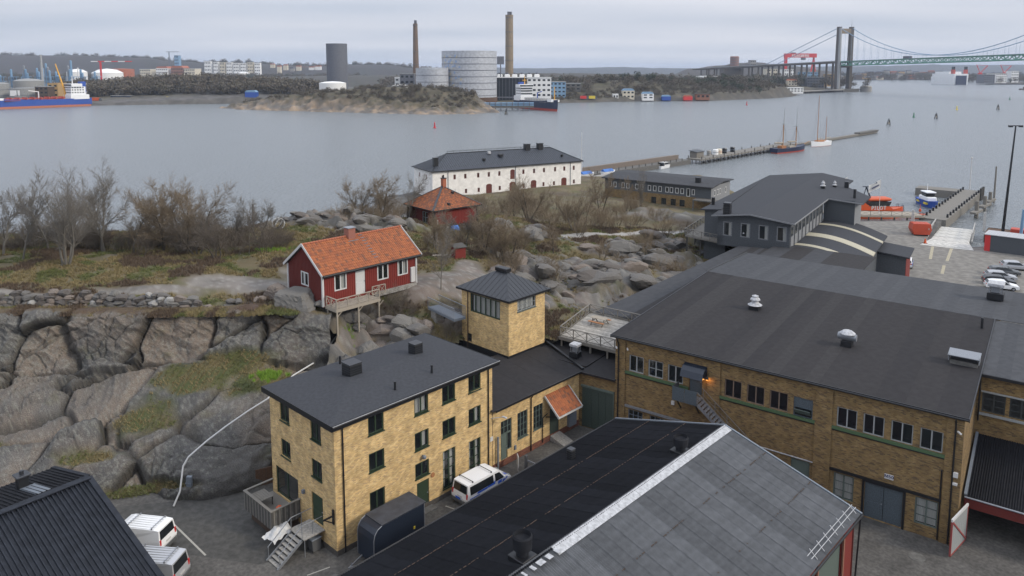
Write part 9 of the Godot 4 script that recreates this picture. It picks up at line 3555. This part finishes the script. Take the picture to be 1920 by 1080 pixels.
func tanker(label: String, at: Vector3, deg: float, L: float, W: float, hullm: String, boot: String, red_deck: bool) -> void:
	# bow at +x
	var t := thing("tanker_ship", label, "ship", at, deg)
	part("hull", hull(L, W, 2.0, 7.5, 0.95, 3.0, 0.85), M[hullm], t)
	part("boot_top", hull(L * 0.985, W * 0.96, -1.0, 2.1, 0.9, 0.0, 0.8, false), M[boot], t)
	var m := MB.new()
	m.bx(-L * 0.26, L * 0.34, 7.4, 8.0, -W * 0.45, W * 0.45)
	part("cargo_deck", m, M["deck_red" if red_deck else "plant_grey"], t)
	m = MB.new()
	m.bx(-L * 0.47, -L * 0.28, 7.4, 12, -W * 0.48, W * 0.48)
	m.bx(-L * 0.44, -L * 0.29, 12, 20, -W * 0.42, W * 0.42)
	m.bx(-L * 0.40, -L * 0.29, 20, 23, -W * 0.54, W * 0.54)
	part("superstructure", m, M["car_white"], t)
	m = MB.new()
	for y in [13.5, 16.2, 18.6]:
		for i in 6:
			m.bx(-L * 0.289, -L * 0.287, y, y + 1.1, -W * 0.38 + i * W * 0.14, -W * 0.32 + i * W * 0.14)
		for i in 5:
			m.bx(-L * 0.42 + i * 2.6, -L * 0.42 + i * 2.6 + 1.2, y, y + 1.1, -W * 0.425, W * 0.425)
	m.bx(-L * 0.287, -L * 0.285, 21, 22.3, -W * 0.5, W * 0.5)
	part("windows", m, M["dark_glass"], t)
	m = MB.new()
	m.bx(-L * 0.465, -L * 0.41, 14, 25, -W * 0.18, W * 0.18)
	part("funnel", m, M["hull_blue"], t)
	m = MB.new()
	m.tube(V(-L * 0.34, 23, 0), V(-L * 0.34, 31, 0), 0.5, 0.25, 6)
	m.tube(V(L * 0.42, 9, 0), V(L * 0.42, 22, 0), 0.6, 0.35, 6)
	m.box(V(-L * 0.34, 27, 0), V(0.6, 0.5, 5))
	part("mast", m, M["crane_yellow" if not red_deck else "tank_white"], t)
	m = MB.new()
	for z in [-2.4, -0.8, 0.8, 2.4]:
		m.tube(V(-L * 0.25, 9.2, z), V(L * 0.32, 9.2, z), 0.35, 0.35, 6)
	for i in 8:
		m.bx(-L * 0.22 + i * L * 0.07, -L * 0.22 + i * L * 0.07 + 0.6, 8, 10.6, -W * 0.35, W * 0.35)
	part("deck_pipes", m, M["hull_red" if red_deck else "bridge_pale"], t)
	m = MB.new()
	m.tube(V(0, 8, 0), V(0, 16, 0), 0.6, 0.5, 7)
	m.bar(V(0, 15.5, 0), V(9, 17, 0), 0.6, 0.7)
	part("deck_crane", m, M["hull_blue" if not red_deck else "tank_white"], t)
	m = MB.new()
	m.bx(L * 0.34, L * 0.44, 8.2, 10.2, -W * 0.3, W * 0.3)
	part("forecastle", m, M["car_white"], t)

func build_bridge() -> void:
	# origin under the visible tower; x runs along the bridge to the right and nearer
	var t := thing("suspension_bridge", "tall suspension bridge with green truss deck and concrete tower", "bridge", V(553, 0, -1263), 76.6)
	var deck := func(x: float) -> float:
		return 50.5 + (0.0165 * x if x > 0 else 0.0246 * x)
	var m := MB.new()
	# tower: two tapering legs across the bridge, joined by beams
	for s in [-1.0, 1.0]:
		for face in 1:
			m = MB.new()
			m.prism(PackedVector2Array([Vector2(-4.4, -2), Vector2(4.4, -2), Vector2(3.2, 107), Vector2(-3.2, 107)]), s * 11.5 - 2.6, s * 11.5 + 2.6)
			part("tower_leg", m, M["bridge_concrete"], t)
	m = MB.new()
	m.bx(-3.0, 3.0, 96, 104, -9, 9)
	part("tower_beam", m, M["chimney_tan"], t)
	m = MB.new()
	m.bx(-3.2, 3.2, 40, 45, -9, 9)
	part("tower_beam", m, M["bridge_concrete"], t)
	m = MB.new()
	m.prism(PackedVector2Array([Vector2(3.4, 50), Vector2(4.6, -2), Vector2(9, -2), Vector2(7.4, 105), Vector2(3.4, 105)]), 12.0, 14.4)
	part("lift_shaft", m, M["bridge_pale"], t)
	m = MB.new()
	m.tube(V(0, 107, -11.5), V(0, 121, -11.5), 0.3, 0.15, 5)
	part("mast", m, M["plant_grey"], t)
	m = MB.new()
	m.bx(-14, 14, -3, 4.5, -22, 22)
	part("tower_base", m, M["concrete_dark"], t)
	# main span: road slab and green trusses
	for i in 26:
		var x0 := i * 16.0
		var x1 := x0 + 16.0
		var y0: float = deck.call(x0)
		var y1: float = deck.call(x1)
		m = MB.new()
		m.bar(V(x0, y0 - 0.4, 0), V(x1, y1 - 0.4, 0), 24.0, 0.8)
		part("road_slab", m, M["bridge_pale"], t)
		m = MB.new()
		for z in [-11.5, 11.5]:
			m.bar(V(x0, y0 - 0.6, z), V(x1, y1 - 0.6, z), 1.0, 1.2)
			m.bar(V(x0, y0 - 7.0, z), V(x1, y1 - 7.0, z), 1.0, 1.2)
			m.bar(V(x0, y0 - 7.0, z), V(x0 + 8, (y0 + y1) / 2 - 0.8, z), 0.8, 0.9)
			m.bar(V(x0 + 8, (y0 + y1) / 2 - 0.8, z), V(x1, y1 - 7.0, z), 0.8, 0.9)
			m.bar(V(x0, y0 - 7.0, z), V(x0, y0 - 0.6, z), 0.7, 0.7)
		m.bar(V(x0, y0 - 7.0, -11.5), V(x0, y0 - 7.0, 11.5), 0.8, 0.8)
		part("truss_panel", m, M["bridge_green"], t)
	# approach viaduct
	for i in 29:
		var x1 := -i * 18.0
		var x0 := x1 - 18.0
		m = MB.new()
		m.bar(V(x0, deck.call(x0) - 1.3, 0), V(x1, deck.call(x1) - 1.3, 0), 22.0, 2.6)
		part("viaduct_deck", m, M["bridge_concrete"], t)
		m = MB.new()
		m.bar(V(x0, deck.call(x0) + 0.6, 11), V(x1, deck.call(x1) + 0.6, 11), 0.3, 1.0)
		part("parapet", m, M["bridge_pale"], t)
		if i % 2 == 1:
			for z in [-7.0, 7.0]:
				m = MB.new()
				m.bx(x1 - 1.2, x1 + 1.2, 0, deck.call(x1) - 2.6, z - 1.2, z + 1.2)
				part("pier", m, M["bridge_concrete"], t)
	# cables and hangers
	for z in [-11.5, 11.5]:
		m = MB.new()
		var lo: float = deck.call(208.0) + 3.0
		for i in 26:
			var xa := i * 16.0
			var xb := xa + 16.0
			var ya := lo + (106.0 - lo) * pow((xa - 208.0) / 208.0, 2)
			var yb := lo + (106.0 - lo) * pow((xb - 208.0) / 208.0, 2)
			m.tube(V(xa, ya, z), V(xb, yb, z), 0.5, 0.5, 6)
		part("main_cable", m, M["pipe_blue"], t)
		m = MB.new()
		m.tube(V(0, 106, z), V(-215, deck.call(-215.0) + 1.0, z), 0.5, 0.5, 6)
		part("back_stay", m, M["pipe_blue"], t)
		m = MB.new()
		for i in range(1, 26):
			var xa := i * 16.0
			var ya := lo + (106.0 - lo) * pow((xa - 208.0) / 208.0, 2)
			m.tube(V(xa, deck.call(xa), z), V(xa, ya, z), 0.16, 0.16, 4)
		part("hangers", m, M["pipe_blue"], t)
	m = MB.new()
	m.cham(V(150, 59.5, 6), V(16, 3.6, 2.5), 0.3)
	solo("bridge_lorry", "grey lorry crossing the green bridge deck", "lorry", m, M["plant_grey"], t.to_global(V(0, deck.call(150.0) - 57.6, 0)), 76.6)
	var db := thing("mooring_island", "round pale concrete fender in the water right of the bridge tower", "fender", V(592, 0, -1262))
	m = MB.new()
	m.lathe(V(0, 0, 0), [[9, -2], [9, 8], [7, 10], [0, 10]], 16)
	part("body", m, M["concrete"], db)
	m = MB.new()
	m.bx(-40, -8, 3.5, 5, -1.5, 1.5)
	part("walkway", m, M["concrete_dark"], db)
	var tj := thing("tower_jetty", "long dark piled jetty running left from the bridge tower", "jetty", V(385, 0, -1110), -40.0)
	m = MB.new()
	m.bx(0, 210, 3.0, 4.4, -3, 3)
	part("deck", m, M["concrete"], tj)
	for i in 36:
		m = MB.new()
		m.bx(i * 5.9, i * 5.9 + 1.4, -1, 3.0, -2.6, 2.6)
		part("pile", m, M["wood_dark"], tj)

# ---------- trees, bushes and grass ----------
func grow(m: MB, tw: MB, p: Vector3, d: Vector3, len: float, r: float, level: int, top: int, r_: RandomNumberGenerator, fork: float, wide: float) -> void:
	# one branch in bent pieces with side shoots; trunks go into m, the rest into tw
	var segs: int = [4, 3, 2, 1][level + 3 - top] if level + 3 - top >= 0 else 4
	var q := p
	var dir := d
	for i in segs:
		var l := len / segs
		var nd := (dir + V(r_.randfn(), r_.randfn() * 0.5 + 0.35, r_.randfn()) * (0.13 if level < top else 0.05)).normalized()
		var e := q + nd * l
		var ra := r * (1.0 - 0.7 * i / segs)
		var rb := r * (1.0 - 0.7 * (i + 1) / segs)
		if level == 0:
			m.tube(q, e, ra, rb, 7)
		else:
			tw.tube(q, e, ra, rb if level < top else ra * 0.35, 4 if level == 1 else 3)
		if level < top and not (level == 0 and i == 0 and segs > 2):
			var kids := int(fork) + (1 if level == top - 1 else 0)
			var turn := r_.randf() * TAU
			for k in kids:
				var f := r_.randf_range(0.1, 1.0)
				var ax := nd.cross(V(0.3, 0.2, 1.0)).normalized().rotated(nd, turn + TAU * k / kids + r_.randf_range(-0.5, 0.5))
				var open := wide * r_.randf_range(0.6, 1.15)
				var cd := (nd * cos(open) + ax * sin(open) + V(0, 0.12, 0)).normalized()
				grow(m, tw, q.lerp(e, f), cd, len * r_.randf_range(0.42, 0.66) * (1.0 - 0.1 * i), maxf(lerpf(ra, rb, f) * 0.58, 0.011), level + 1, top, r_, fork, wide)
		q = e
		dir = nd
	if level < top:
		grow(m, tw, q, (dir + V(r_.randfn(), r_.randfn(), r_.randfn()) * 0.15).normalized(), len * 0.5, maxf(r * 0.3, 0.011), level + 1, top, r_, fork, wide)

func tree_meshes(seed_: int, h: float, stems: int, lean: float, levels: int, fork: float, girth := 0.02, wide := 0.8) -> Array:
	var r := RandomNumberGenerator.new()
	r.seed = seed_
	var m := MB.new()
	var tw := MB.new()
	for s in stems:
		var an := TAU * s / maxi(stems, 1) + r.randf()
		var d := V(cos(an) * lean * r.randf_range(0.5, 1.3), 1.0, sin(an) * lean * r.randf_range(0.5, 1.3)).normalized()
		var base := V(cos(an), 0, sin(an)) * (0.12 * sqrt(stems) if stems > 1 else 0.0)
		grow(m, tw, base - V(0, 0.3, 0), d, h * r.randf_range(0.58, 0.72), h * girth * r.randf_range(0.8, 1.1), 0, levels, r, fork, wide)
	return [m.mesh(), tw.mesh()]

func grass_mesh(seed_: int, n: int, h: float, a: Color, b: Color) -> ArrayMesh:
	var r := RandomNumberGenerator.new()
	r.seed = seed_
	var m := MB.new()
	m.tinted = true
	for i in n:
		var an := r.randf() * TAU
		var p := V(cos(an), 0, sin(an)) * r.randf() * 0.28
		var tip := p + V(r.randfn() * 0.16, h * r.randf_range(0.5, 1.1), r.randfn() * 0.16)
		var w := V(-sin(an), 0, cos(an)) * 0.035
		m.col = a.lerp(b, r.randf())
		m.tri(p - w, p + w, tip)
	return m.mesh()

func build_plants() -> void:
	rng.seed = 202
	var kinds := {
		"broad": tree_meshes(11, 9.0, 1, 0.05, 4, 2.0, 0.02, 0.75), "multi": tree_meshes(12, 9.5, 5, 0.36, 3, 3.0, 0.018, 0.66), "slim": tree_meshes(13, 9.5, 1, 0.02, 4, 2.0, 0.015, 0.62), "round": tree_meshes(14, 7.0, 2, 0.25, 4, 2.0, 0.019, 0.85),
		"broad2": tree_meshes(15, 8.5, 2, 0.22, 4, 2.0, 0.018, 0.75), "spread": tree_meshes(16, 6.0, 3, 0.5, 3, 3.0, 0.022, 0.9), "bush": tree_meshes(17, 3.4, 8, 0.6, 2, 3.0, 0.011, 0.7), "bush2": tree_meshes(18, 2.8, 10, 0.8, 2, 3.0, 0.011, 0.75), "thin": tree_meshes(19, 6.5, 1, 0.05, 3, 3.0, 0.015, 0.7)}
	print(kinds.values().map(func(k): return k[1].surface_get_array_len(0) / 3))
	var proto := {}
	for k in kinds:
		for tone in ["twig", "twig_tan", "twig_grey"]:
			var o := Node3D.new()
			part("trunk", kinds[k][0], M["bark_pale" if tone == "twig_grey" or k in ["multi", "slim", "thin"] else "bark"], o)
			part("crown", kinds[k][1], M[tone], o)
			proto[k + tone] = o
	# x, z, kind, size, tone, label
	var trees := [
		[-54.2, -89.2, "multi", 1.06, "twig_grey", "big grey tree with five pale stems on the grass at the left"],
		[-62.0, -93.0, "slim", 1.1, "twig_grey", "slim pale-stemmed tree left of the five-stemmed one"],
		[-66.5, -96.0, "broad", 1.15, "twig_grey", "tall broad bare tree at the left edge of the picture"],
		[-69.0, -90.0, "broad2", 1.05, "twig", "dark bare tree cut by the left picture edge"],
		[-63.0, -100.0, "broad", 1.2, "twig_grey", "bare tree behind the slim pale one"],
		[-55.0, -99.0, "broad2", 1.25, "twig_grey", "bare tree behind the five-stemmed tree"],
		[-50.0, -97.0, "broad", 1.05, "twig_tan", "tan-twigged tree right of the five-stemmed tree, first one"],
		[-47.0, -99.0, "round", 1.35, "twig_tan", "bushy tan tree in the middle of the left grove"],
		[-43.5, -98.0, "broad2", 1.05, "twig_tan", "tan-twigged tree leaning at the right of the left grove"],
		[-49.0, -103.5, "broad", 1.15, "twig_tan", "tall tan tree at the back of the left grove"],
		[-44.0, -104.0, "round", 1.3, "twig_tan", "round tan tree at the back of the left grove, right side"],
		[-58.5, -104.0, "broad", 1.15, "twig", "dark tree at the back of the left grove, left side"],
		[-41.0, -95.5, "spread", 1.1, "twig", "dark spreading tree where the left grove thins out"],
		[-37.0, -92.0, "spread", 0.95, "twig", "spreading bare tree above the gravel place"],
		[-36.0, -104.0, "round", 0.98, "twig_grey", "grey tree left of the lone post on the crest"],
		[-34.0, -95.0, "thin", 0.95, "twig", "thin tree on the grass below the lone post"],
		[-39.0, -104.5, "thin", 0.9, "twig_grey", "thin grey tree left of the grey crest tree"],
		[-8.2, -84.4, "thin", 1.12, "twig_grey", "thin grey tree standing right of the red cottage"],
		[-12.4, -79.6, "spread", 0.62, "twig", "small dark tree growing before the cottage windows"],
		[-20.5, -117.5, "round", 1.05, "twig_tan", "round tan tree on the crest behind the cottage chimney"],
		[-17.0, -121.5, "broad", 1.0, "twig_grey", "bare grey tree left of the pyramid-roofed house"],
		[-19.0, -132.0, "broad", 1.25, "twig_grey", "tall grey tree before the left end of the white barracks"],
		[-15.0, -136.0, "broad2", 1.2, "twig", "dark tree behind the pyramid-roofed house"],
		[-24.5, -119.0, "round", 0.9, "twig_tan", "tan tree on the crest rocks above the water"],
		[3.0, -132.0, "spread", 1.35, "twig_tan", "wide pale tree before the middle of the white barracks"],
		[0.5, -150.0, "round", 1.1, "twig_tan", "round tree on the slope before the barracks gate"],
		[14.0, -140.0, "broad", 0.95, "twig_tan", "bare tree before the right end of the barracks"],
		[18.0, -150.0, "broad2", 1.0, "twig_tan", "tall bare tree left of the slate-blue lodge"],
		[24.0, -155.0, "broad", 0.95, "twig_tan", "bare tree before the brick base of the lodge"],
		[27.5, -158.0, "slim", 1.0, "twig_grey", "slim grey tree before the lodge windows"],
		[10.5, -124.5, "multi", 0.72, "twig_tan", "many-stemmed tree above the pale path"],
		[-3.8, -101.5, "round", 1.0, "twig_tan", "round olive-tan tree behind the brick tower, left one"],
		[-0.8, -99.0, "spread", 1.25, "twig_tan", "wide olive-tan tree right behind the tower roof"],
		[-6.8, -104.0, "round", 0.9, "twig_grey", "grey tree behind the small red shed"],
		[-10.5, -101.0, "broad2", 0.62, "twig_tan", "small tree between cottage and pyramid-roofed house"],
		[6.0, -108.0, "round", 0.8, "twig_tan", "tan tree on the rocks right of the tower"]]
	for q in trees:
		var t: Node3D = proto[q[2] + q[4]].duplicate()
		t.name = numbered("bare_tree")
		add_child(t)
		var near := 0.972 if q[0] < -30.0 else 1.0
		t.position = V(q[0] * near, ground(q[0] * near, q[1] * near), q[1] * near)
		t.rotation.y = rng.randf() * TAU
		t.scale = Vector3.ONE * q[3]
		t.set_meta("label", q[5])
		t.set_meta("category", "tree")
		t.set_meta("group", "bare trees on the hill")
	# bushes: a thicket behind the left grove, on the slope to the barracks and among the rocks
	var zones := [[-73.0, -38.0, -96.0, -106.0, 62, "twig", "leafless dark bush in the thicket behind the left grove"], [-48.0, -30.0, -91.0, -103.0, 22, "twig", "leafless dark bush at the right of the left grove"], [-28.0, -14.0, -113.0, -126.0, 20, "twig_tan", "leafless tan bush on the crest left of the pyramid-roofed house"], [-10.0, 30.0, -126.0, -162.0, 66, "twig_tan", "leafless tan bush on the slope before the white barracks"], [-12.0, 6.0, -94.0, -112.0, 24, "twig_tan", "leafless olive bush between tower and pyramid-roofed house"], [8.0, 30.0, -98.0, -128.0, 16, "twig_tan", "leafless bush among the rocks above the annex"], [-17.0, -4.0, -76.0, -80.0, 9, "twig", "leafless bush on the bank below the cottage"]]
	for z in zones:
		for i in z[4]:
			var x := rng.randf_range(z[0], z[1])
			var zz := rng.randf_range(z[3], z[2])
			if mask(GRAVEL, x, zz) > 0.15 or in_footprint(x, zz):
				continue
			var k: String = ["bush", "bush2"][rng.randi() % 2]
			var t: Node3D = proto[k + z[5]].duplicate()
			t.name = numbered("bare_bush")
			add_child(t)
			t.position = V(x, ground(x, zz), zz)
			t.rotation.y = rng.randf() * TAU
			t.scale = Vector3.ONE * rng.randf_range(0.65, 1.25) * (0.55 if z[4] == 9 else 1.0)
			t.set_meta("label", z[6])
			t.set_meta("category", "bush")
			t.set_meta("group", z[6].replace("leafless", "leafless bushes:"))
	for k in proto:
		proto[k].free()
	# grass and heather: masses
	var tan_ := [grass_mesh(1, 16, 0.30, Color(0.20, 0.155, 0.075), Color(0.27, 0.21, 0.11)), grass_mesh(2, 16, 0.34, Color(0.16, 0.135, 0.06), Color(0.23, 0.185, 0.09))]
	var grn := [grass_mesh(3, 16, 0.24, Color(0.085, 0.10, 0.03), Color(0.14, 0.145, 0.05))]
	var hea := [grass_mesh(4, 22, 0.42, Color(0.09, 0.064, 0.045), Color(0.13, 0.092, 0.062))]
	var ts := []
	var gs := []
	var hs := []
	for i in 60000:
		var x := rng.randf_range(-76, 40)
		var z := rng.randf_range(-132, -74.5)
		if mask(GRAVEL, x, z) > 0.3 or (rockiness(x, z) > 0.35 and rng.randf() > 0.22) or in_footprint(x, z):
			continue
		if x > 8 and absf(z - (-120.5 - (x - 9) * 0.5)) < 1.6:
			continue
		var y := ground(x, z)
		if y < 5.0:
			continue
		var n := nz_a.get_noise_2d(x * 1.7 + 40.0, z * 1.7)
		var e := [V(x, y + 0.02, z), rng.randf_range(0.6, 1.3)]
		if nz_a.get_noise_2d(x * 2.3, z * 2.3 + 70.0) > 0.16:
			hs.append(e)
		elif nz_b.get_noise_2d(x + 80.0, z) > 0.12:
			gs.append(e)
		elif n > -0.3:
			ts.append(e)
	for i in 3200:
		var x := rng.randf_range(-62, -22)
		var e := [V(x, ground(x, -75.2) + 0.05 + 0.12 * nz_b.get_noise_1d(x), rng.randf_range(-76.4, -73.7)), rng.randf_range(0.6, 1.2)]
		var n := nz_b.get_noise_2d(x * 0.8, 3.0)
		if n > 0.12:
			hs.append(e)
		elif n > -0.12:
			ts.append(e)
		else:
			gs.append(e)
	for p: Vector3 in ledge:
		(ts if nz_b.get_noise_3dv(p) > -0.05 else gs).append([p + V(rng.randfn() * 0.05, -0.04, rng.randfn() * 0.05), rng.randf_range(0.5, 1.1)])
	scatter("dry_grass", tan_, ts, "dry tan winter grass covering the hill", "grass")
	scatter("green_grass", grn, gs, "short olive grass in patches on the hill", "grass")
	scatter("heather", hea, hs, "brown heather and bracken in patches on the hill", "heather")
	# fresh green clumps
	var fresh := [grass_mesh(6, 40, 0.5, Color(0.12, 0.22, 0.02), Color(0.2, 0.32, 0.04))]
	for q in [[-31.0, 14.3, -94.5, 1.8, "bright green leafy patch at the right end of the grove"], [-22.6, 9.6, -67.0, 1.3, "bright green tuft on the ledge by the office roof"], [-16.6, 10.4, -76.6, 1.2, "bright green grass under the cottage deck"]]:
		var sp := []
		for i in 60:
			var dx: float = rng.randfn() * q[3] * 0.5
			var dz: float = rng.randfn() * q[3] * 0.4
			sp.append([V(q[0] + dx, (ground(q[0] + dx, q[2] + dz) if q[2] < -70 else q[1]) + 0.02, q[2] + dz), rng.randf_range(0.5, 1.0)])
		scatter("fresh_grass", fresh, sp, q[4], "grass")
